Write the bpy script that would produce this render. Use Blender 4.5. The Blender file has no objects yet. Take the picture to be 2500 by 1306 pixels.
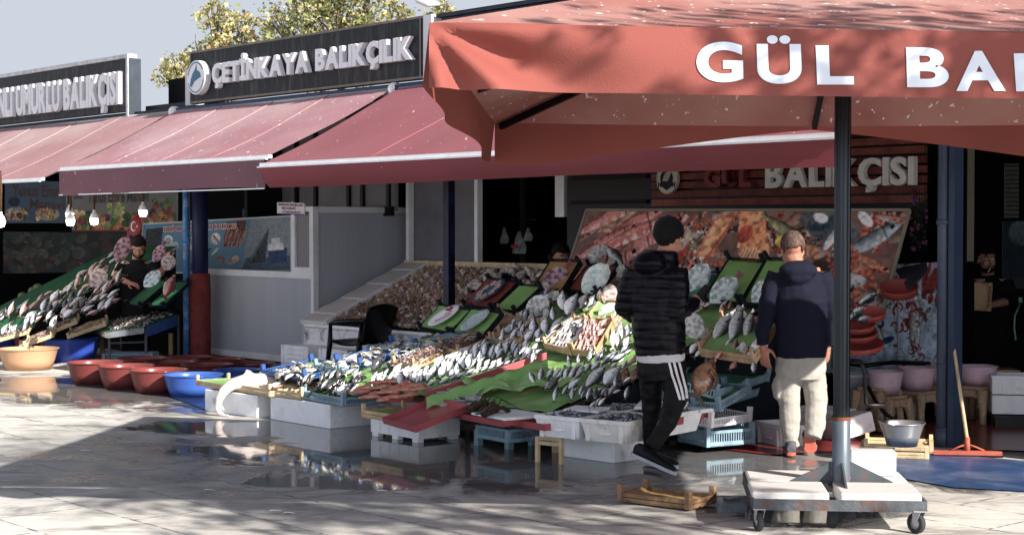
import bpy, bmesh, math, random
import numpy as np
from mathutils import Vector, Matrix, noise as mnoise
random.seed(7); np.random.seed(7)
SC = bpy.context.scene; COL = SC.collection
R = math.radians
# ---------------------------------------------------------------- camera, world, sun
F = 4019.0; CAMZ = 1.7; PITCH = R(1.4)
cam = bpy.data.objects.new('camera', bpy.data.cameras.new('camera')); COL.objects.link(cam)
cam.location = (0, 0, CAMZ); cam.rotation_euler = (R(90) - PITCH, 0, 0)
cam.data.lens = F / 2500 * 36; cam.data.sensor_width = 36; cam.data.clip_end = 500; cam.data.clip_start = .1
SC.camera = cam
SUN_EL = R(27.5); SUN_DIR = Vector((3.2, -3.4, 0)).normalized() * math.cos(SUN_EL) + Vector((0, 0, math.sin(SUN_EL)))
w = bpy.data.worlds.new("World"); SC.world = w; w.use_nodes = True
nt = w.node_tree; bg = nt.nodes['Background']
sky = nt.nodes.new('ShaderNodeTexSky'); sky.sky_type = 'NISHITA'; sky.sun_disc = False
sky.sun_elevation = SUN_EL; sky.sun_rotation = math.atan2(SUN_DIR.x, SUN_DIR.y)
sky.air_density = .3; sky.dust_density = .15; sky.ozone_density = 1.0
hs = nt.nodes.new('ShaderNodeHueSaturation'); hs.inputs['Saturation'].default_value = .36
nt.links.new(sky.outputs[0], hs.inputs['Color']); nt.links.new(hs.outputs[0], bg.inputs[0]); bg.inputs[1].default_value = .15
sl = bpy.data.lights.new('sun', 'SUN'); sl.energy = 4.6; sl.angle = R(.5); sl.color = (1, .93, .84)
so = bpy.data.objects.new('sun', sl); COL.objects.link(so); so.rotation_euler = SUN_DIR.to_track_quat('Z', 'Y').to_euler()
SC.view_settings.view_transform = 'Standard'; SC.view_settings.look = 'None'; SC.view_settings.gamma = 1
SC.view_settings.exposure = 1.25
# ---------------------------------------------------------------- coordinates
FW = Vector((0, math.cos(PITCH), -math.sin(PITCH))); UP = Vector((0, math.sin(PITCH), math.cos(PITCH)))
CP = Vector((0, 0, CAMZ))
def ray(px, py): return FW + Vector((1, 0, 0)) * ((px - 1250) / F) + UP * ((653 - py) / F)
def onz(px, py, z=0.): d = ray(px, py); return CP + d * ((z - CAMZ) / d.z)
def atD(px, py, D): d = ray(px, py); return CP + d * (D / d.y)
def onp(px, py, P, N): d = ray(px, py); return CP + d * ((P - CP).dot(N) / d.dot(N))
P1 = Vector((-4.13, 21.3, 0)); SV = Vector((.66, -.7513, 0)); NV = Vector((-.7513, -.66, 0)); ZV = Vector((0, 0, 1))
def W(s, n, z=0.): return P1 + SV * s + NV * n + ZV * z
SA = math.atan2(SV.y, SV.x)          # rotation of a thing lined up with the facade
TP = W(6, 2.75, .32); TN = (SV.cross(W(6, -.2, 1.18) - TP)).normalized()
if TN.z < 0: TN = -TN
def tp(px, py, h=0.): return onp(px, py, TP + ZV * h, TN)
def tbl(s, n, h=0.): return W(s, n, .32 + (2.75 - n) * .2915 + h)
# ---------------------------------------------------------------- materials
def C(h):
    c = [int(h[i:i + 2], 16) / 255 for i in (1, 3, 5)]
    c = [x / 12.92 if x <= .04045 else ((x + .055) / 1.055) ** 2.4 for x in c]; g = .3 * c[0] + .55 * c[1] + .15 * c[2]
    return tuple(g * .2 + x * .8 for x in c)
MATS = {}
def mat(name, col, rough=.6, var=.18, scale=6., bump=0., metal=0., spec=.22, rnd=0., vc=False, bscale=None, trans=0., dirt=None, dirtamt=.5, emit=0., coat=0., coords='Object', dscale=3., stretch=(1, 1, 1)):
    if name in MATS: return MATS[name]
    if isinstance(col, str): col = C(col)
    m = bpy.data.materials.new(name); m.use_nodes = True; t = m.node_tree; N = t.nodes; L = t.links
    b = N['Principled BSDF']; tc = N.new('ShaderNodeTexCoord'); mp = N.new('ShaderNodeMapping'); mp.inputs['Scale'].default_value = stretch
    L.new(tc.outputs[coords], mp.inputs[0])
    n1 = N.new('ShaderNodeTexNoise'); n1.inputs['Scale'].default_value = scale; n1.inputs['Detail'].default_value = 5
    L.new(mp.outputs[0], n1.inputs['Vector'])
    ramp = N.new('ShaderNodeMapRange'); ramp.inputs[1].default_value = .3; ramp.inputs[2].default_value = .7
    ramp.inputs[3].default_value = 1 - var; ramp.inputs[4].default_value = 1 + var
    L.new(n1.outputs['Fac'], ramp.inputs[0])
    val = ramp.outputs[0]
    if rnd:
        oi = N.new('ShaderNodeObjectInfo'); mr = N.new('ShaderNodeMapRange'); mr.inputs[3].default_value = 1 - rnd; mr.inputs[4].default_value = 1 + rnd
        L.new(oi.outputs['Random'], mr.inputs[0]); mu = N.new('ShaderNodeMath'); mu.operation = 'MULTIPLY'
        L.new(val, mu.inputs[0]); L.new(mr.outputs[0], mu.inputs[1]); val = mu.outputs[0]
    if vc:
        at = N.new('ShaderNodeAttribute'); at.attribute_name = 'Col'; src = at.outputs['Color']
    else:
        rg = N.new('ShaderNodeRGB'); rg.outputs[0].default_value = (*col, 1); src = rg.outputs[0]
    vm = N.new('ShaderNodeVectorMath'); vm.operation = 'SCALE'; L.new(src, vm.inputs[0]); L.new(val, vm.inputs['Scale']); out = vm.outputs[0]
    if dirt:
        n3 = N.new('ShaderNodeTexNoise'); n3.inputs['Scale'].default_value = dscale; n3.inputs['Detail'].default_value = 8; n3.inputs['Roughness'].default_value = .7
        L.new(mp.outputs[0], n3.inputs['Vector'])
        r3 = N.new('ShaderNodeMapRange'); r3.inputs[1].default_value = .5; r3.inputs[2].default_value = .68; r3.inputs[4].default_value = dirtamt
        L.new(n3.outputs['Fac'], r3.inputs[0]); mx = N.new('ShaderNodeMix'); mx.data_type = 'RGBA'
        L.new(r3.outputs[0], mx.inputs['Factor']); L.new(out, mx.inputs['A']); mx.inputs['B'].default_value = (*(C(dirt) if isinstance(dirt, str) else dirt), 1); out = mx.outputs['Result']
    L.new(out, b.inputs['Base Color'])
    b.inputs['Roughness'].default_value = rough; b.inputs['Metallic'].default_value = metal
    b.inputs['Specular IOR Level'].default_value = spec
    if coat: b.inputs['Coat Weight'].default_value = coat; b.inputs['Coat Roughness'].default_value = .15
    if emit: L.new(out, b.inputs['Emission Color']); b.inputs['Emission Strength'].default_value = emit
    if bump:
        n2 = N.new('ShaderNodeTexNoise'); n2.inputs['Scale'].default_value = bscale or scale * 4; n2.inputs['Detail'].default_value = 4
        L.new(mp.outputs[0], n2.inputs['Vector'])
        bp = N.new('ShaderNodeBump'); bp.inputs['Strength'].default_value = bump; bp.inputs['Distance'].default_value = .02
        L.new(n2.outputs['Fac'], bp.inputs['Height']); L.new(bp.outputs[0], b.inputs['Normal'])
    if trans:
        tr = N.new('ShaderNodeBsdfTranslucent'); ms = N.new('ShaderNodeMixShader'); ms.inputs[0].default_value = trans
        L.new(out, tr.inputs[0]); L.new(b.outputs[0], ms.inputs[1]); L.new(tr.outputs[0], ms.inputs[2])
        L.new(ms.outputs[0], N['Material Output'].inputs[0])
    MATS[name] = m; return m
# ---------------------------------------------------------------- objects
def tag(o, label=None, cat=None, group=None, kind=None):
    if label: o['label'] = label
    if cat: o['category'] = cat
    if group: o['group'] = group
    if kind: o['kind'] = kind
    return o
def thing(name, label, cat, loc=(0, 0, 0), group=None, rz=0.):
    o = bpy.data.objects.new(name, None); COL.objects.link(o); o.location = loc; o.rotation_euler = (0, 0, rz)
    o.empty_display_size = .1
    tag(o, label, cat, group); bpy.context.view_layer.update(); return o
def mesh_obj(name, me, parent=None):
    o = bpy.data.objects.new(name, me); COL.objects.link(o)
    if parent is not None:
        o.parent = parent; o.matrix_parent_inverse = Matrix.Identity(4)
    return o
class MB:
    """collects shapes in WORLD (or local) space; build() links ONE mesh object"""
    def __init__(s): s.v = []; s.f = []; s.m = []; s.c = []; s.sm = []
    def add(s, vs, fs, mi=0, col=None, smooth=False):
        b = len(s.v); s.v += [tuple(v) for v in vs]; s.f += [tuple(i + b for i in f) for f in fs]; s.m += [mi] * len(fs); s.sm += [smooth] * len(fs)
        if col is None: col = (1, 1, 1)
        if len(col) == 3 and not hasattr(col[0], '__len__'): s.c += [col] * len(vs)
        else: s.c += list(col)
        return s
    def box(s, c, size, M=None, mi=0, col=None, taper=1.):
        x, y, z = (a / 2 for a in size); M = M or Matrix.Identity(3); c = Vector(c); vs = []
        for dz in (-1, 1):
            k = taper if dz < 0 else 1.
            for dx, dy in ((-1, -1), (1, -1), (1, 1), (-1, 1)): vs.append(c + M @ Vector((dx * x * k, dy * y * k, dz * z)))
        return s.add(vs, [(3, 2, 1, 0), (4, 5, 6, 7), (0, 1, 5, 4), (1, 2, 6, 5), (2, 3, 7, 6), (3, 0, 4, 7)], mi, col)
    def bar(s, a, b, w, h=None, up=ZV, mi=0, col=None):
        a = Vector(a); b = Vector(b); h = h or w; d = b - a
        if d.length < 1e-6: return s
        x = d.normalized(); y = up.cross(x)
        if y.length < 1e-3: y = Vector((1, 0, 0)).cross(x)
        y.normalize(); z = x.cross(y); M = Matrix((x, y, z)).transposed()
        return s.box((a + b) / 2, (d.length, w, h), M, mi, col)
    def tube(s, pts, r, seg=8, mi=0, col=None, cap=True, flat=1., smooth=True, ref=None):
        pts = [Vector(p) for p in pts]; n = len(pts); rs = r if hasattr(r, '__len__') else [r] * n; vs = []; cs = []
        prev = None
        for i, p in enumerate(pts):
            d = (pts[min(i + 1, n - 1)] - pts[max(i - 1, 0)]).normalized()
            u = (prev if prev is not None else (ref or (Vector((0, 0, 1)) if abs(d.z) < .9 else Vector((1, 0, 0)))))
            x = (u - d * u.dot(d))
            if x.length < 1e-4: x = d.orthogonal()
            x.normalize(); prev = x; y = d.cross(x); rr = rs[i]; ra, rb = rr if hasattr(rr, '__len__') else (rr, rr * flat)
            for k in range(seg):
                a = 2 * math.pi * k / seg; vs.append(p + x * math.cos(a) * ra + y * math.sin(a) * rb)
        fs = [(i * seg + k, i * seg + (k + 1) % seg, (i + 1) * seg + (k + 1) % seg, (i + 1) * seg + k) for i in range(n - 1) for k in range(seg)]
        if cap: fs += [tuple(range(seg - 1, -1, -1)), tuple((n - 1) * seg + k for k in range(seg))]
        return s.add(vs, fs, mi, col, smooth)
    def lathe(s, c, prof, seg=24, mi=0, M=None, ex=1., col=None, smooth=True):
        M = M or Matrix.Identity(3); c = Vector(c); vs = []
        for r, z in prof:
            for k in range(seg):
                a = 2 * math.pi * k / seg; vs.append(c + M @ Vector((r * math.cos(a) * ex, r * math.sin(a), z)))
        n = len(prof); fs = [(i * seg + k, i * seg + (k + 1) % seg, (i + 1) * seg + (k + 1) % seg, (i + 1) * seg + k) for i in range(n - 1) for k in range(seg)]
        return s.add(vs, fs, mi, col, smooth)
    def ball(s, c, r, seg=12, rings=8, mi=0, col=None, M=None):
        r = r if hasattr(r, '__len__') else (r, r, r); M = M or Matrix.Identity(3); c = Vector(c); vs = []
        for i in range(rings + 1):
            t = math.pi * i / rings
            for k in range(seg):
                a = 2 * math.pi * k / seg; vs.append(c + M @ Vector((r[0] * math.sin(t) * math.cos(a), r[1] * math.sin(t) * math.sin(a), -r[2] * math.cos(t))))
        fs = [(i * seg + k, i * seg + (k + 1) % seg, (i + 1) * seg + (k + 1) % seg, (i + 1) * seg + k) for i in range(rings) for k in range(seg)]
        return s.add(vs, fs, mi, col, True)
    def prism(s, poly, ext, mi=0, col=None, mi2=None):
        """poly: list of 3D points, ext: vector"""
        n = len(poly); vs = [Vector(p) for p in poly] + [Vector(p) + Vector(ext) for p in poly]
        s.add(vs, [tuple(range(n - 1, -1, -1)), tuple(range(n, 2 * n))] + [(i, (i + 1) % n, n + (i + 1) % n, n + i) for i in range(n)], mi, col); return s
    def grid(s, fn, nu, nv, mi=0, smooth=True, thick=0.):
        vs = [Vector(fn(i / nu, j / nv)) for j in range(nv + 1) for i in range(nu + 1)]
        q = lambda i, j: j * (nu + 1) + i
        fs = [(q(i, j), q(i + 1, j), q(i + 1, j + 1), q(i, j + 1)) for j in range(nv) for i in range(nu)]
        return s.add(vs, fs, mi, None, smooth)
    def mesh(s, name, mats, col=False):
        me = bpy.data.meshes.new(name); me.from_pydata(s.v, [], s.f)
        for m in (mats if isinstance(mats, (list, tuple)) else [mats]): me.materials.append(m)
        me.polygons.foreach_set('material_index', s.m); me.polygons.foreach_set('use_smooth', s.sm)
        if col:
            a = me.color_attributes.new('Col', 'FLOAT_COLOR', 'POINT'); a.data.foreach_set('color', np.array([(*c[:3], 1) for c in s.c], dtype=np.float32).ravel())
        me.update(); return me
    def build(s, name, mats, parent=None, col=False, bevel=0., solid=0., origin=None):
        if parent is not None:
            q = parent; Mw = q.matrix_basis.copy()
            while q.parent is not None: q = q.parent; Mw = q.matrix_basis @ Mw
            M = Mw.inverted()
        elif origin is not None: M = Matrix.Translation(-Vector(origin))
        else:
            # origin at base centre
            a = np.array(s.v); o = Vector(((a[:, 0].min() + a[:, 0].max()) / 2, (a[:, 1].min() + a[:, 1].max()) / 2, a[:, 2].min())); origin = o; M = Matrix.Translation(-o)
        s.v = [tuple(M @ Vector(v)) for v in s.v]
        me = s.mesh(name, mats, col); o = mesh_obj(name, me, parent)
        if parent is None: o.location = origin
        if solid: md = o.modifiers.new('solid', 'SOLIDIFY'); md.thickness = solid; md.offset = 0
        if bevel: md = o.modifiers.new('bevel', 'BEVEL'); md.width = bevel; md.segments = 2; md.limit_method = 'ANGLE'
        return o
def copy_tree(o, parent=None):
    c = o.copy(); COL.objects.link(c)
    if parent is not None: c.parent = parent
    for ch in o.children: copy_tree(ch, c)
    return c
def struct(o): o['kind'] = 'structure'; return o
# text
def text_geo(body, size=1., offset=0., ext=0., res=3):
    cu = bpy.data.curves.new('t', 'FONT'); cu.body = body; cu.size = size; cu.offset = offset; cu.extrude = ext; cu.resolution_u = res
    ob = bpy.data.objects.new('t', cu); COL.objects.link(ob); bpy.context.view_layer.update()
    me = bpy.data.meshes.new_from_object(ob.evaluated_get(bpy.context.evaluated_depsgraph_get()))
    vs = [v.co.copy() for v in me.vertices]; fs = [tuple(p.vertices) for p in me.polygons]
    bpy.data.objects.remove(ob); bpy.data.curves.remove(cu); bpy.data.meshes.remove(me); return vs, fs
def text_fit(mb, body, O, X, Y, width, height, mi=0, offset=.02, ext=0., warp=None, shear=0.):
    """flat text: lower-left O, width/height metres along unit X, Y"""
    vs, fs = text_geo(body, 1., offset, ext)
    if not vs: return
    x0 = min(v.x for v in vs); x1 = max(v.x for v in vs); y0 = min(v.y for v in vs); y1 = max(v.y for v in vs); Zv = Vector(X).cross(Vector(Y))
    out = [Vector(O) + Vector(X) * ((v.x - x0) / (x1 - x0) * width + shear * (v.y - y0) * height) + Vector(Y) * ((v.y - y0) / (y1 - y0) * height) + Zv * v.z for v in vs]
    if warp: out = [warp(v) for v in out]
    mb.add(out, fs, mi)
def letters(parent, body, O, X, Y, width, cap, m, thick=.09, offset=.03, gap=.06, name='letter', space=.3, capref=.729):
    """separate solid letters in a row; each is a child mesh"""
    gl = []; tot = 0
    for ch in body:
        if ch == ' ': gl.append(None); tot += space; continue
        vs, fs = text_geo(ch, 1., offset, 0.5); x0 = min(v.x for v in vs); x1 = max(v.x for v in vs); gl.append((vs, fs, x0, x1)); tot += x1 - x0 + gap
    k = width / (tot - gap); ky = cap / (capref + 2 * offset); x = 0; X = Vector(X); Y = Vector(Y); Z = X.cross(Y)
    for g in gl:
        if g is None: x += space; continue
        vs, fs, x0, x1 = g
        mb = MB(); mb.add([Vector(O) + X * ((v.x - x0 + x) * k) + Y * ((v.y + offset) * ky) + Z * ((v.z + .5) * thick) for v in vs], fs)
        mb.build(name, m, parent); x += x1 - x0 + gap
def remesh(mb, voxel, smooth=4, fn=None):
    """voxel-fuse the collected shapes; returns new MB"""
    me = bpy.data.meshes.new('r'); me.from_pydata(mb.v, [], mb.f); ob = bpy.data.objects.new('r', me); COL.objects.link(ob)
    md = ob.modifiers.new('r', 'REMESH'); md.mode = 'VOXEL'; md.voxel_size = voxel
    if smooth: ms = ob.modifiers.new('s', 'SMOOTH'); ms.iterations = smooth; ms.factor = .5
    bpy.context.view_layer.update()
    m2 = bpy.data.meshes.new_from_object(ob.evaluated_get(bpy.context.evaluated_depsgraph_get()))
    vs = [v.co.copy() for v in m2.vertices]; ns = [v.normal.copy() for v in m2.vertices]; fs = [tuple(p.vertices) for p in m2.polygons]
    bpy.data.objects.remove(ob); bpy.data.meshes.remove(me); bpy.data.meshes.remove(m2)
    if fn: vs = [v + n * fn(v, n) for v, n in zip(vs, ns)]
    out = MB(); out.add(vs, fs, 0, None, True); return out
# ---------------------------------------------------------------- little painter for printed pictures
def cnoise(h, w, cell, rng):
    gh = max(2, int(h / cell) + 2); gw = max(2, int(w / cell) + 2); g = rng.random((gh, gw)); y = np.linspace(0, gh - 1.001, h); x = np.linspace(0, gw - 1.001, w)
    yi = y.astype(int); xi = x.astype(int); fy = (y - yi)[:, None]; fx = (x - xi)[None]
    fy = fy * fy * (3 - 2 * fy); fx = fx * fx * (3 - 2 * fx)
    return (g[yi][:, xi] * (1 - fy) * (1 - fx) + g[yi + 1][:, xi] * fy * (1 - fx) + g[yi][:, xi + 1] * (1 - fy) * fx + g[yi + 1][:, xi + 1] * fy * fx)
class Pic:
    def __init__(s, w, h, col, seed=1, amt=.5, cell=8):
        s.w = w; s.h = h; s.r = np.random.default_rng(seed); n = cnoise(h, w, cell, s.r) * .6 + cnoise(h, w, cell / 3, s.r) * .4
        s.a = np.ones((h, w, 3)) * np.array(C(col))[None, None] * (1 + (n[..., None] - .5) * 2 * amt); s.yy, s.xx = np.mgrid[0:h, 0:w].astype(float)
        s.n = cnoise(h, w, 3, s.r)
    def loc(s, cx, cy, ang): ca, sa = math.cos(ang), math.sin(ang); dx = s.xx - cx; dy = s.yy - cy; return dx * ca + dy * sa, -dx * sa + dy * ca
    def put(s, mask, col, shade=None, alpha=1.):
        c = np.array(C(col) if isinstance(col, str) else col)[None, None] * (shade[..., None] if shade is not None else 1); m = (mask * alpha)[..., None]; s.a = s.a * (1 - m) + c * m
    def ell(s, cx, cy, rx, ry, ang=0., col='#ffffff', amt=.35, edge=.12, spec=0):
        u, v = s.loc(cx, cy, ang); d = np.sqrt((u / rx) ** 2 + (v / ry) ** 2); m = np.clip((1 - d) / edge, 0, 1)
        s.put(m, col, 1 + (s.n - .5) * 2 * amt - .35 * np.clip(v / ry, -1, 1) * np.clip(1, 0, 1))
    def fish(s, cx, cy, L, ang, back='#3a4048', belly='#c9cdd0', k=.3, spots=None):
        u, v = s.loc(cx, cy, ang); t = u / L + .5; H = L * k / 2 * np.clip(np.sin(np.clip(t, 0, 1) * math.pi), 0, 1) ** .7 * (.55 + .6 * np.clip(t, 0, 1)); 
        H = np.where(t < .12, L * k * .25 * (1 - t / .12) + L * k * .08, H); H = np.where((t < 0) | (t > 1), 0, H)
        m = ((np.abs(v) < H) & (H > .3)).astype(float); q = np.clip(v / (H + .01) * .5 + .5, 0, 1)
        cb = np.array(C(back)); cw = np.array(C(belly)); col = cb[None, None] * (1 - q[..., None]) + cw[None, None] * q[..., None]
        col = col * (1 + (s.n[..., None] - .5) * .9)
        if spots: sp = (cnoise(s.h, s.w, 3.2, s.r) > .58)[..., None]; col = np.where(sp, np.array(C(spots))[None, None], col)
        rim = (np.abs(v) > H * .82)[..., None]; col = np.where(rim, col * .45, col); s.a = s.a * (1 - m[..., None]) + col * m[..., None]
        e = s.loc(cx, cy, ang); ex = L * .38; s.put((((e[0] - ex) ** 2 + (e[1] + L * k * .08) ** 2) < (L * .025 + .6) ** 2).astype(float), '#0a0a0a')
        g = (np.abs(t - .76) < .014) & (np.abs(v) < H * .8); s.put(g.astype(float), '#1a1414', alpha=.7)
    def rect(s, x0, y0, x1, y1, col, alpha=1.): s.put(((s.xx >= x0) & (s.xx < x1) & (s.yy >= y0) & (s.yy < y1)).astype(float), col, 1 + (s.n - .5) * .3, alpha)
    def poly(s, pts, col, amt=.25):
        m = np.zeros((s.h, s.w), bool); n = len(pts); j = n - 1
        for i in range(n):
            xi, yi = pts[i]; xj, yj = pts[j]
            if yi != yj: m ^= ((yi > s.yy) != (yj > s.yy)) & (s.xx < (xj - xi) * (s.yy - yi) / (yj - yi) + xi)
            j = i
        s.put(m.astype(float), col, 1 + (s.n - .5) * 2 * amt)
    def line(s, pts, wd, col):
        for a, b in zip(pts[:-1], pts[1:]):
            dx, dy = b[0] - a[0], b[1] - a[1]; L2 = dx * dx + dy * dy + 1e-9; t = np.clip(((s.xx - a[0]) * dx + (s.yy - a[1]) * dy) / L2, 0, 1)
            d = np.hypot(s.xx - a[0] - t * dx, s.yy - a[1] - t * dy); s.put(np.clip(wd / 2 + .5 - d, 0, 1), col, 1 + (s.n - .5) * .4)
    def shrimp(s, cx, cy, r, ang, col='#d9825c'):
        u, v = s.loc(cx, cy, ang); rr = np.hypot(u, v); th = np.arctan2(v, u); wd = r * .42 * np.clip(1 - (th + 2.4) / 5, .15, 1)
        m = ((np.abs(rr - r) < wd) & (th > -2.4) & (th < 2.2)).astype(float); s.put(m, col, .75 + .35 * np.cos(th * 9) + (s.n - .5) * .5)
    def mb(s, P00, P10, P11, P01):
        """corners: top-left, top-right, bottom-right, bottom-left"""
        w, h = s.w, s.h; m = MB(); P00, P10, P11, P01 = map(Vector, (P00, P10, P11, P01)); vs = []
        for j in range(h):
            v = j / (h - 1); a = P00.lerp(P01, v); b = P10.lerp(P11, v)
            for i in range(w): vs.append(a.lerp(b, i / (w - 1)))
        fs = [(j * w + i, (j + 1) * w + i, (j + 1) * w + i + 1, j * w + i + 1) for j in range(h - 1) for i in range(w - 1)]
        m.add(vs, fs, 0, [tuple(c) for c in np.clip(s.a, 0, 1).reshape(-1, 3)]); return m
# shared materials
M_print = mat('printed_sheet', '#ffffff', .55, .04, 30, vc=True, spec=.12)
M_white = mat('white_plastic', '#e8e8ea', .4, .06, 10)
M_foam = mat('white_foam', '#f0f1f4', .55, .05, 9, bump=.25, bscale=120, dirt='#9c978c', dirtamt=.3, dscale=5)
M_black = mat('black_paint', '#0b0b0e', .4, .2, 8)
M_dark = mat('dark_recess', '#08080a', .8, .2, 2)
M_alu = mat('aluminium', '#a8a9ac', .35, .08, 20, metal=.3, stretch=(1, 1, 10))
M_wood = mat('crate_wood', '#c8a274', .75, .3, 7, bump=.3, dirt='#4a3420', dirtamt=.55, rnd=.12)
M_wood2 = mat('pale_wood', '#c9b083', .7, .2, 8, bump=.25, dirt='#7a603a', dirtamt=.4, rnd=.1)
M_green = mat('green_sheet', '#7cae56', .45, .15, 5, bump=.5, bscale=14, dirt='#4c7c3c', dirtamt=.5)
M_greend = mat('dark_green_net', '#14603c', .6, .25, 9, bump=.6, bscale=60)
M_blue = mat('blue_plastic', '#1f3f9c', .35, .12, 6, coat=.2)
M_bluel = mat('grey_blue_plastic', '#7c9cae', .45, .15, 9, dirt='#2c3c48', dirtamt=.5)
M_blued = mat('dark_blue_plastic', '#101a3c', .4, .2, 9)
M_red = mat('red_plastic', '#8c3630', .38, .12, 6, coat=.15, dirt='#5a1414', dirtamt=.35)
M_redb = mat('red_board', '#b04850', .42, .14, 6, coat=.2, dirt='#6c1a20', dirtamt=.4)
M_rust = mat('rusty_steel', '#4c5258', .6, .25, 7, bump=.4, dirt='#6b3a20', dirtamt=.85, dscale=9)
M_skin = mat('skin', '#b07a62', .5, .08, 14)
M_hair = mat('dark_hair', '#0e0b0a', .6, .4, 60, bump=.8, bscale=140)
M_water = mat('water_in_tub', '#1a2024', .03, .1, 3, spec=1.)
def wn(px, py, n): return onp(px, py, W(0, n), NV)
def ws(px, py, s): return onp(px, py, W(s, 0), SV)
# ---------------------------------------------------------------- ground
def ground_mat():
    m = bpy.data.materials.new('wet_paving'); m.use_nodes = True; t = m.node_tree; N = t.nodes; L = t.links; b = N['Principled BSDF']
    tc = N.new('ShaderNodeTexCoord')
    def mp(sc=(1, 1, 1), rot=0., loc=(0, 0, 0)):
        k = N.new('ShaderNodeMapping'); k.inputs['Scale'].default_value = sc; k.inputs['Rotation'].default_value = (0, 0, rot); k.inputs['Location'].default_value = loc
        L.new(tc.outputs['Object'], k.inputs[0]); return k.outputs[0]
    def noise(v, s, d=6, r=.55, dist=0.):
        k = N.new('ShaderNodeTexNoise'); k.inputs['Scale'].default_value = s; k.inputs['Detail'].default_value = d; k.inputs['Roughness'].default_value = r; k.inputs['Distortion'].default_value = dist
        L.new(v, k.inputs['Vector']); return k.outputs['Fac']
    def rng(v, a, c, o0=0., o1=1.):
        k = N.new('ShaderNodeMapRange'); k.interpolation_type = 'SMOOTHSTEP'
        for i, x in enumerate((a, c, o0, o1)): k.inputs[1 + i].default_value = x
        L.new(v, k.inputs[0]); return k.outputs[0]
    def ma(op, a, c):
        k = N.new('ShaderNodeMath'); k.operation = op
        for i, x in enumerate((a, c)):
            if isinstance(x, (int, float)): k.inputs[i].default_value = x
            else: L.new(x, k.inputs[i])
        return k.outputs[0]
    def mix(f, a, c):
        k = N.new('ShaderNodeMix'); k.data_type = 'RGBA'
        if isinstance(f, float): k.inputs['Factor'].default_value = f
        else: L.new(f, k.inputs['Factor'])
        for nme, x in (('A', a), ('B', c)):
            if isinstance(x, tuple): k.inputs[nme].default_value = (*x, 1)
            else: L.new(x, k.inputs[nme])
        return k.outputs['Result']
    obj = tc.outputs['Object']
    br = N.new('ShaderNodeTexBrick'); L.new(mp(rot=-SA), br.inputs['Vector'])
    br.inputs['Scale'].default_value = 1.; br.inputs['Brick Width'].default_value = 1.15; br.inputs['Row Height'].default_value = .58; br.inputs['Mortar Size'].default_value = .011; br.inputs['Mortar Smooth'].default_value = .3
    br.inputs['Color1'].default_value = (.54, .52, .49, 1); br.inputs['Color2'].default_value = (.62, .60, .56, 1); br.inputs['Mortar'].default_value = (.10, .10, .10, 1); br.offset = .5
    big = noise(obj, .55, 8, .65, .6); fine = noise(obj, 9, 8, .7); grain = noise(obj, 160, 3, .6)
    col = mix(rng(fine, .42, .62), br.outputs['Color'], (.64, .62, .58)); col = mix(rng(big, .5, .66), col, (.34, .33, .31))
    st = noise(mp((.7, 3.5, 1), -SA + .15), 1.3, 9, .72, 1.); col = mix(rng(st, .48, .66, 0, .8), col, (.17, .16, .155))
    # wetness: puddle areas, plus a broad damp patch darkened to deepen the shade
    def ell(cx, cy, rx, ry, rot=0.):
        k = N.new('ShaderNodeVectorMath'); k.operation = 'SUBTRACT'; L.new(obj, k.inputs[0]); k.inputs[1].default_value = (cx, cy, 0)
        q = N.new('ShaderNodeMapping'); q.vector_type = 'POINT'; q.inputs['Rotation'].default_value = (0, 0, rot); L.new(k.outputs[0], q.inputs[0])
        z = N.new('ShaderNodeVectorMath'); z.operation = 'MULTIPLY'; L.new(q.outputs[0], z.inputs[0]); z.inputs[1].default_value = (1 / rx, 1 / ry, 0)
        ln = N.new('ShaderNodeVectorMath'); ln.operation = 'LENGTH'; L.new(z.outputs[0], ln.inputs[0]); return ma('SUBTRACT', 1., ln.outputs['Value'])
    broad_shade = ell(-1.0, 12.3, 4.0, 2.5); e = ell(-.35, 12.25, 2.5, 1.9, .6)
    for a in ((1.75, 9.9, .75, .75), (1.6, 12.0, .9, 1.3), (-1.9, 13.9, 1.4, .9), (-4.2, 17.2, 2.6, 1.6, .8), (3.4, 11.2, 1.4, .7), (-1.0, 11.0, 1.0, .45)): e = ma('MAXIMUM', e, ell(*a))
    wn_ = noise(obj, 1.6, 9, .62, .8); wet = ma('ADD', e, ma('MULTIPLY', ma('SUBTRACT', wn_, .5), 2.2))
    damp_shade = ma('MAXIMUM', rng(wet, -.1, .3), rng(ma('ADD', broad_shade, ma('MULTIPLY', ma('SUBTRACT', wn_, .5), 3.2)), -.1, .7)); pud = rng(wet, .12, .34)
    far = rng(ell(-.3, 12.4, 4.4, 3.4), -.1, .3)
    col = mix(ma('MULTIPLY', damp_shade, .76), col, (.055, .058, .07));  # wet stone tone, made darker to paint in part of the parasol's shade
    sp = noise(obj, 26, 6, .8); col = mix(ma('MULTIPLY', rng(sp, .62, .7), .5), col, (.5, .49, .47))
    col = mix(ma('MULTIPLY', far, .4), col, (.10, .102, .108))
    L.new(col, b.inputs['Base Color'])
    ro = ma('MAXIMUM', ma('SUBTRACT', ma('SUBTRACT', .8, ma('MULTIPLY', damp_shade, .54)), ma('MULTIPLY', pud, .22)), .025)
    L.new(ro, b.inputs['Roughness'])
    hgt = ma('ADD', ma('MULTIPLY', grain, .25), ma('ADD', ma('MULTIPLY', br.outputs['Fac'], -1.), ma('MULTIPLY', fine, .8)))
    bp = N.new('ShaderNodeBump'); bp.inputs['Distance'].default_value = .012; L.new(hgt, bp.inputs['Height']); L.new(ma('SUBTRACT', .42, ma('MULTIPLY', pud, .415)), bp.inputs['Strength'])
    L.new(bp.outputs[0], b.inputs['Normal']); b.inputs['Specular IOR Level'].default_value = .45
    return m
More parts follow.
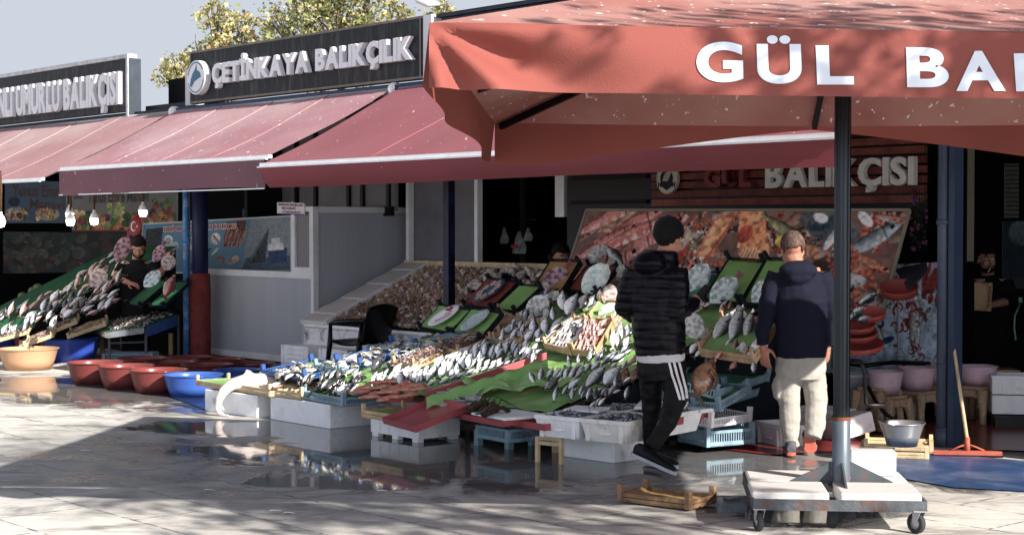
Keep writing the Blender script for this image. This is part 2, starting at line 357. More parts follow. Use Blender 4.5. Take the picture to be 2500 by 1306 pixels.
g = MB(); g.grid(lambda u, v: (-70 + 140 * u, -20 + 120 * v, 0), 8, 8, smooth=False)
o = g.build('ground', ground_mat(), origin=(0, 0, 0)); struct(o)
M_floorred = mat('red_floor_paint', '#8c2424', .22, .25, 3, dirt='#2c1214', dirtamt=.6, dscale=2.5, bump=.15)
M_floorblue = mat('blue_floor_paint', '#2c4c7c', .35, .3, 3, dirt='#7c8490', dirtamt=.6, dscale=1.6, bump=.15)
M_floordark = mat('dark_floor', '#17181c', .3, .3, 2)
def flat(name, poly, z, m):
    b = MB(); b.add([(p[0], p[1], z) for p in poly], [tuple(range(len(poly)))]); o = b.build(name, m); struct(o); return o
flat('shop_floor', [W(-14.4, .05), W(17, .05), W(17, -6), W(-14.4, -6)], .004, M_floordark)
a = [onz(*p) for p in ((2075, 1118), (2290, 1108), (2520, 1128), (2520, 1203), (2330, 1192), (2150, 1160))]
flat('blue_painted_paving', a, .008, M_floorblue)
a = [onz(*p) for p in ((1760, 1072), (2300, 1058), (2100, 1100), (1880, 1112), (1690, 1090))]
flat('red_painted_paving', a, .008, M_floorred)
a = [onz(*p) for p in ((2100, 1050), (2500, 1020), (2560, 1106), (2360, 1098), (2300, 1085))]
flat('red_shop_floor', a, .012, M_floorred)
a = [onz(*p) for p in ((275, 925), (330, 905), (720, 915), (500, 1000), (400, 965))]
flat('blue_floor_under_tubs', a, .008, mat('blue_wet_floor', '#25345c', .2, .3, 3))
# pale autumn sky behind the hall: a far backdrop shell of even tone
ms = bpy.data.materials.new('pale_sky'); ms.use_nodes = True; tn = ms.node_tree; tn.nodes.clear(); em_ = tn.nodes.new('ShaderNodeEmission'); em_.inputs[0].default_value = (.262, .283, .318, 1); ou = tn.nodes.new('ShaderNodeOutputMaterial'); tn.links.new(em_.outputs[0], ou.inputs[0])
o = MB().grid(lambda u, v: (260 * math.sin(R(-80 + 160 * u)) * math.cos(R(-3 + 30 * v)), 260 * math.cos(R(-80 + 160 * u)) * math.cos(R(-3 + 30 * v)), 260 * math.sin(R(-3 + 30 * v))), 40, 10).build('sky', ms, origin=(0, 0, 0)); struct(o)
# ---------------------------------------------------------------- the market building
bld = thing('market_hall', 'low dark market hall with open shop bays, black fascia and flat roof', 'building', W(0, 0))
M_wall = mat('dark_wall_panel', '#5c5b60', .6, .15, 3, bump=.1)
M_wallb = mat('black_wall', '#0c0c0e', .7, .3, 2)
M_fasc = mat('navy_fascia', '#1a2130', .55, .25, 5, dirt='#5c6068', dirtamt=.3)
RM = Matrix((SV, -NV, ZV)).transposed()      # columns: along s, into building, up
def wbox(mb, s0, s1, n0, n1, z0, z1, mi=0): mb.box(W((s0 + s1) / 2, (n0 + n1) / 2, (z0 + z1) / 2), (abs(s1 - s0), abs(n1 - n0), z1 - z0), RM, mi); return mb
wbox(MB(), -14.6, 17.2, -6.2, .04, 3.12, 3.26).build('roof', M_fasc, bld)
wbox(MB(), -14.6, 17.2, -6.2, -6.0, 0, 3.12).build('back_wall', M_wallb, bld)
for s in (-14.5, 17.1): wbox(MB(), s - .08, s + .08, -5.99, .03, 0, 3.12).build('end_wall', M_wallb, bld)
wbox(MB(), 4.95, 17.1, -6.1, .02, 3.27, 3.86).build('upper_storey', M_fasc, bld)
b = wbox(MB(), 5.25, 17.2, .03, .10, 3.28, 3.88); wbox(b, 5.2, 17.2, -.05, .13, 3.89, 3.93); b.build('parapet', mat('parapet_blue', '#232b3a', .5, .3, 9, bump=.3), bld)
b = wbox(MB(), -1.4, -.1, -.55, -.45, 3.27, 3.72); wbox(b, -1.4, -.14, -.3, -.1, 3.27, 3.34); b.build('recessed_upstand', M_black, bld)
wbox(MB(), -.12, .13, -.1, .03, 3.27, 3.74).build('white_end_panel', mat('pale_panel', '#b8bcc4', .5, .1, 4), bld)
wbox(MB(), 5.02, 5.16, .02, .16, 3.1, 3.93).build('pale_pillar', mat('pale_pillar', '#c2c4ca', .5, .1, 4), bld)
wbox(MB(), -.2, 5.0, .05, .12, 3.14, 3.24).build('fascia_strip', mat('blue_strip', '#27365a', .5, .2, 6), bld)
# grey partition with white strips, battened panels over the booth
b = wbox(MB(), 2.3, 3.6, -1.86, -1.80, 0, 3.12); 
for z in (.6, 1.2, 1.8, 2.4): wbox(b, 2.3, 3.6, -1.798, -1.79, z, z + .012)
b.build('partition', mat('partition_grey', '#6c6c74', .55, .12, 4), bld)
for s, n in ((2.32, -1.75), (3.62, -1.78)): wbox(MB(), s - .03, s + .03, n - .04, n + .04, 0, 3.12).build('white_strip', M_white, bld)
b = wbox(MB(), -1.2, 2.25, -1.62, -1.56, 1.9, 3.12); b.build('upper_panel', mat('upper_panel', '#78787e', .6, .12, 4), bld)
for s in (-.6, .1, .55, 1.3, 1.6, 2.15): wbox(MB(), s - .03, s + .03, -1.555, -1.52, 1.9, 3.12).build('batten', M_black, bld)
wbox(MB(), -1.2, 2.25, -1.56, -1.5, 1.84, 1.96).build('batten', M_black, bld)
wbox(MB(), -.35, -.28, -5.9, -1.0, 0, 3.12).build('side_wall', M_wallb, bld)
wbox(MB(), 5.2, 5.26, -5.9, -3.2, 0, 3.12).build('side_wall', M_wallb, bld)
# white post in dark shop
a = wn(1355, 530, -2.2); c = wn(1377, 530, -2.2); sa = (a - P1).dot(SV); sc_ = (c - P1).dot(SV)
wbox(MB(), sa, sc_, -2.26, -2.2, a.z, 3.1).build('white_strip', M_white, bld)
# ---------------------------------------------------------------- posts
def box_px(mb, pa, pb, n, th=.05, mi=0):
    """upright board whose front face lies at depth n, between two pixels (top-left, bottom-right)"""
    A = wn(*pa, n); B = wn(*pb, n); s0 = (A - P1).dot(SV); s1 = (B - P1).dot(SV)
    return wbox(mb, s0, s1, n - th, n, min(A.z, B.z), max(A.z, B.z), mi)
col = thing('corner_column', 'thick dark blue column wrapped in red cloth at the end of the grey booth', 'column', W(.05, -.05))
b = MB(); b.tube([W(-.02, -.12, 0), W(-.02, -.12, 3.12)], .105, 16); b.build('shaft', mat('navy_column', '#101a44', .5, .25, 5, bump=.2), col)
b = MB(); b.lathe(W(-.02, -.12, 0), [(.13, .02), (.138, .3), (.13, .5), (.137, .8), (.13, 1.02), (.126, 1.1), (.117, 1.1)], 20); b.build('cloth_wrap', mat('red_wrap', '#74241f', .7, .25, 9, bump=.9, bscale=14), col)
pp = thing('drain_pipe', 'light blue peeling drain pipe and white board beside the blue and red column', 'pipe', W(-.12, .02))
b = MB(); b.tube([W(-.12, .03, 0), W(-.12, .03, 3.1)], .042, 14); b.tube([W(-.12, .03, 1.5), W(-.12, .03, 1.56)], .05, 14); b.build('pipe', mat('sky_blue_paint', '#2f6fae', .4, .2, 8, dirt='#c4ccd0', dirtamt=.6, dscale=6), pp)
b = wbox(MB(), -.24, -.165, -.06, -.02, 0, 3.1); b.build('board', mat('peeling_white', '#b4bcbc', .6, .15, 8, dirt='#4c7c9c', dirtamt=.7, dscale=5), pp)
p2 = wbox(MB(), 5.2, 5.29, -.05, .04, 0, 3.12).build('steel_post', mat('black_blue_post', '#10122a', .4, .4, 5, dirt='#2c3c8c', dirtamt=.5)); tag(p2, 'thin blackish blue post rising through the rows of sea snails', 'post')
pr = thing('entrance_post', 'rusty steel post with pale blue flanges right of the pink tubs', 'post', W(11.42, -.02))
wbox(MB(), 11.42, 11.47, -.06, .06, 0, 3.12).build('flange', mat('blue_flange', '#30405a', .45, .15, 6, dirt='#26303c', dirtamt=.5), pr)
wbox(MB(), 11.36, 11.42, -.02, .02, 0, 3.12).build('web', M_rust, pr)
dp = thing('downpipe', 'round grey-blue downpipe standing in front of the rusty entrance post', 'pipe', W(11.27, .08))
b = MB(); P = onz(2298, 1090); b.tube([(P.x, P.y, .0), (P.x, P.y, .15)], .05, 16); b.tube([(P.x, P.y, .15), (P.x, P.y, 3.1)], .04, 16)
b.tube([(P.x, P.y, .62), (P.x, P.y, .64)], .043, 16); b.tube([(P.x, P.y, 1.72), (P.x, P.y, 1.76)], .05, 16); b.build('pipe', mat('slate_pipe', '#3f4c60', .35, .1, 10), dp)
b = MB(); b.box((P.x + .06, P.y - .02, 1.74), (.06, .03, .03)); b.build('bracket', M_alu, dp)
# ---------------------------------------------------------------- shop signs
M_signblk = mat('sign_black', '#1a1c22', .5, .3, 3, stretch=(6, 6, .8), dirt='#6a655c', dirtamt=.4, dscale=2.)
M_let = mat('white_letter', '#d8d9de', .45, .05, 6, dirt='#8c8a88', dirtamt=.25)
M_frame = mat('sign_frame', '#6f655a', .5, .2, 9)
s2 = thing('shop_sign', 'black sign with white raised letters ÇETİNKAYA BALIKÇILIK and round fish emblem', 'shop sign', W(2.4, .1, 3.26))
wbox(MB(), .17, 5.0, .03, .12, 3.27, 3.93).build('panel', M_signblk, s2)
b = MB()
for z in (3.275, 3.91): wbox(b, .17, 5.0, .121, .132, z, z + .025)
for s in (.17, 4.92): wbox(b, s, s + .02, .121, .132, 3.3, 3.91)
b.build('frame', M_frame, s2)
letters(s2, 'ÇETİNKAYA BALIKÇILIK', W(.80, .125, 3.48), SV, ZV, 4.05, .265, M_let, thick=.065, offset=.05, gap=.035, space=.42)
def disc(parent, name, c, r, m, ext=0.06, ex=1.):
    b = MB(); M = Matrix((SV, ZV, NV)).transposed(); b.lathe(c, [(0, 0), (r, 0), (r, ext), (0, ext)], 32, 0, M, smooth=False, ex=ex); return b.build(name, m, parent)
lc = W(.46, .125, 3.585); em = disc(s2, 'emblem', lc, .215, M_let, .09, 1.)
def decal(pts2, c, n_off, parent, m, name='emblem_print'):
    b = MB()
    for poly in pts2: b.add([c + SV * x + ZV * y + NV * n_off for x, y in poly], [tuple(range(len(poly)))])
    return b.build(name, m, parent)
def arc(r0, r1, a0, a1, n=24, ex=1.): return [(ex * r0 * math.cos(R(a0 + (a1 - a0) * i / n)), r0 * math.sin(R(a0 + (a1 - a0) * i / n))) for i in range(n + 1)] + [(ex * r1 * math.cos(R(a1 + (a0 - a1) * i / n)), r1 * math.sin(R(a1 + (a0 - a1) * i / n))) for i in range(n + 1)]
fishp = [(-.1, -.12), (-.03, -.05), (.06, -.02), (.13, .0), (.10, .06), (.03, .09), (.02, .17), (-.02, .10), (-.07, .06), (-.12, -.02), (-.14, -.09)]
M_tl = mat('petrol_print', '#2f6d8c', .5, .1, 6)
decal([fishp[:6], fishp[5:] + [fishp[0]]], lc, .093, s2, M_tl); decal([arc(.195, .18, 30, 170), arc(.195, .18, 200, 350)], lc, .0935, s2, M_tl)
s1 = thing('shop_sign', 'black sign framed in white with raised letters UMURLU BALIKÇISI, leftmost of the row', 'shop sign', W(-4, .1, 3.26))
wbox(MB(), -8.2, -1.51, .03, .12, 3.27, 3.98).build('panel', M_signblk, s1)
b = wbox(MB(), -8.2, -1.45, .0, .14, 3.985, 4.04); wbox(b, -1.505, -1.45, .125, .14, 3.2, 3.98); b.build('frame', mat('white_frame', '#b9bbc0', .5, .12, 9, dirt='#57534c', dirtamt=.6, dscale=8), s1)
wbox(MB(), -1.50, -1.45, -.06, .12, 3.2, 3.98).build('side', mat('sign_side', '#323c48', .5, .2, 6), s1)
letters(s1, 'ERZİNCANLI UMURLU BALIKÇISI', W(-7.2, .125, 3.37), SV, ZV, 5.58, .47, M_let, thick=.065, offset=.05, gap=.035, space=.32)
# gull on the sign's right corner
gp = W(4.94, .08, 3.93)
b = MB(); b.tube([gp + Vector((.16, 0, .13)), gp + Vector((.05, 0, .15)), gp + Vector((-.06, 0, .2)), gp + Vector((-.1, 0, .25)), gp + Vector((-.11, 0, .30)), gp + Vector((-.15, 0, .30))], [.015, .055, .06, .035, .036, .02], 10)
b = remesh(b, .008, 3); b.add([gp + Vector((-.155, 0, .31)), gp + Vector((-.21, 0, .29)), gp + Vector((-.155, .008, .288)), gp + Vector((-.155, -.008, .288))], [(0, 1, 2), (0, 3, 1), (0, 2, 3), (1, 3, 2)], 1)
for dy in (-.02, .02): b.tube([gp + Vector((0, dy, 0)), gp + Vector((0, dy, .13))], .005, 5, 1)
b.add([gp + Vector((.02, .055, .19)), gp + Vector((.24, .03, .14)), gp + Vector((.02, .06, .12))], [(0, 1, 2)], 2)
o = b.build('seagull', [mat('gull_white', '#cfd2d6', .6, .05, 9), mat('gull_bill', '#a8862c', .5), mat('gull_grey', '#8c929a', .6)]); tag(o, 'white gull perched on the right end of the CETINKAYA sign', 'bird')
# ---------------------------------------------------------------- awnings
def cloth(name, c, drop, scale=5., spots=.62, var=.08, trans=.12, fade=None):
    m = mat(name, c, .75, var, 1.2, trans=trans, bump=.12, bscale=90)
    t = m.node_tree; N = t.nodes; L = t.links; tc = N.new('ShaderNodeTexCoord'); mp = N.new('ShaderNodeMapping'); mp.inputs['Rotation'].default_value = (0, 0, -SA); mp.inputs['Scale'].default_value = (1.6, .8, 1)
    L.new(tc.outputs['Object'], mp.inputs[0]); n = N.new('ShaderNodeTexNoise'); n.inputs['Scale'].default_value = 15; n.inputs['Detail'].default_value = 3; n.inputs['Distortion'].default_value = .3; L.new(mp.outputs[0], n.inputs['Vector'])
    r = N.new('ShaderNodeMapRange'); r.inputs[1].default_value = spots; r.inputs[2].default_value = spots + .02; L.new(n.outputs['Fac'], r.inputs[0])
    b = N['Principled BSDF']; src = b.inputs['Base Color'].links[0].from_socket
    if fade:
        n4 = N.new('ShaderNodeTexNoise'); n4.inputs['Scale'].default_value = .8; n4.inputs['Detail'].default_value = 6; L.new(tc.outputs['Object'], n4.inputs['Vector'])
        r4 = N.new('ShaderNodeMapRange'); r4.inputs[1].default_value = .4; r4.inputs[2].default_value = .7; r4.inputs[4].default_value = .55; L.new(n4.outputs['Fac'], r4.inputs[0])
        m4 = N.new('ShaderNodeMix'); m4.data_type = 'RGBA'; L.new(r4.outputs[0], m4.inputs['Factor']); L.new(src, m4.inputs['A']); m4.inputs['B'].default_value = (*C(fade), 1); src = m4.outputs['Result']
    mx = N.new('ShaderNodeMix'); mx.data_type = 'RGBA'; L.new(r.outputs[0], mx.inputs['Factor']); L.new(src, mx.inputs['A']); mx.inputs['B'].default_value = (*C(drop), 1)
    L.new(mx.outputs['Result'], b.inputs['Base Color'])
    for k in N:
        if k.type == 'BSDF_TRANSLUCENT': L.new(mx.outputs['Result'], k.inputs[0])
    return m
def awning(label, s0, s1, n1, z1, mt, mv, vh, curl=0., z0=3.19, seams=4, sag=.03):
    t = thing('awning', label, 'awning', W((s0 + s1) / 2, .1, z0), 'awnings along the shop fronts')
    def f(u, v):
        s = s0 + (s1 - s0) * u; n = .14 + (n1 - .14) * v; z = z0 + (z1 - z0) * v - sag * math.sin(math.pi * v) + .012 * math.sin(u * seams * math.pi) ** 2 * math.sin(math.pi * v) + .006 * math.sin(9 * u + 7 * v)
        return W(s, n, z)
    MB().grid(f, 60, 14).build('canopy', mt, t)
    b = MB()
    for k in range(1, seams):
        u = k / seams; b.tube([f(u, v / 12) + ZV * .004 for v in range(13)], .006, 4)
    b.build('seam', mt, t)
    b = MB(); b.bar(W(s0 - .03, n1, z1 - .01), W(s1 + .03, n1, z1 - .01), .05, .034); b.bar(W(s0 - .03, n1 + .04, z1 - .035), W(s1 + .03, n1 + .04, z1 - .035), .03, .014); b.build('front_bar', M_white, t)
    if vh:
        def v2(u, v): return W(s0 + (s1 - s0) * u, n1 + .05 - curl * v * v + .012 * math.sin(u * 23) * v, z1 - .03 - vh * v * (1 + .06 * math.sin(u * 5 + 1)))
        MB().grid(v2, 80, 6).build('valance', mv, t)
        if not curl:
            b = MB(); b.bar(W(s0, n1 + .05, z1 - .035 - vh), W(s1, n1 + .05, z1 - .035 - vh), .012); b.build('hem_bar', M_white, t)
    b = MB(); b.tube([W(s0, .1, z0 - .02), W(s1, .1, z0 - .02)], .045, 12); b.build('roller', M_alu, t)
    b = MB(); b.lathe(W(s1, .1, z0 - .0), [(0, 0), (.08, 0), (.08, .05), (0, .05)], 16, 0, Matrix((NV, ZV, SV)).transposed()); b.build('end_cap', M_white, t)
    for s in (s0 + .4, s1 - .3):
        b = MB(); m = W(s - .4, .9, (z0 + z1) / 2 - .12); b.bar(W(s, .15, z0 - .1), m, .04, .03); b.bar(m, W(s + .1, n1, z1 - .02), .04, .03); b.build('arm', M_white, t)
    return t
aw_pink = cloth('faded_pink_canvas', '#a8747e', '#c8bfc0', spots=.665, fade='#c8b0b2')
awning('faded pink awning at far left under the UMURLU sign', -5.6, -.3, 1.93, 2.30, cloth('bleached_canvas', '#a87a7e', '#c8bfc0', spots=.69, fade='#ccbab8'), aw_pink, 0)
awning('faded pink awning with straight purple valance under the ÇETİNKAYA sign', -.2, 4.42, 1.7, 2.43, aw_pink, cloth('purple_valance', '#7c505c', '#b0a4a8', spots=.7), .30)
awning('deep red awning with rolled wrinkled valance over the large fish stall', 4.55, 11.78, 1.85, 2.34, cloth('red_canvas', '#94505a', '#c8b8b8', spots=.70, fade='#a0606a'), cloth('red_valance', '#90404a', '#b0a0a0', spots=.75, trans=.2), .2, curl=.13)
awning('deep red awning added beyond the right edge to shade the stall', 12.85, 16.5, .85, 2.9, MATS['red_canvas'], MATS['red_valance'], .2, curl=.1)  # unseen awning, depth and height chosen to keep sun off the turbots
# ---------------------------------------------------------------- the parasol on its trolley
umb = thing('parasol', 'big orange red square parasol with white GÜL BA lettering on its valance', 'parasol', (1.91, 9.65, .2))
FL = Vector((-.36, 7.2, 2.59)); FR = Vector((4.0, 6.95, 2.53)); BR = Vector((4.1, 10.35, 2.35)); BL = Vector((-.12, 11.4, 2.42)); AP = Vector((1.95, 9.6, 3.27))
M_umb = cloth('parasol_canvas', '#8c4238', '#9c5c50', spots=.76, trans=.09); M_umbtop = cloth('parasol_top', '#c07c6e', '#e8dcd8', spots=.63, trans=.2)
M_umbt = cloth('parasol_top_canvas', '#94544c', '#d0c0bc', spots=.66, trans=.09, fade='#c49c92')
b = MB()
for A, B in ((FL, FR), (FR, BR), (BR, BL), (BL, FL)):
    mid = (A + B) / 2
    def f(u, v, A=A, B=B):
        e = A.lerp(B, u) ; e = e + Vector((0, 0, -.02 * math.sin(math.pi * u))); p = e.lerp(AP, v); return p - ZV * (.05 * math.sin(math.pi * v) * abs(math.sin(2 * math.pi * u)))
    b.grid(f, 24, 12)
b.build('canopy', M_umbt, umb)
def val(A, B, out, hfn, foldfn, bl=0.):
    def f(u, v):
        e = A.lerp(B, u) - ZV * .02 * math.sin(math.pi * u); h = hfn(u); return e + Vector((0, 0, -h * v)) + out * foldfn(u, v)
    return f
def ffront(u, v):
    k = math.exp(-((u) / .22) ** 2); th = math.atan2(v * .29, u * 4.4 + .02); r_ = math.hypot(v * .29, u * 4.4); return v * .05 + min(1, r_ / .35) * math.exp(-(u / .26) ** 2) * .07 * math.sin(th * 10 + .8) + .02 * k * math.sin(u * 40) * v + .008 * math.sin(u * 30 + v * 2) + .02 * math.exp(-((1 - u) / .1) ** 2)
vf = val(FL, FR, Vector((0, -1, 0)), lambda u: .29, ffront)
MB().grid(vf, 150, 14).build('valance', M_umb, umb)
MB().grid(val(BL, FL, Vector((-1, 0, 0)), lambda u: .27 + .02 * math.sin(u * 9), lambda u, v: v * (.03 + .05 * math.sin(u * 11 + v) * math.sin(math.pi * u))), 50, 8).build('valance', M_umb, umb)
MB().grid(val(BR, BL, Vector((0, 1, 0)), lambda u: .26 * min(1, abs(u - .5) / .42) ** 1.2 + .02, lambda u, v: v * .1 * (1 - min(1, abs(u - .5) * 2.2)) + .015 * math.sin(u * 20) * v), 60, 8).build('valance', M_umb, umb)
MB().grid(val(FR, BR, Vector((1, 0, 0)), lambda u: .27, lambda u, v: v * .04 * math.sin(u * 9)), 40, 8).build('valance', M_umb, umb)
# lettering printed on the front valance: follows its surface
def on_val(px0, py0):  # pixel -> (u,v) on the front valance plane
    P = onp(px0, py0, FL, Vector((0, 1, 0))); return (P.x - FL.x) / (FR.x - FL.x), 0
def letter_on_val(mb, ch, x0, x1, y0, y1):
    vs, fs = text_geo(ch, 1., .035, 0, 8); bm = bmesh.new(); bv = [bm.verts.new(v) for v in vs]
    for f_ in fs:
        try: bm.faces.new([bv[i] for i in f_])
        except ValueError: pass
    bmesh.ops.subdivide_edges(bm, edges=[e for e in bm.edges if e.calc_length() > .15], cuts=2, use_grid_fill=False); bmesh.ops.triangulate(bm, faces=bm.faces)
    bm.verts.index_update(); vs = [v.co.copy() for v in bm.verts]; fs = [tuple(v.index for v in f_.verts) for f_ in bm.faces]; bm.free()
    a0 = min(v.x for v in vs); a1 = max(v.x for v in vs); b0 = min(v.y for v in vs); b1 = max(v.y for v in vs); out = []
    for v in vs:
        px = x0 + (x1 - x0) * (v.x - a0) / (a1 - a0); py = y1 + (y0 - y1) * (v.y - b0) / (b1 - b0)
        P = onp(px, py, FL, (FR - FL).cross(ZV)); u = (P.x - FL.x) / (FR.x - FL.x); e = FL.lerp(FR, u) - ZV * .02 * math.sin(math.pi * u); vv = (e.z - P.z) / .29
        out.append(vf(u, vv) + Vector((0, -.006, 0)))
    mb.add(out, fs)
for ch, x0, x1, y0, y1 in (('G', 1697, 1811, 105, 204), ('Ü', 1845, 1953, 88, 208), ('L', 1989, 2078, 113, 210), ('B', 2208, 2311, 118, 216), ('A', 2328, 2447, 126, 225), ('L', 2472, 2560, 132, 226), ('I', 2600, 2640, 136, 228), ('K', 2670, 2790, 138, 230)):
    b = MB(); letter_on_val(b, ch, x0, x1, y0, y1); b.build('letter', mat('white_print', '#d4dae6', .6, .05, 9), umb)
for E in (FL, FR, BR, BL, (FL + FR) / 2, (FR + BR) / 2, (BR + BL) / 2, (BL + FL) / 2):
    b = MB(); q = E.lerp(AP, .02) - ZV * .045; b.bar(q, AP - ZV * .06, .03, .045); b.build('rib', M_black, umb)
    b = MB(); m = E.lerp(AP, .42) - ZV * .09; b.bar(Vector((AP.x, AP.y, 2.62)), m, .025, .03); b.build('strut', M_black, umb)
PX, PY = 1.93, 9.62
b = MB(); b.lathe((PX, PY, 2.56), [(.05, 0), (.09, 0), (.09, .1), (.05, .1)], 16); b.build('hub', M_black, umb)
M_pole = mat('pole_grey', '#262b30', .25, .12, 3, metal=.75, stretch=(9, 9, .3))
b = MB(); prof = []
for k in range(48):
    a = 2 * math.pi * k / 48; r = .047 + (.0022 if k % 3 == 0 else 0); prof.append((r * math.cos(a), r * math.sin(a)))
b.prism([(PX + x, PY + y, .56) for x, y in prof], (0, 0, 2.66)); b.build('pole', M_pole, umb)
b = MB(); b.lathe((PX, PY, .2), [(0.053, 0), (.053, .385), (.047, .39)], 24); b.build('socket', mat('socket_grey', '#56626e', .4, .15, 5, dirt='#7c4a30', dirtamt=.35, metal=.3), umb)
b = MB(); b.lathe((PX, PY, .573), [(.0545, 0), (.0555, .01), (.0545, .02)], 24); b.build('rust_ring', mat('rust', '#6b3820', .9, .3, 20), umb)
b = MB(); q = Vector((PX + .055, PY - .01, .92)); b.tube([q, q + Vector((.045, -.03, .0)), q + Vector((.06, -.035, -.03)), q + Vector((.07, -.04, -.08)), q + Vector((.075, -.04, -.24)), q + Vector((.085, -.045, -.255)), q + Vector((.19, -.06, -.255))], [.014, .013, .012, .011, .011, .012, .016], 8); b.build('crank', M_black, umb)
# trolley
tro = thing('parasol_trolley', 'rusty wheeled steel trolley loaded with white stone slabs under the parasol pole', 'trolley', (1.85, 9.7, 0))
TM = Matrix.Rotation(R(-5), 3, 'Z'); TC = Vector((1.865, 9.62, 0))
def tl(x, y, z): return TC + TM @ Vector((x, y, z))
hw, hd = .475, .5
b = MB()
for y in (-hd, hd): b.box(tl(0, y, .155), (2 * hw, .012, .06), TM); b.box(tl(0, y * .97, .128), (2 * hw, .05, .008), TM)
for x in (-hw, hw): b.box(tl(x, 0, .155), (.012, 2 * hd - .014, .06), TM); b.box(tl(x * .97, 0, .128), (.05, 2 * hd - .06, .008), TM)
b.box(tl(0.06, 0, .135), (.07, 2 * hd - .07, .012), TM); b.build('frame', M_rust, tro)
lp = Vector((PX, PY, 0)) - TC; lp = TM.inverted() @ lp
for ang in (0, 90, 180, 270):
    d = TM @ Vector((math.cos(R(ang)), math.sin(R(ang)), 0)); t_ = d.cross(ZV) * .005; B0 = Vector((PX, PY, .2))
    b = MB(); b.prism([B0 + d * .055 - t_, B0 + d * .3 - t_, B0 + d * .3 + ZV * .012 - t_, B0 + d * .055 + ZV * .13 - t_], t_ * 2); b.build('gusset', mat('gusset_steel', '#454d54', .5, .2, 8, dirt='#6b3a20', dirtamt=.6, dscale=8), tro)
b = MB(); b.box((PX, PY, .19), (.14, .14, .012), TM); b.box((PX, PY, .16), (.09, .09, .06), TM); b.build('base_plate', M_rust, tro)
def wheel(x, y, a):
    c = tl(x, y, .058); ax = Vector((math.cos(a), math.sin(a), 0)); M = Matrix((ax.cross(ZV), ZV, ax)).transposed()
    b = MB(); b.lathe(c - ax * .016, [(.034, 0), (.054, .0), (.058, .006), (.058, .026), (.054, .032), (.034, .032)], 24, 0, M); w_ = b.build('wheel', mat('rubber', '#303236', .7, .2, 20), tro)
    b = MB(); b.lathe(c - ax * .014, [(0, -.004), (.012, -.004), (.014, .002), (.034, .002), (.034, .026), (.014, .026), (.012, .032), (0, .032)], 20, 0, M); b.build('rim', M_alu, w_)
    b = MB()
    for k in (-1, 1): b.prism([c + ax * (.022 * k) + ZV * .0 - ax.cross(ZV) * .01, c + ax * (.022 * k) + ax.cross(ZV) * .012, c + ax * (.022 * k) + ZV * .07 + ax.cross(ZV) * .05, c + ax * (.022 * k) + ZV * .07 - ax.cross(ZV) * .01], ax * .003)
    b.box(c + ZV * .071 + ax.cross(ZV) * .02, (.07, .07, .005), TM); b.build('fork', M_alu, tro)
wheel(-hw + .03, -hd + .03, R(8)); wheel(hw - .05, -hd + .03, R(35)); wheel(hw - .12, hd - .12, R(70)); wheel(-hw + .05, hd - .05, R(10))
M_slab = mat('white_stone', '#c9c8c6', .7, .08, 3, bump=.25, bscale=40, dirt='#948c84', dirtamt=.35, dscale=4, stretch=(1, 4, 1))
i = 0
for lab, x, y, sx, sy, z, h in (('white stone slab lying at the near left of the parasol trolley', -.265, -.235, .43, .42, .14, .075), ('white stone slab lying at the near right of the parasol trolley', .235, -.24, .45, .42, .14, .075),
        ('white stone slab at the far left of the trolley, behind the pole foot', -.27, .24, .40, .42, .14, .07), ('white stone slab at the far right of the trolley, under the upright block', .21, .25, .50, .40, .14, .07)):
    b = MB(); q = tl(x, y, z + h / 2); b.box(q, (sx, sy, h), TM); o = b.build('stone_slab', M_slab, bevel=.012); tag(o, lab, 'slab', 'white stone weights on the trolley')
b = MB(); b.box(tl(.28, .30, .21 + .0755), (.27, .15, .15), TM); o = b.build('stone_block', M_slab, bevel=.012); tag(o, 'tall white stone block standing on the far right slab of the trolley', 'block', 'white stone weights on the trolley')
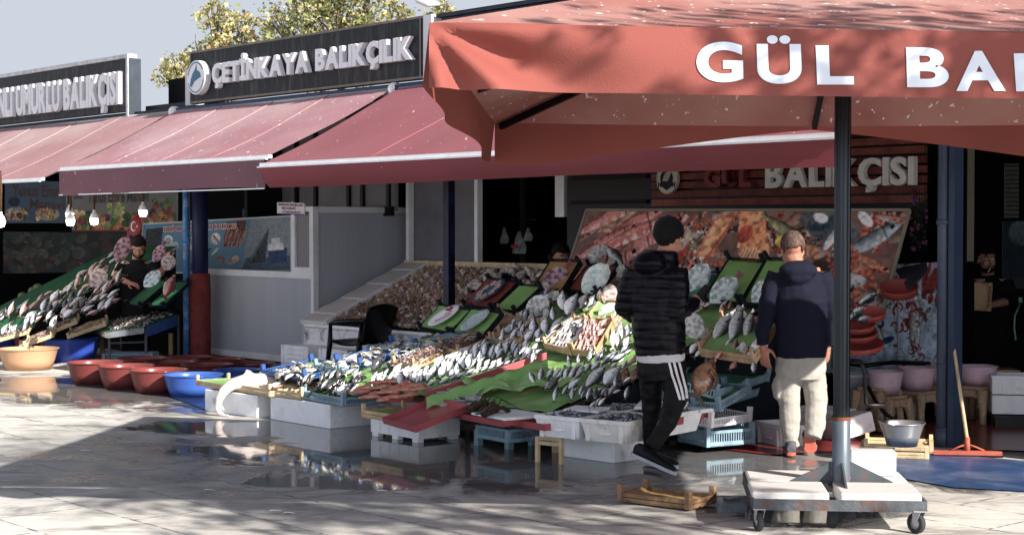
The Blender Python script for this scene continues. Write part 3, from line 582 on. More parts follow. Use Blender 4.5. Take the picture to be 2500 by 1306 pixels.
# ---------------------------------------------------------------- trees
def leafmat(n, c): return mat(n, c, .55, .25, 2, trans=.35)
LM = [leafmat('leaf_olive', '#8a9048'), leafmat('leaf_yellow', '#c4b878'), leafmat('leaf_brown', '#a88450'), leafmat('leaf_dark', '#6c743c')]
M_bark = mat('plane_bark', '#6f675a', .8, .35, 5, bump=.5)
def tree(label, base, blobs, n, ls, wts=(5, 5, 1, 4), trunkr=.16, seed=3):
    rr = random.Random(seed); t = thing('plane_tree', label, 'tree', base); base = Vector(base)
    top = sum((Vector(b_[0]) for b_ in blobs), Vector()) / len(blobs); fork = base.lerp(Vector((top.x, top.y, top.z)), .55); fork.x = base.x + (fork.x - base.x) * .5
    b = MB(); b.tube([base, base + (fork - base) * .5 + Vector((.1, 0, 0)), fork], [trunkr * 1.3, trunkr, trunkr * .8], 10); b.build('trunk', M_bark, t)
    b = MB()
    for c, r in blobs:
        c = Vector(c); m = fork.lerp(c, .5) + Vector((rr.uniform(-.2, .2), rr.uniform(-.2, .2), rr.uniform(0, .3))); b.tube([fork, m, c + Vector((0, 0, r * .6))], [trunkr * .5, trunkr * .25, .012], 6)
        for k in range(7):
            d = Vector((rr.gauss(0, 1), rr.gauss(0, 1), rr.gauss(.3, 1))).normalized() * r * rr.uniform(.6, 1.05); b.tube([m.lerp(c, rr.uniform(.3, 1)), c + d * .5 + Vector((0, 0, .05)), c + d], [.02, .012, .005], 4)
    b.build('limbs', M_bark, t)
    b = MB(); tot = sum(r ** 2 for _, r in blobs)
    for c, r in blobs:
        c = Vector(c); cl = [Vector((rr.gauss(0, 1), rr.gauss(0, 1), rr.gauss(0, 1))).normalized() * r * rr.uniform(.25, 1.0) for _ in range(int(14 + r * 14))]
        for _ in range(int(n * r * r / tot)):
            k = rr.choice(cl); p = c + k + Vector((rr.gauss(0, 1), rr.gauss(0, 1), rr.gauss(0, 1))) * r * .13
            a = Vector((rr.gauss(0, 1), rr.gauss(0, 1), rr.gauss(0, 1))).normalized(); d = a.orthogonal().normalized(); s = ls * rr.uniform(.5, 1.25); e = a.cross(d)
            pts = [(1, 0), (.35, .3), (.3, .95), (-.1, .4), (-.6, .5), (-.45, 0), (-.6, -.5), (-.1, -.4), (.3, -.95), (.35, -.3)]
            b.add([p + d * (x * s * .6) + e * (y * s * .6) + a * (.15 * s * abs(y)) for x, y in pts], [tuple(range(10))], rr.choices(range(4), wts)[0])
    b.build('crown', LM, t); return t
DT = 34.5
def bl(*L): return [(tuple(atD(x, y, DT + dd)), r * 1.27) for x, y, r, dd in L]
tree('yellowing plane tree rising behind the left end of the ÇETİNKAYA sign', (-5.9, 34.5, 0), bl((545, 60, .55, 0), (540, 130, .6, .5), (590, 110, .35, 0), (480, 150, .5, 0), (430, 175, .38, .5), (520, 30, .3, 0), (500, 190, .6, .5), (600, 70, .3, 0), (400, 195, .2, 0)), 2300, .11, (4, 9, 2, 2), seed=5)
tree('big plane tree with olive leaves reaching out of the picture behind the black sign', (-3.3, 35, 0), bl((670, 55, .4, 0), (640, 100, .35, 0), (740, 30, .75, .5), (830, 10, .8, 0), (900, 40, .7, 0), (960, 25, .45, .5), (800, 70, .8, 0), (700, 90, .45, 1), (880, 70, .6, 0), (990, 50, .22, 0), (760, -60, .9, 0), (900, -60, .8, 0)), 4300, .115, (7, 5, 1, 5), seed=9)
tree('thin top of a plane tree beside the perched gull', (-1.4, 35, 0), bl((1070, 40, .28, 0), (1085, 20, .2, 0), (1045, 60, .18, 0)), 260, .11, (5, 6, 1, 3), .05, seed=4)
# tree at the photographer's right whose crown dapples the parasol and the paving
tree('tall plane tree behind the photographer, its crown dappling the paving', (9.5, .5, 0), [((4.6, 3.2, 5.2), .75), ((5.7, 3.1, 5.4), .9), ((6.2, 1.9, 5.4), .8), ((7.2, 1.6, 5.7), .9), ((8.3, 1.2, 5.6), 1.0), ((5.2, 1.6, 4.9), .55), ((7.0, 3.0, 5.5), .5)], 1500, .13, seed=6, trunkr=.2)
# ---------------------------------------------------------------- fish stall table
def solve(A, px, py, L, far=True):
    d = ray(px, py).normalized(); m = CP - A; bq = m.dot(d); c = m.dot(m) - L * L; disc = bq * bq - c
    t = -bq + (math.sqrt(disc) if far else -math.sqrt(disc)) if disc > 0 else -bq
    return CP + d * t
def inpoly(x, y, P):
    c = False; j = len(P) - 1
    for i in range(len(P)):
        if (P[i][1] > y) != (P[j][1] > y) and x < (P[j][0] - P[i][0]) * (y - P[i][1]) / (P[j][1] - P[i][1]) + P[i][0]: c = not c
        j = i
    return c
st = thing('fish_stall', 'long sloping fish stall covered with green sheets under the red awning', 'market stall', W(7.6, 1.3))
TPOLY = [(630, 905), (760, 882), (900, 858), (1008, 842), (1052, 812), (1075, 795), (1130, 770), (1200, 745), (1290, 700)]
edge = [tp(*p_) for p_ in TPOLY]; right = [tbl(9.9, -.25), tbl(9.75, 2.7)]; q = [p_ - ZV * .03 for p_ in edge + [tbl(6.6, -.25)] + right]
def in_table(P): return inpoly(P.x, P.y, [(v.x, v.y) for v in q])
b = MB(); b.prism([p - ZV * .04 for p in q], ZV * .04)
b.build('table_top', mat('table_board', '#3a2c22', .8), st)
def gs(u, v):
    s = 5.38 + 4.4 * u; n = 2.74 - 3.0 * v; return tbl(s, n, .012 * mnoise.noise(Vector((s * 5, n * 5, 0))) + .006 * math.sin(s * 23 + n * 9) - .012)
gb = MB(); gb.grid(gs, 110, 75); kf = [f_ for f_ in gb.f if in_table(sum((Vector(gb.v[i]) for i in f_), Vector()) / 4)]; gb.f = kf; gb.m = [0] * len(kf); gb.sm = [True] * len(kf); gb.build('green_sheet', M_green, st)
for s, n in ((6.1, 2.4), (7.5, 2.5), (9.6, 2.5), (7, 1.2), (8.5, 1.2), (9.6, 1.2), (7.2, -.1), (9.7, -.1)):
    if 1:
        b = MB(); p = tbl(s, n); b.bar((p.x, p.y, 0), p - ZV * .07, .05); b.build('leg', M_wood, st)
b = MB(); b.prism([tbl(9.82, 2.5, -.08), tbl(9.82, -.2, -.08), W(9.82, -.2, .02), W(9.82, 2.5, .02)], SV * .01); b.build('side_board', mat('side_board', '#151820', .8), st)
# ---------------------------------------------------------------- trays and crates
M_old = mat('wet_old_wood', '#8c6c48', .5, .4, 6, bump=.4, dirt='#2c1a10', dirtamt=.85, dscale=5)
def frame3(A, B, U):
    x = (B - A); y = (U - A); n = x.cross(y).normalized()
    if n.z < 0: n = -n
    return x, y, n
def crate(label, A, B, U, kind='wood', h=.07, group=None, liner=None, posts=True, cat='crate', name=None, ph=.05):
    """open tray: corner A, B along the near edge, U the far corner above A"""
    x, y, n = frame3(A, B, U); lx, ly = x.length, y.length; X = x.normalized(); Y = y.normalized(); Cn = A + x / 2 + y / 2
    t = thing(name or {'old': 'wooden_crate', 'wood': 'wooden_crate', 'pale': 'wooden_crate', 'grey': 'plastic_crate', 'blue': 'plastic_crate', 'black': 'plastic_crate', 'red': 'plastic_tray', 'white': 'plastic_crate'}[kind], label, cat, Cn, group)
    m = {'old': M_old, 'wood': M_wood, 'pale': M_wood2, 'grey': M_bluel, 'blue': mat('crate_blue', '#27549a', .45, .15, 9), 'black': mat('crate_black', '#16202a', .45, .2, 9), 'red': M_redb, 'white': M_white}[kind]
    Mx = Matrix((X, n.cross(X), n)).transposed(); Y2 = Y
    b = MB(); b.prism([A, A + x, A + x + y, A + y], n * .008, 0); b.build('base', m, t)
    th = .008
    def side(P, Q, nm='side'):
        b = MB(); d = (Q - P).normalized(); inn = (Cn - (P + Q) / 2); inn = (inn - d * inn.dot(d)).normalized() * th
        if kind in ('wood', 'pale', 'old'):
            for z0, z1 in ((.004, h * .48), (h * .56, h)): b.prism([P + n * z0, Q + n * z0, Q + n * z1, P + n * z1], inn)
        elif kind in ('grey', 'blue', 'black', 'white'):
            b.prism([P + n * .0, Q + n * .0, Q + n * h * .3, P + n * h * .3], inn); b.prism([P + n * h * .82, Q + n * h * .82, Q + n * h, P + n * h], inn * 1.3)
            L = (Q - P).length; k = max(3, int(L / .022))
            for i in range(k + 1):
                c = P.lerp(Q, (i + .0) / k); c2 = c + d * (.009 if i < k else -.009); b.prism([c + n * h * .3, c2 + n * h * .3, c2 + n * h * .82, c + n * h * .82], inn * .8)
        else: b.prism([P, Q, Q + n * h - inn * 1.0, P + n * h - inn * 1.0], inn)
        b.build(nm, m, t)
    cs = [A, A + x, A + x + y, A + y]
    for i in range(4): side(cs[i], cs[(i + 1) % 4])
    if posts:
        for i in range(4):
            c = cs[i]; dx = (Cn - c); dx.normalize(); b = MB(); c = c + dx * .02; s_ = .028 if kind in ('wood', 'pale') else .034
            b.prism([c - X * s_ / 2 - Y * s_ / 2, c + X * s_ / 2 - Y * s_ / 2, c + X * s_ / 2 + Y * s_ / 2, c - X * s_ / 2 + Y * s_ / 2], n * (h + ph)); b.build('corner_post', m, t)
    if liner:
        def f(u, v): p = A + x * (.03 + .94 * u) + y * (.03 + .94 * v); return p + n * (.03 + .006 * mnoise.noise(Vector((u * 6, v * 6, lx * 9))) + .03 * max(0, abs(u - .5) - .42) * 8)
        MB().grid(f, 14, 12).build('liner', liner, t)
    CR[label] = (A, x, y, n); return t
CR = {}
def crate_px(label, a, b_, u, L, kind='wood', h=.07, lift=.03, **k):
    A = tp(*a, lift); B = tp(*b_, lift); U = solve(A, u[0], u[1], L); return crate(label, A, B, U, kind, h, **k)
G = M_green
M_gl = mat('green_liner', '#7cae56', .5, .15, 6, bump=.4, bscale=18)
M_tg = mat('teal_liner', '#2d8464', .55, .2, 7, bump=.6, bscale=40)
crate_px('wooden crate of pale whiting in the middle of the stall', (1330, 853), (1396, 868), (1407, 787), .55, 'wood', .06)
crate_px('wooden crate of small red mullet right of the crate of whiting', (1400, 868), (1458, 872), (1447, 790), .55, 'wood', .06)
crate_px('wooden crate of small silver fish beside the black ribbon fish', (1150, 812), (1200, 838), (1222, 765), .5, 'wood', .05)
crate_px('wooden crate holding the black and silver ribbon fish', (1205, 838), (1258, 850), (1272, 790), .5, 'wood', .05)
crate_px('wooden crate of little pink shrimps nearest the oysters', (960, 900), (1010, 905), (1080, 848), .62, 'wood', .06)
crate_px('wooden crate of little pink shrimps below the white oval plate', (1075, 862), (1120, 872), (1180, 815), .6, 'wood', .06)
crate_px('pale blue plastic crate of oysters left of the brown pigeon grey fish', (768, 905), (830, 918), (905, 868), .62, 'grey', .06)
crate_px('deep blue plastic crate of oysters at the left corner of the stall', (640, 915), (745, 930), (762, 888), .5, 'blue', .05)
crate_px('deep blue plastic crate of oysters next to the white foam boxes', (820, 890), (880, 900), (962, 842), .6, 'blue', .05)
crate_px('pale plastic crate with a blue oval plate above the oysters', (1000, 850), (1068, 865), (1130, 815), .55, 'grey', .05, liner=M_gl)
crate_px('black tray lined green under the white oval plate with the red rose', (1028, 808), (1104, 822), (1082, 752), .36, 'black', .05, liner=M_gl)
crate_px('black tray lined green holding the speckled pale plate', (1108, 823), (1180, 836), (1160, 760), .38, 'black', .05, liner=M_gl)
crate_px('black tray lined red with the blue oval plate of fish steaks', (1135, 752), (1207, 762), (1200, 686), .42, 'black', .05, liner=mat('red_liner', '#8c3a30', .55, .15, 7))
crate_px('black tray lined green holding one blue backed bonito', (1212, 764), (1262, 770), (1278, 702), .42, 'black', .05, liner=M_gl)
crate_px('black tray lined yellow under the purple turbot', (1300, 725), (1372, 730), (1352, 642), .5, 'black', .06, liner=mat('yellow_liner', '#b08a3c', .6, .15, 7))
crate_px('black tray lined orange under the big white turbot', (1388, 720), (1462, 725), (1442, 655), .5, 'black', .06, liner=mat('orange_liner', '#9c4e30', .6, .15, 7))
crate_px('green edged tray behind the photographer facing white turbot, left of its row', (1655, 735), (1720, 742), (1700, 672), .5, 'black', .06, liner=M_tg)
crate_px('dark green tray lined green with the middle white turbot', (1722, 742), (1812, 752), (1786, 640), .62, 'black', .06, liner=M_gl, ph=.07)
crate_px('dark green tray lined green with the last white turbot, partly behind the man in navy', (1818, 752), (1900, 758), (1880, 640), .62, 'black', .06, liner=M_gl, ph=.07)
crate_px('wooden crate with three big grey sea bass', (1710, 870), (1845, 890), (1768, 790), .6, 'wood', .07, liner=M_gl)
crate_px('wooden crate with green sheet between the pink ray and the whiting', (1428, 795), (1500, 800), (1470, 745), .4, 'wood', .06, liner=M_gl)
# red boards and their green edging on the near side
def board(label, a, b_, h, lift=-.01, m=None, name='red_board', w=.02):
    A = tp(*a, lift); B = tp(*b_, lift); bb = MB(); bb.prism([A, B, B + ZV * h, A + ZV * h], (B - A).cross(ZV).normalized() * -w); o = bb.build(name, m or M_redb, bevel=.004); tag(o, label, 'board'); return o
board('red plastic edge board running up behind the salmon fillets', (1040, 985), (1335, 888), .095, w=.03)
def gedge(u, v):
    A = tp(1042, 985, .098); B = tp(1338, 888, .098); p = A.lerp(B, u); return p + Vector((.01 * v - .01, .09 - .11 * v, .03 * math.sin(3.1 * v) - .05 * v ** 3 + .02 * math.sin(u * 31) * v + .02 * math.sin(v * 3)))
o = MB().grid(gedge, 40, 6).build('green_edging_sheet', M_green); tag(o, 'bunched green sheet draped over the red edge board', 'sheet')
def drape(u, v):
    a = tp(1120, 948, .02).lerp(tp(1345, 905, .05), u); c = tp(1175, 968, .02).lerp(tp(1420, 950, .03), u); p = a.lerp(c, v); return p + ZV * (.05 * abs(mnoise.noise(Vector((u * 5, v * 4, 3)))) + .02 * math.sin(u * 17 + v * 5) + .035)
o = MB().grid(drape, 50, 16).build('green_paper', mat('light_green_paper', '#86b060', .5, .15, 6, bump=.4, bscale=12)); tag(o, 'crumpled light green paper spread left of the sunlit fish', 'sheet')
# ---------------------------------------------------------------- fish
def mix3(a, b_, t): return tuple(x + (y - x) * t for x, y in zip(a, b_))
def fish_mesh(name, k, wd, back, side, belly, gill=None, fork=.5, stripes=0, spots=None, tail=.16, fat=1., dors=.05, seed=1):
    """unit length fish along +x (nose), z dorsal, y lateral"""
    k *= 1.08; wd *= 1.2; rr = random.Random(seed); back, side, belly = C(back), C(side), C(belly); b = MB(); NS, NR = 22, 14; vs = []; cs = []
    for i in range(NS + 1):
        t = i / NS; x = tail + (1 - tail) * t; e = math.sin(math.pi * min(1, t ** .8)) ** .75; env = (.16 * (1 - t) ** 2 + e * (.55 + .45 * math.sin(math.pi * min(1, max(0, t * .95 + .12))))) * (1 if t < .97 else .55)
        H = k / 2 * env * fat; Wd = wd / 2 * (.12 * (1 - t) + e * .95) * (1 if t < .97 else .6); cz = -.012 * math.sin(math.pi * t)
        for j in range(NR):
            a = 2 * math.pi * j / NR; zz = math.cos(a); y = math.sin(a); vs.append((x, y * Wd, cz + zz * H))
            c = mix3(side, back, min(1, max(0, zz - .05) / .45)) if zz > .05 else mix3(side, belly, min(1, (-zz + .05) / .3))
            if stripes and zz > .1 and math.sin(x * stripes + zz * 3) > .2: c = mix3(c, (0.01, .015, .02), .65)
            if spots and rr.random() < .3: c = mix3(c, C(spots), .8)
            if gill and .74 < t < .80 and zz < .55: c = C(gill)
            if not gill and .75 < t < .80: c = tuple(v * .25 for v in c)
            if t > .86: c = tuple(v * .55 for v in c)
            if t > .96: c = tuple(v * .5 for v in c)
            c = tuple(v * rr.uniform(.8, 1.2) for v in c); cs.append(c)
    fs = [(i * NR + j, (i + 1) * NR + j, (i + 1) * NR + (j + 1) % NR, i * NR + (j + 1) % NR) for i in range(NS) for j in range(NR)] + [tuple(range(NR)), tuple(NS * NR + j for j in range(NR - 1, -1, -1))]
    b.add(vs, fs, 0, cs, True)
    fc = mix3(back, (.05, .05, .05), .4); h = k * .45 + .03; th = .004
    def fin(pts): b.prism([(x, -th, z) for x, z in pts], (0, 2 * th, 0), 0, fc)
    fin([(tail + .05, .02), (0, h), (tail * fork, 0), (0, -h), (tail + .05, -.02)])
    top = k / 2 * .93 * fat; fin([(.35, top * .6), (.42, top + dors), (.62, top + dors), (.74, top * .8), (.6, top * .5)])
    fin([(.3, -top * .5), (.33, -top - dors * .7), (.45, -top * .7)])
    for sy in (-1, 1):
        b.ball((.905, sy * wd * .27, k * .06), .02, 8, 5, 0, (.62, .6, .5)); b.ball((.906, sy * (wd * .27 + .008), k * .06), .0145, 8, 5, 0, (.005, .005, .005))
        b.prism([(.70, sy * wd * .47, -.01), (.56, sy * (wd * .47 + .02), -.05), (.57, sy * (wd * .47 + .02), .0)], (0, sy * .004, .0), 0, fc)
    return b.mesh(name, M_fish, True)
M_fish = mat('fish_skin', '#ffffff', .2, .25, 22, vc=True, rnd=.18, bump=.12, bscale=60, spec=.7, coat=.25)
M_flat = mat('flatfish_skin', '#ffffff', .35, .18, 14, vc=True, rnd=.08, bump=.3, bscale=50)
FM = {
 'bream': fish_mesh('bream', .40, .15, '#2c3238', '#bcc2c8', '#ffffff', dors=.04, seed=2),
 'breamg': fish_mesh('bream_red_gill', .38, .15, '#2c3238', '#bcbfc2', '#e2e0e0', gill='#7c1620', dors=.04, seed=3),
 'bass': fish_mesh('bass', .24, .14, '#2a3036', '#bcc2c8', '#dadcde', seed=4),
 'bassg': fish_mesh('bass_red_gill', .25, .15, '#2c3238', '#c8cacc', '#ecebea', gill='#86202a', seed=5),
 'bonito': fish_mesh('bonito', .22, .16, '#0c1626', '#3c4858', '#b0b8c0', stripes=60, fork=.75, seed=6),
 'mack': fish_mesh('mackerel', .17, .12, '#0e2430', '#5e7078', '#cfd6d8', stripes=75, fork=.75, seed=7),
 'whit': fish_mesh('whiting', .17, .10, '#8f8a88', '#ccc6c4', '#f0eaec', seed=8),
 'mull': fish_mesh('mullet', .19, .13, '#9c5a50', '#cc9c90', '#f0d4c8', seed=9),
 'meag': fish_mesh('meagre', .24, .17, '#3e4248', '#94989c', '#d0d2d4', seed=10),
 'dark': fish_mesh('dark_fish', .26, .18, '#181a1e', '#35373a', '#6c6860', spots='#55504a', seed=11),
 'black': fish_mesh('black_fish', .2, .15, '#07080a', '#15171a', '#2c2e30', seed=12),
 'brown': fish_mesh('brown_fish', .42, .30, '#3a2014', '#6f4426', '#8c6040', spots='#a0683a', seed=13, dors=.07),
 'rib': fish_mesh('ribbon_fish', .045, .02, '#14181e', '#9aa2a8', '#c8ccd0', tail=.02, seed=14, dors=.008),
 'red': fish_mesh('red_fish', .3, .2, '#7a1e1c', '#a04038', '#c08478', seed=15),
 'silver': fish_mesh('silver_fish', .22, .12, '#4a5258', '#c2c6ca', '#e8eaec', seed=16),
 'gurn': fish_mesh('grey_gurnard', .34, .3, '#2c2a2e', '#4a464a', '#605a5c', spots='#2a2426', seed=17)}
def flat_mesh(name, c1, c2, k=.78, seed=1, tailc='#8c5050', spike=False):
    rr = random.Random(seed); b = MB(); NS, NR = 40, 44; vs = []; cs = []; c1, c2 = C(c1), C(c2)
    for i in range(NS + 1):
        t = i / NS; x = .16 + .84 * t; H = k / 2 * (math.sin(math.pi * min(1, .04 + .96 * t)) ** .62) * (1 if t > .1 else .2 + 6 * t * 1.33); H = max(.04, min(H, k / 2) * .86)
        for j in range(NR):
            a = 2 * math.pi * j / NR; y = math.sin(a) * (.045 * math.sin(math.pi * t) ** .5 + .004) * (1 - abs(math.cos(a)) ** 6 * .5); z = math.cos(a) * H
            f = mnoise.noise(Vector((x * 9, z * 9, seed))) + .35 * mnoise.noise(Vector((x * 30, z * 30, seed))) ; c = mix3(c1, c2, max(0, min(1, f * 2.2 + .35))); vs.append((x, y, z)); cs.append(tuple(v * rr.uniform(.85, 1.15) for v in c))
    fs = [(i * NR + j, (i + 1) * NR + j, (i + 1) * NR + (j + 1) % NR, i * NR + (j + 1) % NR) for i in range(NS) for j in range(NR)] + [tuple(range(NR)), tuple(NS * NR + j for j in range(NR - 1, -1, -1))]
    b.add(vs, fs, 0, cs, True); tc = C(tailc)
    b.prism([(.2, -.006, .03), (0, -.004, .1), (-.02, -.004, 0), (0, -.004, -.08), (.2, -.006, -.03)], (0, .01, 0), 0, tc)
    b.tube([(.25, -.05, .0), (.45, -.055, .02), (.6, -.05, .03)], [.012, .02, .01], 6, 0, tc, flat=.5)
    return b.mesh(name, M_flat, True)
FM['turw'] = flat_mesh('white_turbot', '#f0f6f6', '#c4d4d8', .6, seed=3, tailc='#8c7a78'); FM['turp'] = flat_mesh('purple_turbot', '#b894a0', '#6c3450', .56, seed=5, tailc='#84343c')
FM['turs'] = flat_mesh('spotted_turbot', '#e4ecee', '#8ca0ac', .6, seed=8); FM['ray'] = flat_mesh('pink_ray', '#c8b8b4', '#946c6c', .8, seed=9, tailc='#6f5a58'); FM['rayg'] = flat_mesh('grey_ray', '#dcdcda', '#a09c98', .7, seed=12, tailc='#8a8a8a')
NMS = {'bream': 'sea_bream', 'breamg': 'sea_bream', 'bass': 'sea_bass', 'bassg': 'sea_bass', 'bonito': 'bonito', 'mack': 'mackerel', 'whit': 'whiting', 'mull': 'red_mullet', 'meag': 'grey_sea_bass', 'dark': 'dark_fish', 'black': 'black_fish', 'brown': 'grouper', 'rib': 'ribbon_fish', 'red': 'red_fish', 'silver': 'silver_fish', 'gurn': 'gurnard', 'turw': 'turbot', 'turp': 'turbot', 'turs': 'turbot', 'ray': 'ray', 'rayg': 'ray'}
def scatter(poly, n, fn, rr):
    xs = [p[0] for p in poly]; ys = [p[1] for p in poly]; k = 0; tries = 0
    while k < n and tries < 9000:
        tries += 1; x = rr.uniform(min(xs), max(xs)); y = rr.uniform(min(ys), max(ys))
        if inpoly(x, y, poly): fn(x, y); k += 1
FR_ = random.Random(11)
def put_fish(kind, A, H, label, group=None, roll=None, L=None):
    x = (H - A); L = L or x.length; x.normalize(); tocam = (CP - A).normalized(); y = (tocam - x * tocam.dot(x)).normalized(); z = x.cross(y)
    if roll is None: roll = FR_.uniform(-.5, .5)
    y2 = y * math.cos(roll) + z * math.sin(roll); z2 = x.cross(y2); sgn = 1
    o = bpy.data.objects.new(NMS[kind], FM[kind]); COL.objects.link(o)
    o.matrix_world = Matrix.Translation(A) @ (Matrix((x, y2, z2)).transposed() * L).to_4x4()
    o.matrix_world = Matrix.Translation(A) @ Matrix((x * L, y2 * L, z2 * L)).transposed().to_4x4()
    return tag(o, label, 'fish', group)
def fpx(kind, tail, head, L, label, group=None, roll=None, lift=.035, plane=tp):
    sw = head[1] > tail[1]; lo, hi = (head, tail) if sw else (tail, head); A = plane(*lo, lift)
    Lp = math.hypot(head[0] - tail[0], head[1] - tail[1]) * A.y / F; Lp *= 1.1; L = Lp * .9 if kind[:3] in ('tur', 'ray') else Lp; H = solve(A, hi[0], hi[1], L); H = A + (H - A).normalized() * L
    return put_fish(kind, H, A, label, group, roll) if sw else put_fish(kind, A, H, label, group, roll)
def c3(x, y): return (1150 + x * .30624, 560 + y * .30624)
def c2(x, y): return (700 + x * .3062, 560 + y * .3062)
def c4(x, y): return (1600 + x * .30624, 480 + y * .30624)
def c6(x, y): return (450 + x * .3415, 860 + y * .3415)
def c7(x, y): return (1100 + x * .3415, 860 + y * .3415)
def row(kind, conv, lst, L, label, group, lift=.035, roll=None):
    od = ['leftmost', 'second from left', 'third from left', 'fourth from left', 'fifth from left', 'sixth from left', 'seventh from left', 'eighth from left']; srt = sorted(x[2] for x in lst)
    for (a, b_, c, d) in lst: fpx(random.choice(kind) if isinstance(kind, (list, tuple)) else kind, conv(a, b_), conv(c, d), L * FR_.uniform(.93, 1.07), label + (', ' + od[srt.index(c)] if len(lst) <= 8 and len(label.split()) <= 12 else ''), group, roll, lift)
row('bream', c3, [(740, 670, 730, 480), (750, 715, 850, 505), (865, 660, 930, 500), (910, 640, 990, 520), (800, 700, 800, 560)], .33, 'grey sea bream propped head up just below the white turbot', 'sea bream below the white turbot')
row('bream', c3, [(500, 850, 500, 700), (585, 850, 600, 690), (660, 740, 650, 612)], .31, 'grey sea bream standing head up left of the crate of whiting', 'sea bream left of the whiting crate')
row('bass', c3, [(615, 845, 740, 685), (560, 900, 670, 838), (690, 800, 890, 680), (640, 820, 800, 720), (590, 880, 720, 790)], .36, 'slim silver sea bass leaning between the sea bream and the crate of whiting', 'slim sea bass beside the whiting crate')
fpx('silver', c3(420, 895), c3(400, 800), .25, 'plump white bellied fish standing at the upper end of the red gilled row')
fpx('dark', c3(470, 890), c3(570, 835), .27, 'dark fish lying beside the white bellied one above the red gilled row')
row('bassg', c3, [(1130, 970, 1140, 780), (1190, 930, 1200, 720), (1165, 960, 1170, 790)], .36, 'silver sea bass with red gills standing just left of the man in the puffer jacket', 'sea bass beside the man in the puffer jacket')
row('bream', c3, [(1245, 900, 1250, 740), (1215, 960, 1260, 850)], .3, 'grey sea bream half hidden behind the back of the man in the puffer jacket', 'sea bream beside the man in the puffer jacket')
row('bonito', c3, [(930, 1085, 980, 920), (970, 1100, 1080, 930), (1020, 1092, 1190, 960), (1090, 1072, 1255, 980), (1180, 1005, 1275, 890), (1205, 1010, 1290, 950)], .40, 'dark blue backed bonito leaning head up in the row above the sunlit fish', 'bonito above the sunlit fish')
row('bassg', c3, [(850, 1085, 860, 985), (800, 1112, 768, 1000), (890, 1100, 905, 1040)], .24, 'short silver fish at the left end of the row of bonito', 'short fish beside the bonito')
row('bassg', c3, [(130, 1012, 130, 925), (172, 1012, 176, 905), (222, 1012, 236, 880), (262, 1010, 300, 868), (360, 1010, 412, 898), (410, 1000, 472, 893), (470, 985, 552, 888), (100, 1030, 60, 965)], .25, 'small silver fish with red gills, upper row on the green edging', 'upper row of red gilled fish')
row('bonito', c3, [(312, 1012, 382, 883), (285, 1030, 330, 960), (10, 1095, 62, 1008), (60, 1092, 112, 1008)], .25, 'small blue backed fish among the red gilled rows', 'blue backed fish among the red gilled rows')
row('breamg', c3, [(100, 1112, 152, 1030), (150, 1102, 204, 1038), (200, 1085, 252, 1015), (260, 1064, 322, 1010), (330, 1052, 392, 990), (400, 1024, 462, 965), (440, 1012, 524, 960), (40, 1130, 90, 1060)], .21, 'small pale fish with red gills in the lower row on the green edging', 'lower row of red gilled fish')
row('silver', c3, [(x, 1150 - x * .27, x + 70, 1108 - x * .27) for x in range(-180, 430, 62)], .22, 'small white fish laid flat along the near green edge', 'white fish along the green edge', .05)
row('bassg', c3, [(512, 1242, 460, 1118), (542, 1232, 572, 1083), (592, 1202, 662, 1092), (640, 1192, 722, 1098), (740, 1212, 772, 1088), (772, 1217, 842, 1088), (802, 1202, 902, 1108), (690, 1210, 740, 1100)], .3, 'bright silver sea bass with red gill standing on the sunlit green paper', 'sea bass on the sunlit paper', .06)
fpx('dark', c3(598, 1292), c3(712, 1162), .48, 'large nearly black sea bass leaning left of the carp', lift=.06); fpx('silver', c3(740, 1300), c3(882, 1178), .46, 'large pale scaly carp beside the dark sea bass', lift=.06)
fpx('meag', c3(885, 1290), c3(1092, 1068), .62, 'longest silver sea bass of the lower row, leaning to the right', lift=.05); fpx('breamg', c3(1040, 1265), c3(1200, 1080), .5, 'large white fish with red gill, left of the two brown ones', lift=.06)
row('brown', c3, [(1190, 1240, 1252, 1092), (1270, 1225, 1325, 1100)], .32, 'brown rockfish standing beside the leg of the man in the puffer jacket', 'brown rockfish')
row(['dark', 'meag'], c7, [(930, 335, 960, 268), (1000, 315, 1012, 248), (1068, 315, 1122, 243), (1128, 295, 1166, 238)], .2, 'little grey fish standing behind the foam boxes of anchovies', 'little fish behind the anchovy boxes')
row('red', c3, [(1225, 1085, 1300, 1050), (1255, 1075, 1335, 1015), (1280, 1065, 1330, 990)], .2, 'small red fish lying between the bonito and the sunlit paper', 'small red fish')
row('whit', c3, [(150, 755, 190, 662), (190, 745, 240, 658), (240, 732, 292, 652), (290, 705, 334, 658), (80, 812, 152, 758), (112, 824, 192, 758), (152, 824, 242, 748), (100, 790, 210, 720)], .24, 'slim silver fish in the wooden crate left of the ribbon fish', 'slim fish in the upper wooden crate')
row('rib', c3, [(215 + 12 * i, 845 - 3 * i, 395 + 9 * i, 690 + 12 * i) for i in range(7)] + [(20 + 25 * i, 960 - 10 * i, 190 + 6 * i, 830 + 10 * i) for i in range(6)], .62, 'long black and silver ribbon fish in the narrow wooden crate', 'ribbon fish', .06)
row('bream', c2, [(850, 1185, 920, 1060), (1090, 1205, 1082, 1108), (1150, 1195, 1192, 1068), (1210, 1205, 1272, 1066), (1310, 1112, 1342, 1008), (1410, 1125, 1422, 978), (1180, 1130, 1215, 1040), (1250, 1120, 1260, 1030)], .27, 'grey sea bream standing in the rows behind the salmon fillets', 'sea bream behind the salmon')
row('breamg', c2, [(700, 1195, 722, 1128), (780, 1175, 812, 1108), (1000, 1205, 968, 1130), (960, 1152, 1062, 1078), (1290, 1185, 1352, 1098), (1340, 1180, 1380, 1110)], .22, 'small pale bream lying at the left end of the rows behind the salmon', 'pale bream behind the salmon')
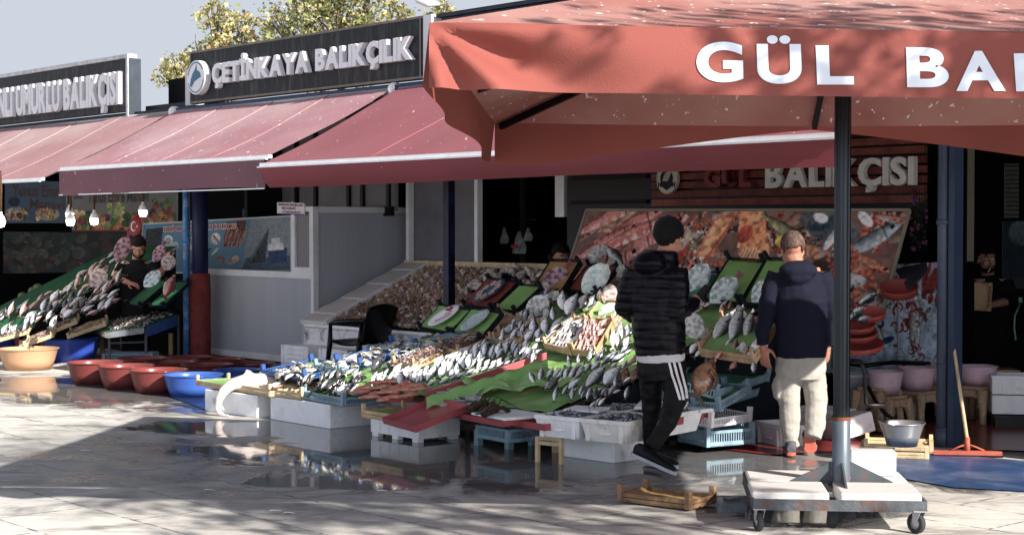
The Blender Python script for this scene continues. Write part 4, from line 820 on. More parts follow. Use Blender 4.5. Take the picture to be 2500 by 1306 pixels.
row('silver', c2, [(830, 1205, 1042, 1090), (900, 1172, 982, 1080), (1100, 1252, 1202, 1198), (1200, 1232, 1322, 1178), (1300, 1202, 1422, 1138), (1400, 1182, 1502, 1108)], .33, 'long white fish laid flat just behind the salmon fillets', 'long white fish behind the salmon')
row('bonito', c2, [(1450, 1125, 1532, 1008), (1500, 1122, 1582, 1008), (1390, 1130, 1470, 1030)], .27, 'blue black bonito at the lower end of the red gilled rows', 'bonito at the lower end of the rows')
fpx('gurn', c2(668, 1155), c2(765, 992), .36, 'plump dark speckled fish standing upright by the oyster crates', roll=.4, lift=.06)
row('meag', c4, [(430, 1192, 645, 888), (590, 1202, 702, 856), (708, 1172, 782, 888)], .58, 'big grey sea bass in the wooden crate between the two customers', 'three big grey sea bass', .05, .2)
fpx('rayg', c4(330, 1180), c4(290, 910), .42, 'pale round ray standing beside the right arm of the man in the puffer jacket', roll=0); fpx('red', c4(310, 895), c4(462, 848), .34, 'long red fish lying on white foam below the phone'); fpx('red', c4(545, 950), c4(540, 848), .3, 'plump red fish standing right of the long red one', roll=.2)
fpx('bream', c4(265, 1265), c4(350, 1158), .28, 'silver bream at the near edge left of the three big sea bass'); fpx('bass', c4(300, 1290), c4(400, 1200), .26, 'silver fish with red mouth above the brown grouper')
fpx('rayg', c4(760, 1300), c4(880, 1120), .4, 'pale spotted ray between the grouper and the man in navy', roll=.2)
fpx('turs', c4(455, 490), c4(245, 775), .56, 'white speckled turbot left of its row, tail up beside the customer', roll=0, lift=.07)
fpx('turs', c4(690, 610), c4(440, 845), .58, 'white speckled turbot lying tail up in the middle green tray', roll=0, lift=.08); fpx('turs', c4(940, 620), c4(780, 850), .52, 'white speckled turbot half hidden by the man in navy', roll=0, lift=.08)
fpx('brown', c7(1740, 350), c7(1885, 30), .62, 'huge shiny brown grouper hanging head up beside the black trousers', roll=.25, lift=.12)
fpx('turp', c3(805, 262), c3(560, 500), .52, 'purple turbot lying tail up on the yellow tray', roll=0, lift=.08); fpx('turw', c3(1135, 235), c3(890, 500), .55, 'big white turbot lying tail up on the orange tray', roll=0, lift=.09)
fpx('ray', c3(1100, 640), c3(1110, 430), .4, 'pinkish round ray below the white turbot', roll=0, lift=.06); fpx('rayg', c3(990, 735), c3(1180, 600), .36, 'mottled grey ray behind the back of the man in the puffer jacket', roll=0)
fpx('bonito', c3(238, 645), c3(505, 488), .6, 'single blue backed bonito on the green tray', roll=.1); fpx('rayg', c3(650, 515), c3(440, 680), .42, 'white ray on the red board left of the sea bream', roll=0, lift=.06); fpx('red', c3(430, 610), c3(525, 530), .26, 'pink fish left of the white ray')
for a, b_, k, l in (((940, 335), (1055, 120), 'rayg', 'grey fish tail up at the far left edge of the poster'), ((1050, 340), (1090, 190), 'red', 'reddish fish standing behind the white turbot'), ((1240, 330), (1065, 110), 'meag', 'large ribbed grey fish arching behind the white turbot'), ((1160, 400), (1215, 280), 'rayg', 'grey flat fish leaning behind the shoulder of the man in the puffer jacket')):
    fpx(k, c3(*a), c3(*b_), .42, l, roll=.2, lift=.08)
for poly_, n_, lab, kk in (([(1225, 815), (1290, 750), (1325, 775), (1330, 850), (1300, 872), (1215, 862)], 34, 'in the loose heap left of the crate of whiting', ['bream', 'bass', 'silver']), ([(1440, 690), (1500, 700), (1520, 790), (1475, 790), (1440, 740)], 14, 'heaped below the spotted grey ray', ['bream', 'ray', 'meag', 'silver']),
        ([(1060, 885), (1180, 838), (1215, 862), (1100, 905)], 34, 'in the dense rows under the shrimp crates', ['breamg', 'bream', 'silver']), ([(905, 925), (1050, 895), (1060, 920), (930, 940)], 20, 'heaped right behind the salmon', ['breamg', 'bream', 'silver']), ([(1340, 900), (1440, 880), (1530, 880), (1540, 960), (1440, 990), (1330, 960)], 26, 'lying between the carp and the anchovy boxes', ['meag', 'silver', 'bassg', 'dark']),
        ([(1690, 740), (1800, 745), (1880, 760), (1880, 860), (1840, 900), (1700, 880)], 26, 'heaped between the two customers', ['rayg', 'silver', 'meag', 'breamg', 'red']), ([(1255, 790), (1300, 700), (1330, 690), (1370, 735), (1300, 800)], 14, 'beside the white ray on the upper stall', ['bream', 'red', 'rayg', 'silver']), ([(700, 925), (860, 905), (900, 925), (860, 945), (760, 945)], 14, 'in the dark heap behind the pale blue crate', ['dark', 'black', 'meag'])):
    def ff(x, y):
        k = FR_.choice(kk); L = FR_.uniform(27, 43); a = FR_.uniform(.35, 1.5); names = {'bream': 'grey sea bream', 'bass': 'slim sea bass', 'silver': 'bright silver fish', 'ray': 'pinkish flat ray', 'rayg': 'pale flat ray', 'meag': 'dull grey fish', 'breamg': 'pale bream with red gill', 'bassg': 'sea bass with red gill', 'dark': 'dark speckled fish', 'black': 'black fish', 'red': 'reddish fish'}[k]
        fpx(k, (x - L * .5 * math.cos(a), y + L * .5 * math.sin(a)), (x + L * .5 * math.cos(a), y - L * .5 * math.sin(a)), 9, names + ' ' + lab, names + ' ' + lab, None, FR_.uniform(.02, .06))
    scatter(poly_, int(n_ * 1.9), ff, FR_)
# heaped whiting and red mullet inside their crates
for k, (ax, ay, bx, by, ux, uy), L, lab, grp, m_, n_ in (('whit', (1336, 850, 1392, 862, 1404, 792), .24, 'pale whiting packed in rows in the middle wooden crate', 'whiting in the middle crate', 6, 4), ('mull', (1404, 864, 1450, 868, 1444, 795), .17, 'small pink mullet packed in rows in their wooden crate', 'mullet in the crate', 6, 6)):
    A = tp(ax, ay, .05); B = tp(bx, by, .05); U = solve(tp(1330, 853, .03) if k == 'whit' else tp(1400, 868, .03), ux, uy, .53); X = B - A; Y = U - A; nn = X.cross(Y).normalized(); nn = nn if nn.z > 0 else -nn
    for j in range(n_):
        for i in range(m_):
            P = A + X * ((i + .5) / m_) + Y * (.02 + .78 * j / n_) + nn * (.02 + .012 * j + FR_.uniform(0, .012)); put_fish(k, P, P + Y.normalized() * L + X.normalized() * FR_.uniform(-.05, .05), lab, grp)
# ---------------------------------------------------------------- plates with printed lettering
def plate(label, tray, r, tilt, m, name='oval_plate', du=0.):
    A_, x_, y_, n = CR[tray]; c = A_ + x_ / 2 + y_ * (.5 + du) + n * .062; x = (y_ + x_ * .35).normalized(); x = (x - n * x.dot(n)).normalized(); y = n.cross(x); M = Matrix((x, y, n)).transposed()
    t = thing(name, label, 'plate', c); b = MB(); b.lathe(c, [(0, .004), (r * .8, .004), (r, .016), (r, .02), (r * .8, .009), (0, .009)], 32, 0, M, ex=1.3); b.build('dish', m, t); return t, c, x, y, n
t, c, x, y, n = plate('white oval plate printed GÜL BALIKÇILIK with a red rose on the black tray', 'black tray lined green under the white oval plate with the red rose', .13, .3, M_white)
b = MB(); sx = Vector((1, 0, 0)); sx = (sx - n * sx.dot(n)).normalized(); sy = n.cross(sx); M_rt = mat('red_lettering', '#a01c24', .6, .05, 9)
text_fit(b, 'GÜL', c + n * .013 + sx * .0 + sy * .0 + x * .01, sx, sy, .08, .04); b.build('lettering', M_rt, t); b = MB(); text_fit(b, 'BALIKÇILIK', c + n * .013 - sx * .09 - sy * .055, sx, sy, .17, .04); b.build('lettering', M_rt, t)
b = MB(); b.ball(c + n * .02 + sx * .05 + sy * .07, (.035, .025, .01)); b.ball(c + n * .02 + sx * .08 + sy * .085, (.02, .02, .01)); b.build('rose', M_rt, t)
t, c, x, y, n = plate('petrol blue oval plate with eight pale fish steaks', 'black tray lined red with the blue oval plate of fish steaks', .14, .3, mat('petrol_dish', '#1f5f7c', .4, .1, 5))
M_steak = mat('fish_steak', '#b89488', .4, .25, 12)
for i in range(8):
    a = i * math.pi / 4; q = c + x * math.cos(a) * .115 + y * math.sin(a) * .085 + n * .02; b = MB(); b.tube([q + x * (.035 * math.cos(k * 2 * math.pi / 10)) + y * (.022 * math.sin(k * 2 * math.pi / 10)) for k in range(11)], .009, 6); b.build('steak', M_steak, t)
t, c, x, y, n = plate('pale blue oval plate lying below the GÜL plate', 'pale plastic crate with a blue oval plate above the oysters', .12, .3, mat('pale_blue_dish', '#7fa0ac', .4, .1, 5))
t, c, x, y, n = plate('pale oval plate with grey speckled fish pieces right of the rose plate', 'black tray lined green holding the speckled pale plate', .12, .3, mat('pale_dish', '#b4c4c8', .4, .35, 20, dirt='#3c4c58', dirtamt=.8, dscale=24))
# ---------------------------------------------------------------- oysters and little shells
def oyster_mesh(seed):
    rr = random.Random(seed); b = MB(); n = 10; pts = []
    for ring, (k, z) in enumerate(((0, .012), (.55, .016), (1, 0))):
        for i in range(n):
            a = 2 * math.pi * i / n; r = k * (.038 + .006 * math.sin(a * 3 + seed) + rr.uniform(-.003, .003)); pts.append((r * math.cos(a) * 1.35, r * math.sin(a) * .9, z + rr.uniform(-.003, .005)))
    cs = [C('#b8bcb4')] * n + [C(rr.choice(['#d8dadb', '#8a8c88', '#a8a496']))] * n + [C(rr.choice(['#5a5c58', '#8c8c84', '#d8d8d4'])) for _ in range(n)]
    b.add(pts, [(r * n + i, r * n + (i + 1) % n, (r + 1) * n + (i + 1) % n, (r + 1) * n + i) for r in range(2) for i in range(n)] + [tuple(range(n - 1, -1, -1))], 0, cs)
    return b.mesh('oyster', mat('oyster_shell', '#ffffff', .5, .35, 30, vc=True, rnd=.35, bump=.5, bscale=70), True)
OY = [oyster_mesh(i) for i in range(5)]
rr = random.Random(5)
def put_small(name, meshes, P, sc, label, cat, group, tilt=.7, up=ZV):
    o = bpy.data.objects.new(name, rr.choice(meshes)); COL.objects.link(o); o.location = P; o.rotation_euler = (rr.uniform(-tilt, tilt), rr.uniform(-tilt, tilt), rr.uniform(0, 6.28)); o.scale = (sc, sc, sc); tag(o, label, cat, group); return o
for poly, n, lab in (([(655, 905), (745, 888), (765, 905), (740, 922), (665, 918)], 34, 'oyster in the blue crate at the left corner of the stall'), ([(770, 900), (850, 868), (905, 868), (900, 885), (835, 912)], 40, 'oyster in the pale crate left of the dark speckled fish'),
        ([(822, 885), (950, 835), (1010, 835), (975, 862), (880, 895)], 48, 'oyster in the second blue crate beside the foam boxes'), ([(960, 850), (1060, 815), (1085, 822), (1060, 838), (990, 865)], 34, 'oyster at the top end of the oyster row below the snails')):
    scatter(poly, n, lambda x, y: put_small('oyster', OY, tp(x, y, rr.uniform(.03, .08)), rr.uniform(.8, 1.25), lab, 'oyster', lab.replace('oyster ', 'oysters ', 1)), rr)
# ---------------------------------------------------------------- sea snails on their foam bed
SB = lambda s, n, h=0.: W(s, n, .56 + (-.17 - n) * .425 + h)
bed = thing('foam_bed', 'sloping bed of white foam boxes and lids carrying the sea snails', 'foam bed', W(3.6, -.9))
b = MB()
b.prism([W(2.25, -.17, .02), W(2.25, -.17, .54), W(2.25, -1.7, 1.2), W(2.25, -1.7, .02)], SV * .04); b.prism([W(2.25, -.17, .30), W(5.0, -.17, .30), W(5.0, -.17, .52), W(2.25, -.17, .52)], -NV * .03)
M_fp = mat('peeled_foam', '#dcdadc', .6, .1, 7, dirt='#262c4c', dirtamt=.95, dscale=7)
b.build('front_board', M_fp, bed)
b = MB(); b.prism([SB(2.25, -.17, -.06), SB(5.0, -.17, -.06), SB(5.0, -1.7, -.06), SB(2.25, -1.7, -.06)], ZV * .05); b.build('deck', M_foam, bed)
b = MB(); b.prism([SB(2.78, -.17, -.005), SB(5.0, -.17, -.005), SB(5.0, -1.68, -.005), SB(2.78, -1.68, -.005)], ZV * .006); b.build('dark_gap_sheet', M_dark, bed)  # dark sheet added over the foam deck to darken gaps between snails
for i in range(8):
    n0 = -.15 - i * .195; b = MB(); b.prism([SB(2.24, n0, -.005), SB(2.74, n0, -.005), SB(2.74, n0 - .185, -.005), SB(2.24, n0 - .185, -.005)], ZV * (.045 + .008 * (i % 2))); b.build('foam_lid', mat('grey_foam', '#c8c2bc', .6, .1, 6, dirt='#7c746c', dirtamt=.4), bed, bevel=.006)
b = MB(); b.bar(SB(2.76, -.15, .03), SB(2.76, -1.7, .03), .02, .06); b.build('rail', M_foam, bed)
b = MB(); b.bar(SB(2.25, -1.72, .03), SB(5.1, -1.72, .03), .03, .07); b.build('rail', M_wood2, bed)
for (s, n, lab) in ((2.52, -.02, 'white ribbed foam box standing under the low end of the snail bed'), (3.3, -.02, 'white foam box behind the black plastic chair')):
    b = MB(); b.box(W(s, n - .02, .155), (.55, .3, .31), RM)
    for k in range(5): b.box(W(s, n + .135, .05 + k * .055), (.36, .012, .028), RM)
    for k in (-.26, .26): b.box(W(s + k, n + .135, .155), (.05, .02, .31), RM)
    o = b.build('foam_box', M_foam, bevel=.006); tag(o, lab, 'foam box')
def snail_mesh(seed):
    r0 = random.Random(seed); b = MB(); pts = []; rs = []
    for i in range(10):
        t = i / 9; a = t * 11; r = .016 * (1 - t); pts.append(Vector((r * math.cos(a), r * math.sin(a), -.01 + t * .042))); rs.append(.022 * (1 - t) + .003)
    c = C(r0.choice(['#a08674', '#8c7060', '#b89a88', '#76604e', '#c4b0a0'])); b.tube(pts, rs, 8, 0, [tuple(v * r0.uniform(.6, 1.4) for v in c) for _ in range(80)]); b.ball((.012, 0, -.012), (.02, .014, .012), 8, 5, 0, C('#9c6c5c'))
    return b.mesh('sea_snail', mat('snail_shell', '#ffffff', .55, .35, 40, vc=True, rnd=.35, bump=.5, bscale=120), True)
SNM = [snail_mesh(i) for i in range(6)]
cells = []
ns = 0; sn = -.24
rows_ = []
while sn > -1.62:
    s = 2.84 + (ns % 2) * .03
    while s < 4.95:
        if not (s > 4.15 and sn < -1.0): rows_.append((s + rr.uniform(-.012, .012), sn + rr.uniform(-.012, .012)))
        s += .066
    sn -= .062; ns += 1
extra = MB()
for i, (s, n) in enumerate(rows_):
    if i < 300: put_small('sea_snail', SNM, SB(s, n, .025), rr.uniform(1.1, 1.45), 'brown sea snail set in close rows on the lower half of the foam bed', 'sea snail', 'sea snails on the foam bed', .5)
    else:
        me = SNM[i % 6]; Mr = Matrix.Rotation(rr.uniform(0, 6.28), 3, 'Z') @ Matrix.Rotation(rr.uniform(-.5, .5), 3, 'X'); P = SB(s, n, .025); ca = np.zeros(len(me.vertices) * 4, dtype=np.float32); me.color_attributes['Col'].data.foreach_get('color', ca); ca = ca.reshape(-1, 4)[:, :3]
        kk = rr.uniform(.7, 1.3); extra.add([P + Mr @ v.co * 1.3 for v in me.vertices], [tuple(p.vertices) for p in me.polygons], 0, [tuple(c * kk) for c in ca])
o = extra.build('sea_snails', MATS['snail_shell'], col=True); tag(o, 'brown sea snails filling the upper half of the foam bed', 'sea snails', kind='stuff')
def conch_mesh(seed):
    r0 = random.Random(seed); b = MB(); pts = [Vector((x, .012 * math.sin(x * 40), 0)) for x in (-.07, -.05, -.02, .02, .05, .075)]; cw = C('#e8ddd0'); cd = C('#8c7868')
    b.tube(pts, [.004, .018, .034, .04, .026, .006], 10, 0, [mix3(cw, cd, r0.random() ** 2) for _ in range(60)], flat=.8); b.tube([Vector((-.01, .02, .03)), Vector((.02, .03, .02)), Vector((.04, .02, .0))], [.012, .02, .008], 6, 0, C('#d0c4b8'))
    return b.mesh('conch', MATS['snail_shell'], True)
CM = [conch_mesh(i) for i in range(4)]
for i in range(95):
    s = rr.uniform(4.15, 5.95); n = rr.uniform(-1.62, -1.02); put_small('conch', CM, SB(s, n, rr.uniform(.03, .07)), rr.uniform(.9, 1.35), 'large whitish conch shell heaped on the upper right of the snail bed', 'conch', 'conch shells above the snails', 1.)
b = MB(); b.prism([SB(5.0, -.9, -.05), SB(6.0, -.9, -.05), SB(6.0, -1.7, -.05), SB(5.0, -1.7, -.05)], ZV * .05); b.bar(SB(5.1, -1.72, .03), SB(6.1, -1.72, .03), .03, .07); o = b.build('shell_shelf', M_wood2); tag(o, 'pale wooden shelf under the right part of the conch shells', 'shelf')
# shrimps, anchovies: masses nobody could count
def mass(name, label, quad, n, L, r, cols, h=.05, m=None, heap=.03, plane=None):
    """thousands of slim curved bodies heaped on a quad of world points"""
    b = MB(); A, B, D_, E = quad; rq = random.Random(len(label)); nn = (B - A).cross(E - A).normalized(); nn = nn if nn.z > 0 else -nn
    for _ in range(n):
        u, v = rq.random(), rq.random(); p = A.lerp(B, u).lerp(E.lerp(D_, u), v) + nn * (rq.uniform(0, h) + heap * math.sin(math.pi * u) * math.sin(math.pi * v)); d = (A - B).normalized() * rq.gauss(0, 1) + (E - A).normalized() * rq.gauss(0, 1) + nn * rq.gauss(0, .25); d.normalize(); q = d.cross(nn) * L * rq.uniform(-.18, .18); l = L * rq.uniform(.7, 1.1)
        c = C(rq.choice(cols)); b.tube([p - d * l / 2, p + q, p + d * l / 2], [r * .35, r, r * .45], 5, 0, [tuple(x * rq.uniform(.6, 1.3) for x in c) for _ in range(15)], cap=False)
    o = b.build(name, m or M_fish, col=True); tag(o, label, name.replace('_', ' '), kind='stuff'); return o
Qp = lambda L_, h=.05: [tp(x, y, h) for x, y in L_]
mass('shrimp_heap', 'heap of little pink shrimps in the two wooden crates', Qp([(962, 893), (1015, 897), (1190, 822), (1160, 818)]), 900, .045, .006, ['#8c6a5c', '#a8847c', '#6c5048', '#b49c94'])
mass('small_fish_heap', 'small silver fish heaped under the oysters', Qp([(930, 905), (985, 905), (1085, 855), (1050, 850)], .02), 200, .1, .01, ['#8c9096', '#b8bcc0', '#5c6066'])
# salmon fillets
b0 = tp(900, 955, .05)
for i, (x, y) in enumerate([(895, 948), (915, 962), (935, 945), (950, 958), (975, 945), (990, 952), (1010, 942), (905, 970), (1025, 950), (965, 970), (940, 975), (1000, 965), (880, 958), (925, 935), (960, 932), (990, 935)]):
    P = tp(x, y, .07 + .006 * (i % 4)); ax = (SV * rr.uniform(-.5, .9) - NV * rr.uniform(.3, 1)).normalized(); b = MB()
    ay = ZV.cross(ax); b.grid(lambda u, v: P + ax * ((u - .5) * .2) + ay * ((v - .5) * .085 * math.sin(math.pi * (.12 + .8 * u))) + ZV * (.02 * math.sin(math.pi * u) * math.sin(math.pi * v) + .004 * math.sin(v * 30)), 10, 8)
    o = b.build('salmon_fillet', mat('salmon_flesh', '#d87a5c', .3, .2, 9, stretch=(1, 5, 1), dirt='#f0d4c8', dirtamt=.6, dscale=18, rnd=.1), solid=.012); tag(o, 'orange salmon fillet heaped on the red tray behind the pale blue crate', 'fish fillet', 'salmon fillets')
# ---------------------------------------------------------------- front row of foam boxes
def gdir(P): return P
def fbox(label, A, B, dep, z0, z1, open_=False, feet=False, m=None, taper=.0, cat='foam box', name='foam_box', ribs=False):
    """foam box: A->B front bottom edge (ground xy), dep metres backwards"""
    A = Vector((A[0], A[1], z0)); B = Vector((B[0], B[1], z0)); X = (B - A).normalized(); Y = ZV.cross(X); L = (B - A).length; h = z1 - z0; m = m or M_foam
    c = (A + B) / 2 + Y * dep / 2; Mx = Matrix((X, Y, ZV)).transposed(); b = MB(); f0 = .03 if feet else 0
    if open_:
        t = thing(name, label, cat, c); k = .86 if taper else 1
        def ring(sx, sy, z): return [c + X * sx * a + Y * sy * e + ZV * z for a, e in ((-1, -1), (1, -1), (1, 1), (-1, 1))]
        lx, ly = L / 2, dep / 2; w_ = .022
        rings = [ring(lx * k, ly * k, 0), ring(lx, ly, h * .8), ring(lx + .006, ly + .006, h * .81), ring(lx + .006, ly + .006, h), ring(lx - w_, ly - w_, h), ring(lx * k - w_, ly * k - w_, .025)]
        vs = [v for r_ in rings for v in r_]; fs = [(i * 4 + j, i * 4 + (j + 1) % 4, (i + 1) * 4 + (j + 1) % 4, (i + 1) * 4 + j) for i in range(5) for j in range(4)] + [(3, 2, 1, 0), (20, 21, 22, 23)]
        b.add(vs, fs)
        b.box(c - Y * (ly * (k + .08)) + ZV * h * .35, (L * .22, .02, .012), Mx)
        for q in (-.36, .36): b.box(c + X * L * q - Y * (ly * .955) + ZV * h * .42, (.03, .025, h * .8), Mx)
        b.build('shell', m, t, bevel=.004); return t, c
    b.box(c + ZV * (h + f0) / 2, (L, dep, h - f0), Mx)
    if feet:
        for i in (-.42, 0, .42):
            for j in (-.42, .42): b.box(c + X * L * i + Y * dep * j + ZV * .015, (L * .12, dep * .14, .03), Mx)
        for i in (-.3, -.1, .1, .3): b.box(c + X * L * i - Y * (dep / 2 + .004) + ZV * h * .55, (.012, .008, h * .7), Mx)
    o = b.build(name, m, bevel=.008); tag(o, label, cat); return o, c
def g2(px, py, z=0.): p = onz(px, py, z); return (p.x, p.y)
fbox('white foam box carrying the shark, leftmost of the front row', g2(500, 1002), g2(628, 1020), .38, 0, .20)
fbox('large smooth white foam box under the wooden and pale blue crates', g2(660, 1023), g2(805, 1047), .50, 0, .205)
fbox('white foam box on moulded feet under the tilted red tray', g2(905, 1063), g2(1022, 1082), .42, 0, .17, feet=True)
fbox('grubby white foam box on the ground beneath the two anchovy boxes', g2(1372, 1113), g2(1500, 1131), .42, 0, .17)
A = onz(1302, 1065, .19); d1 = Vector((.80, -.60, 0)).normalized(); lab = ['white tapered foam box full of anchovies at the front left, a foam lid on it', 'white tapered foam box full of anchovies at the front right, its side dirty', 'white foam box of anchovies behind the front left one', 'white foam box of anchovies behind the front right one']
i = 0; dy = ZV.cross(d1)
for r_ in range(2):
    for c_ in range(2):
        P = A + d1 * (.40 * c_ + .01) + dy * (.53 * r_ + .01); Q = P + d1 * .385; t, c = fbox(lab[i], P, Q, .50, .19, .35, open_=True, taper=True, m=mat('dirty_foam', '#e4e2dc', .6, .08, 8, dirt='#8c7c64', dirtamt=.5, dscale=6) if i == 1 else None)
        X = d1 * .165; Y = dy * .22; z = ZV * .125; mass('anchovy_heap', ['silver blue anchovies filling the front left foam box', 'silver blue anchovies filling the front right foam box', 'anchovies in the rear left foam box', 'anchovies in the rear right foam box'][i], [c - X - Y + z, c + X - Y + z, c + X + Y + z, c - X + Y + z], 330, .085, .0075, ['#4a5668', '#8c96a4', '#2c3444', '#b4bcc4', '#5c6470'], h=.02); i += 1
b = MB(); c = A + d1 * .22 + dy * .36 + ZV * .18; b.box(c, (.28, .20, .018), Matrix.Rotation(-.5, 3, 'Z') @ Matrix.Rotation(.05, 3, 'X')); o = b.build('white_lid', M_foam, bevel=.004); tag(o, 'thin white foam lid lying across the front left anchovy box', 'lid')
b = MB(); c = A + d1 * .62 + dy * .75 + ZV * .20; b.box(c, (.36, .24, .018), Matrix.Rotation(-.3, 3, 'Z') @ Matrix.Rotation(.12, 3, 'X')); o = b.build('white_lid', M_foam, bevel=.004); tag(o, 'thin white foam lid leaning on the rear anchovy boxes', 'lid')
b = MB(); c = A + d1 * .05 + dy * .2
t = thing('wooden_crate', 'upturned wooden crate propping up the front left anchovy box', 'crate', (A.x, A.y + .1, 0)); Mw = Matrix((d1, dy, ZV)).transposed()
b = MB()
for zz in (.14, .175): b.box(A + d1 * .10 + dy * .06 - ZV * (.19 - zz), (.22, .012, .028), Mw); b.box(A + d1 * .10 + dy * .42 - ZV * (.19 - zz), (.22, .012, .028), Mw)
b.box(A + d1 * .10 + dy * .24 - ZV * .006, (.22, .4, .008), Mw); b.build('slats', M_wood2, t)
for q in (.075, .285):
    for e in (.06, .42): b = MB(); b.box(A + d1 * (q - .08) + dy * e - ZV * .1, (.025, .03, .18), Mw); b.build('leg', M_wood2, t)
# crates on the boxes
def crate_z(label, pa, pb, dep, z, tiltback=0., **k):
    A = onz(*pa, z); B = onz(*pb, z); Y = ZV.cross((B - A).normalized()); U = A + Y * dep + ZV * tiltback; return crate(label, A, B, U, **k)
crate_z('pale wooden crate at the left end, beside the tail of the shark', (478, 940), (560, 954), .34, .215, kind='pale', h=.05, liner=M_gl)
crate_z('pale wooden crate under the belly of the shark', (563, 952), (658, 968), .36, .21, kind='pale', h=.06)
crate_z('pale wooden crate between the shark crate and the pale blue crate', (662, 966), (735, 976), .42, .21, kind='pale', h=.06)
crate_z('pale blue plastic crate of long silver fish on the large foam box', (738, 974), (838, 992), .42, .212, kind='grey', h=.07, ph=.045, liner=M_gl)
crate_z('wooden crate lined with green sheet on the footed foam box', (882, 1018), (985, 1034), .42, .175, kind='wood', h=.06, liner=M_gl)
A = onz(937, 1034, .19); B = onz(1016, 1056, .19); crate('empty tilted red tray on the footed foam box', A, B, solve(A, 1063, 984, .52), 'red', .05, posts=False)
crate_z('red tray under the lobsters and white board', (1118, 1022), (1226, 1042), .50, .25, .02, kind='red', h=.045, posts=False)
crate_z('red tray squeezed between the lobsters and the anchovy boxes', (1255, 1040), (1330, 1052), .4, .24, .02, kind='red', h=.05, posts=False)
crate_z('red tray of orange salmon fillets', (930, 980), (1045, 984), .42, .26, .03, kind='red', h=.05, posts=False)
t = crate_z('grey blue plastic crate on legs under the lobster tray', (1162, 1068), (1240, 1082), .42, .10, kind='grey', h=.10, ph=.0)
for x, y in ((1168, 1086), (1243, 1096), (1300, 1086)): b = MB(); p = onz(x, y, 0); b.box(p + ZV * .06, (.05, .05, .12), RM); b.build('leg', M_bluel, t)
b = MB(); A = onz(1150, 1012, .30); B = onz(1220, 1025, .30); Y = ZV.cross((B - A).normalized()) * .4; b.prism([A, B + (B - A) * .15, B + (B - A) * .15 + Y, A + Y], ZV * .02); o = b.build('foam_board', M_foam, bevel=.004); tag(o, 'white foam board under the two lobsters', 'board')
# lobsters
M_lob = mat('lobster_shell', '#3a2c20', .35, .5, 30, dirt='#8c6a48', dirtamt=.6, dscale=25, bump=.7, bscale=60)
for (a, b_, lab) in (((1150, 1000), (1212, 965), 'dark brown lobster lying on the left of the white board'), ((1180, 1010), (1262, 962), 'longer dark brown lobster with feelers, right of the other one')):
    A = onz(*a, .34); H = onz(b_[0], b_[1] + 10, .36); H = A + (H - A).normalized() * .34; t = thing('lobster', lab, 'lobster', A); x = (H - A).normalized(); y = ZV.cross(x); b = MB()
    for i in range(7): k = i / 7; c = A.lerp(H, .12 + k * .45); b.ball(c, (.034, .034 + .006 * k, .032 + .004 * k), 10, 6, 0, None, Matrix((x, y, ZV)).transposed())
    b.ball(A.lerp(H, .78), (.085, .045, .045), 12, 8, 0, None, Matrix((x, y, ZV)).transposed()); b.build('body', M_lob, t)
    b = MB()
    for s_ in (-1, 0, 1): b.prism([A + y * s_ * .02, A + y * (s_ * .02 + .02), A - x * .05 + y * (s_ * .035 + .012), A - x * .05 + y * (s_ * .035 - .012)], ZV * .008)
    b.build('tail_fan', M_lob, t); b = MB()
    for s_ in (-1, 1):
        for k in range(5): p = A.lerp(H, .6 + k * .07); b.tube([p, p + y * s_ * .07 + ZV * .02, p + y * s_ * .12 + x * .03 - ZV * .02], [.007, .006, .003], 5)
        b.tube([H, H + x * .05 + y * s_ * .03 + ZV * .06, H + x * .12 + y * s_ * .08 + ZV * .02, H + x * .1 + y * s_ * .16 - ZV * .02], [.006, .005, .003, .002], 5)
    b.build('legs', M_lob, t)
# clear tubs of shellfish
M_clr = mat('clear_plastic', '#b0aeb0', .25, .1, 9, spec=.8); M_mus = mat('shelled_mussel', '#a88458', .4, .5, 40, bump=.8, bscale=70)
for i, (x, y) in enumerate([(1082, 962), (1108, 955), (1130, 966), (1098, 976), (1135, 952), (1068, 974), (1120, 983), (1150, 972), (1088, 988)]):
    c = tp(x, y + 4, .03); t = thing('shellfish_tub', 'clear round tub of shelled mussels in the cluster left of the lobsters', 'tub', c, 'clear tubs of shellfish'); b = MB(); b.lathe(c, [(.045, 0), (.055, .03), (.058, .033), (.052, .033), (.045, .02)], 18); b.build('cup', M_clr, t); b = MB(); b.lathe(c, [(0, .026), (.03, .027), (.05, .022)], 16); b.build('mussels', M_mus, t)
b = MB(); b.prism([tp(*p_, .005) for p_ in ((1050, 985), (1165, 992), (1180, 958), (1080, 952))], ZV * .015); o = b.build('foam_board', M_foam); tag(o, 'white board carrying the clear shellfish tubs', 'board')
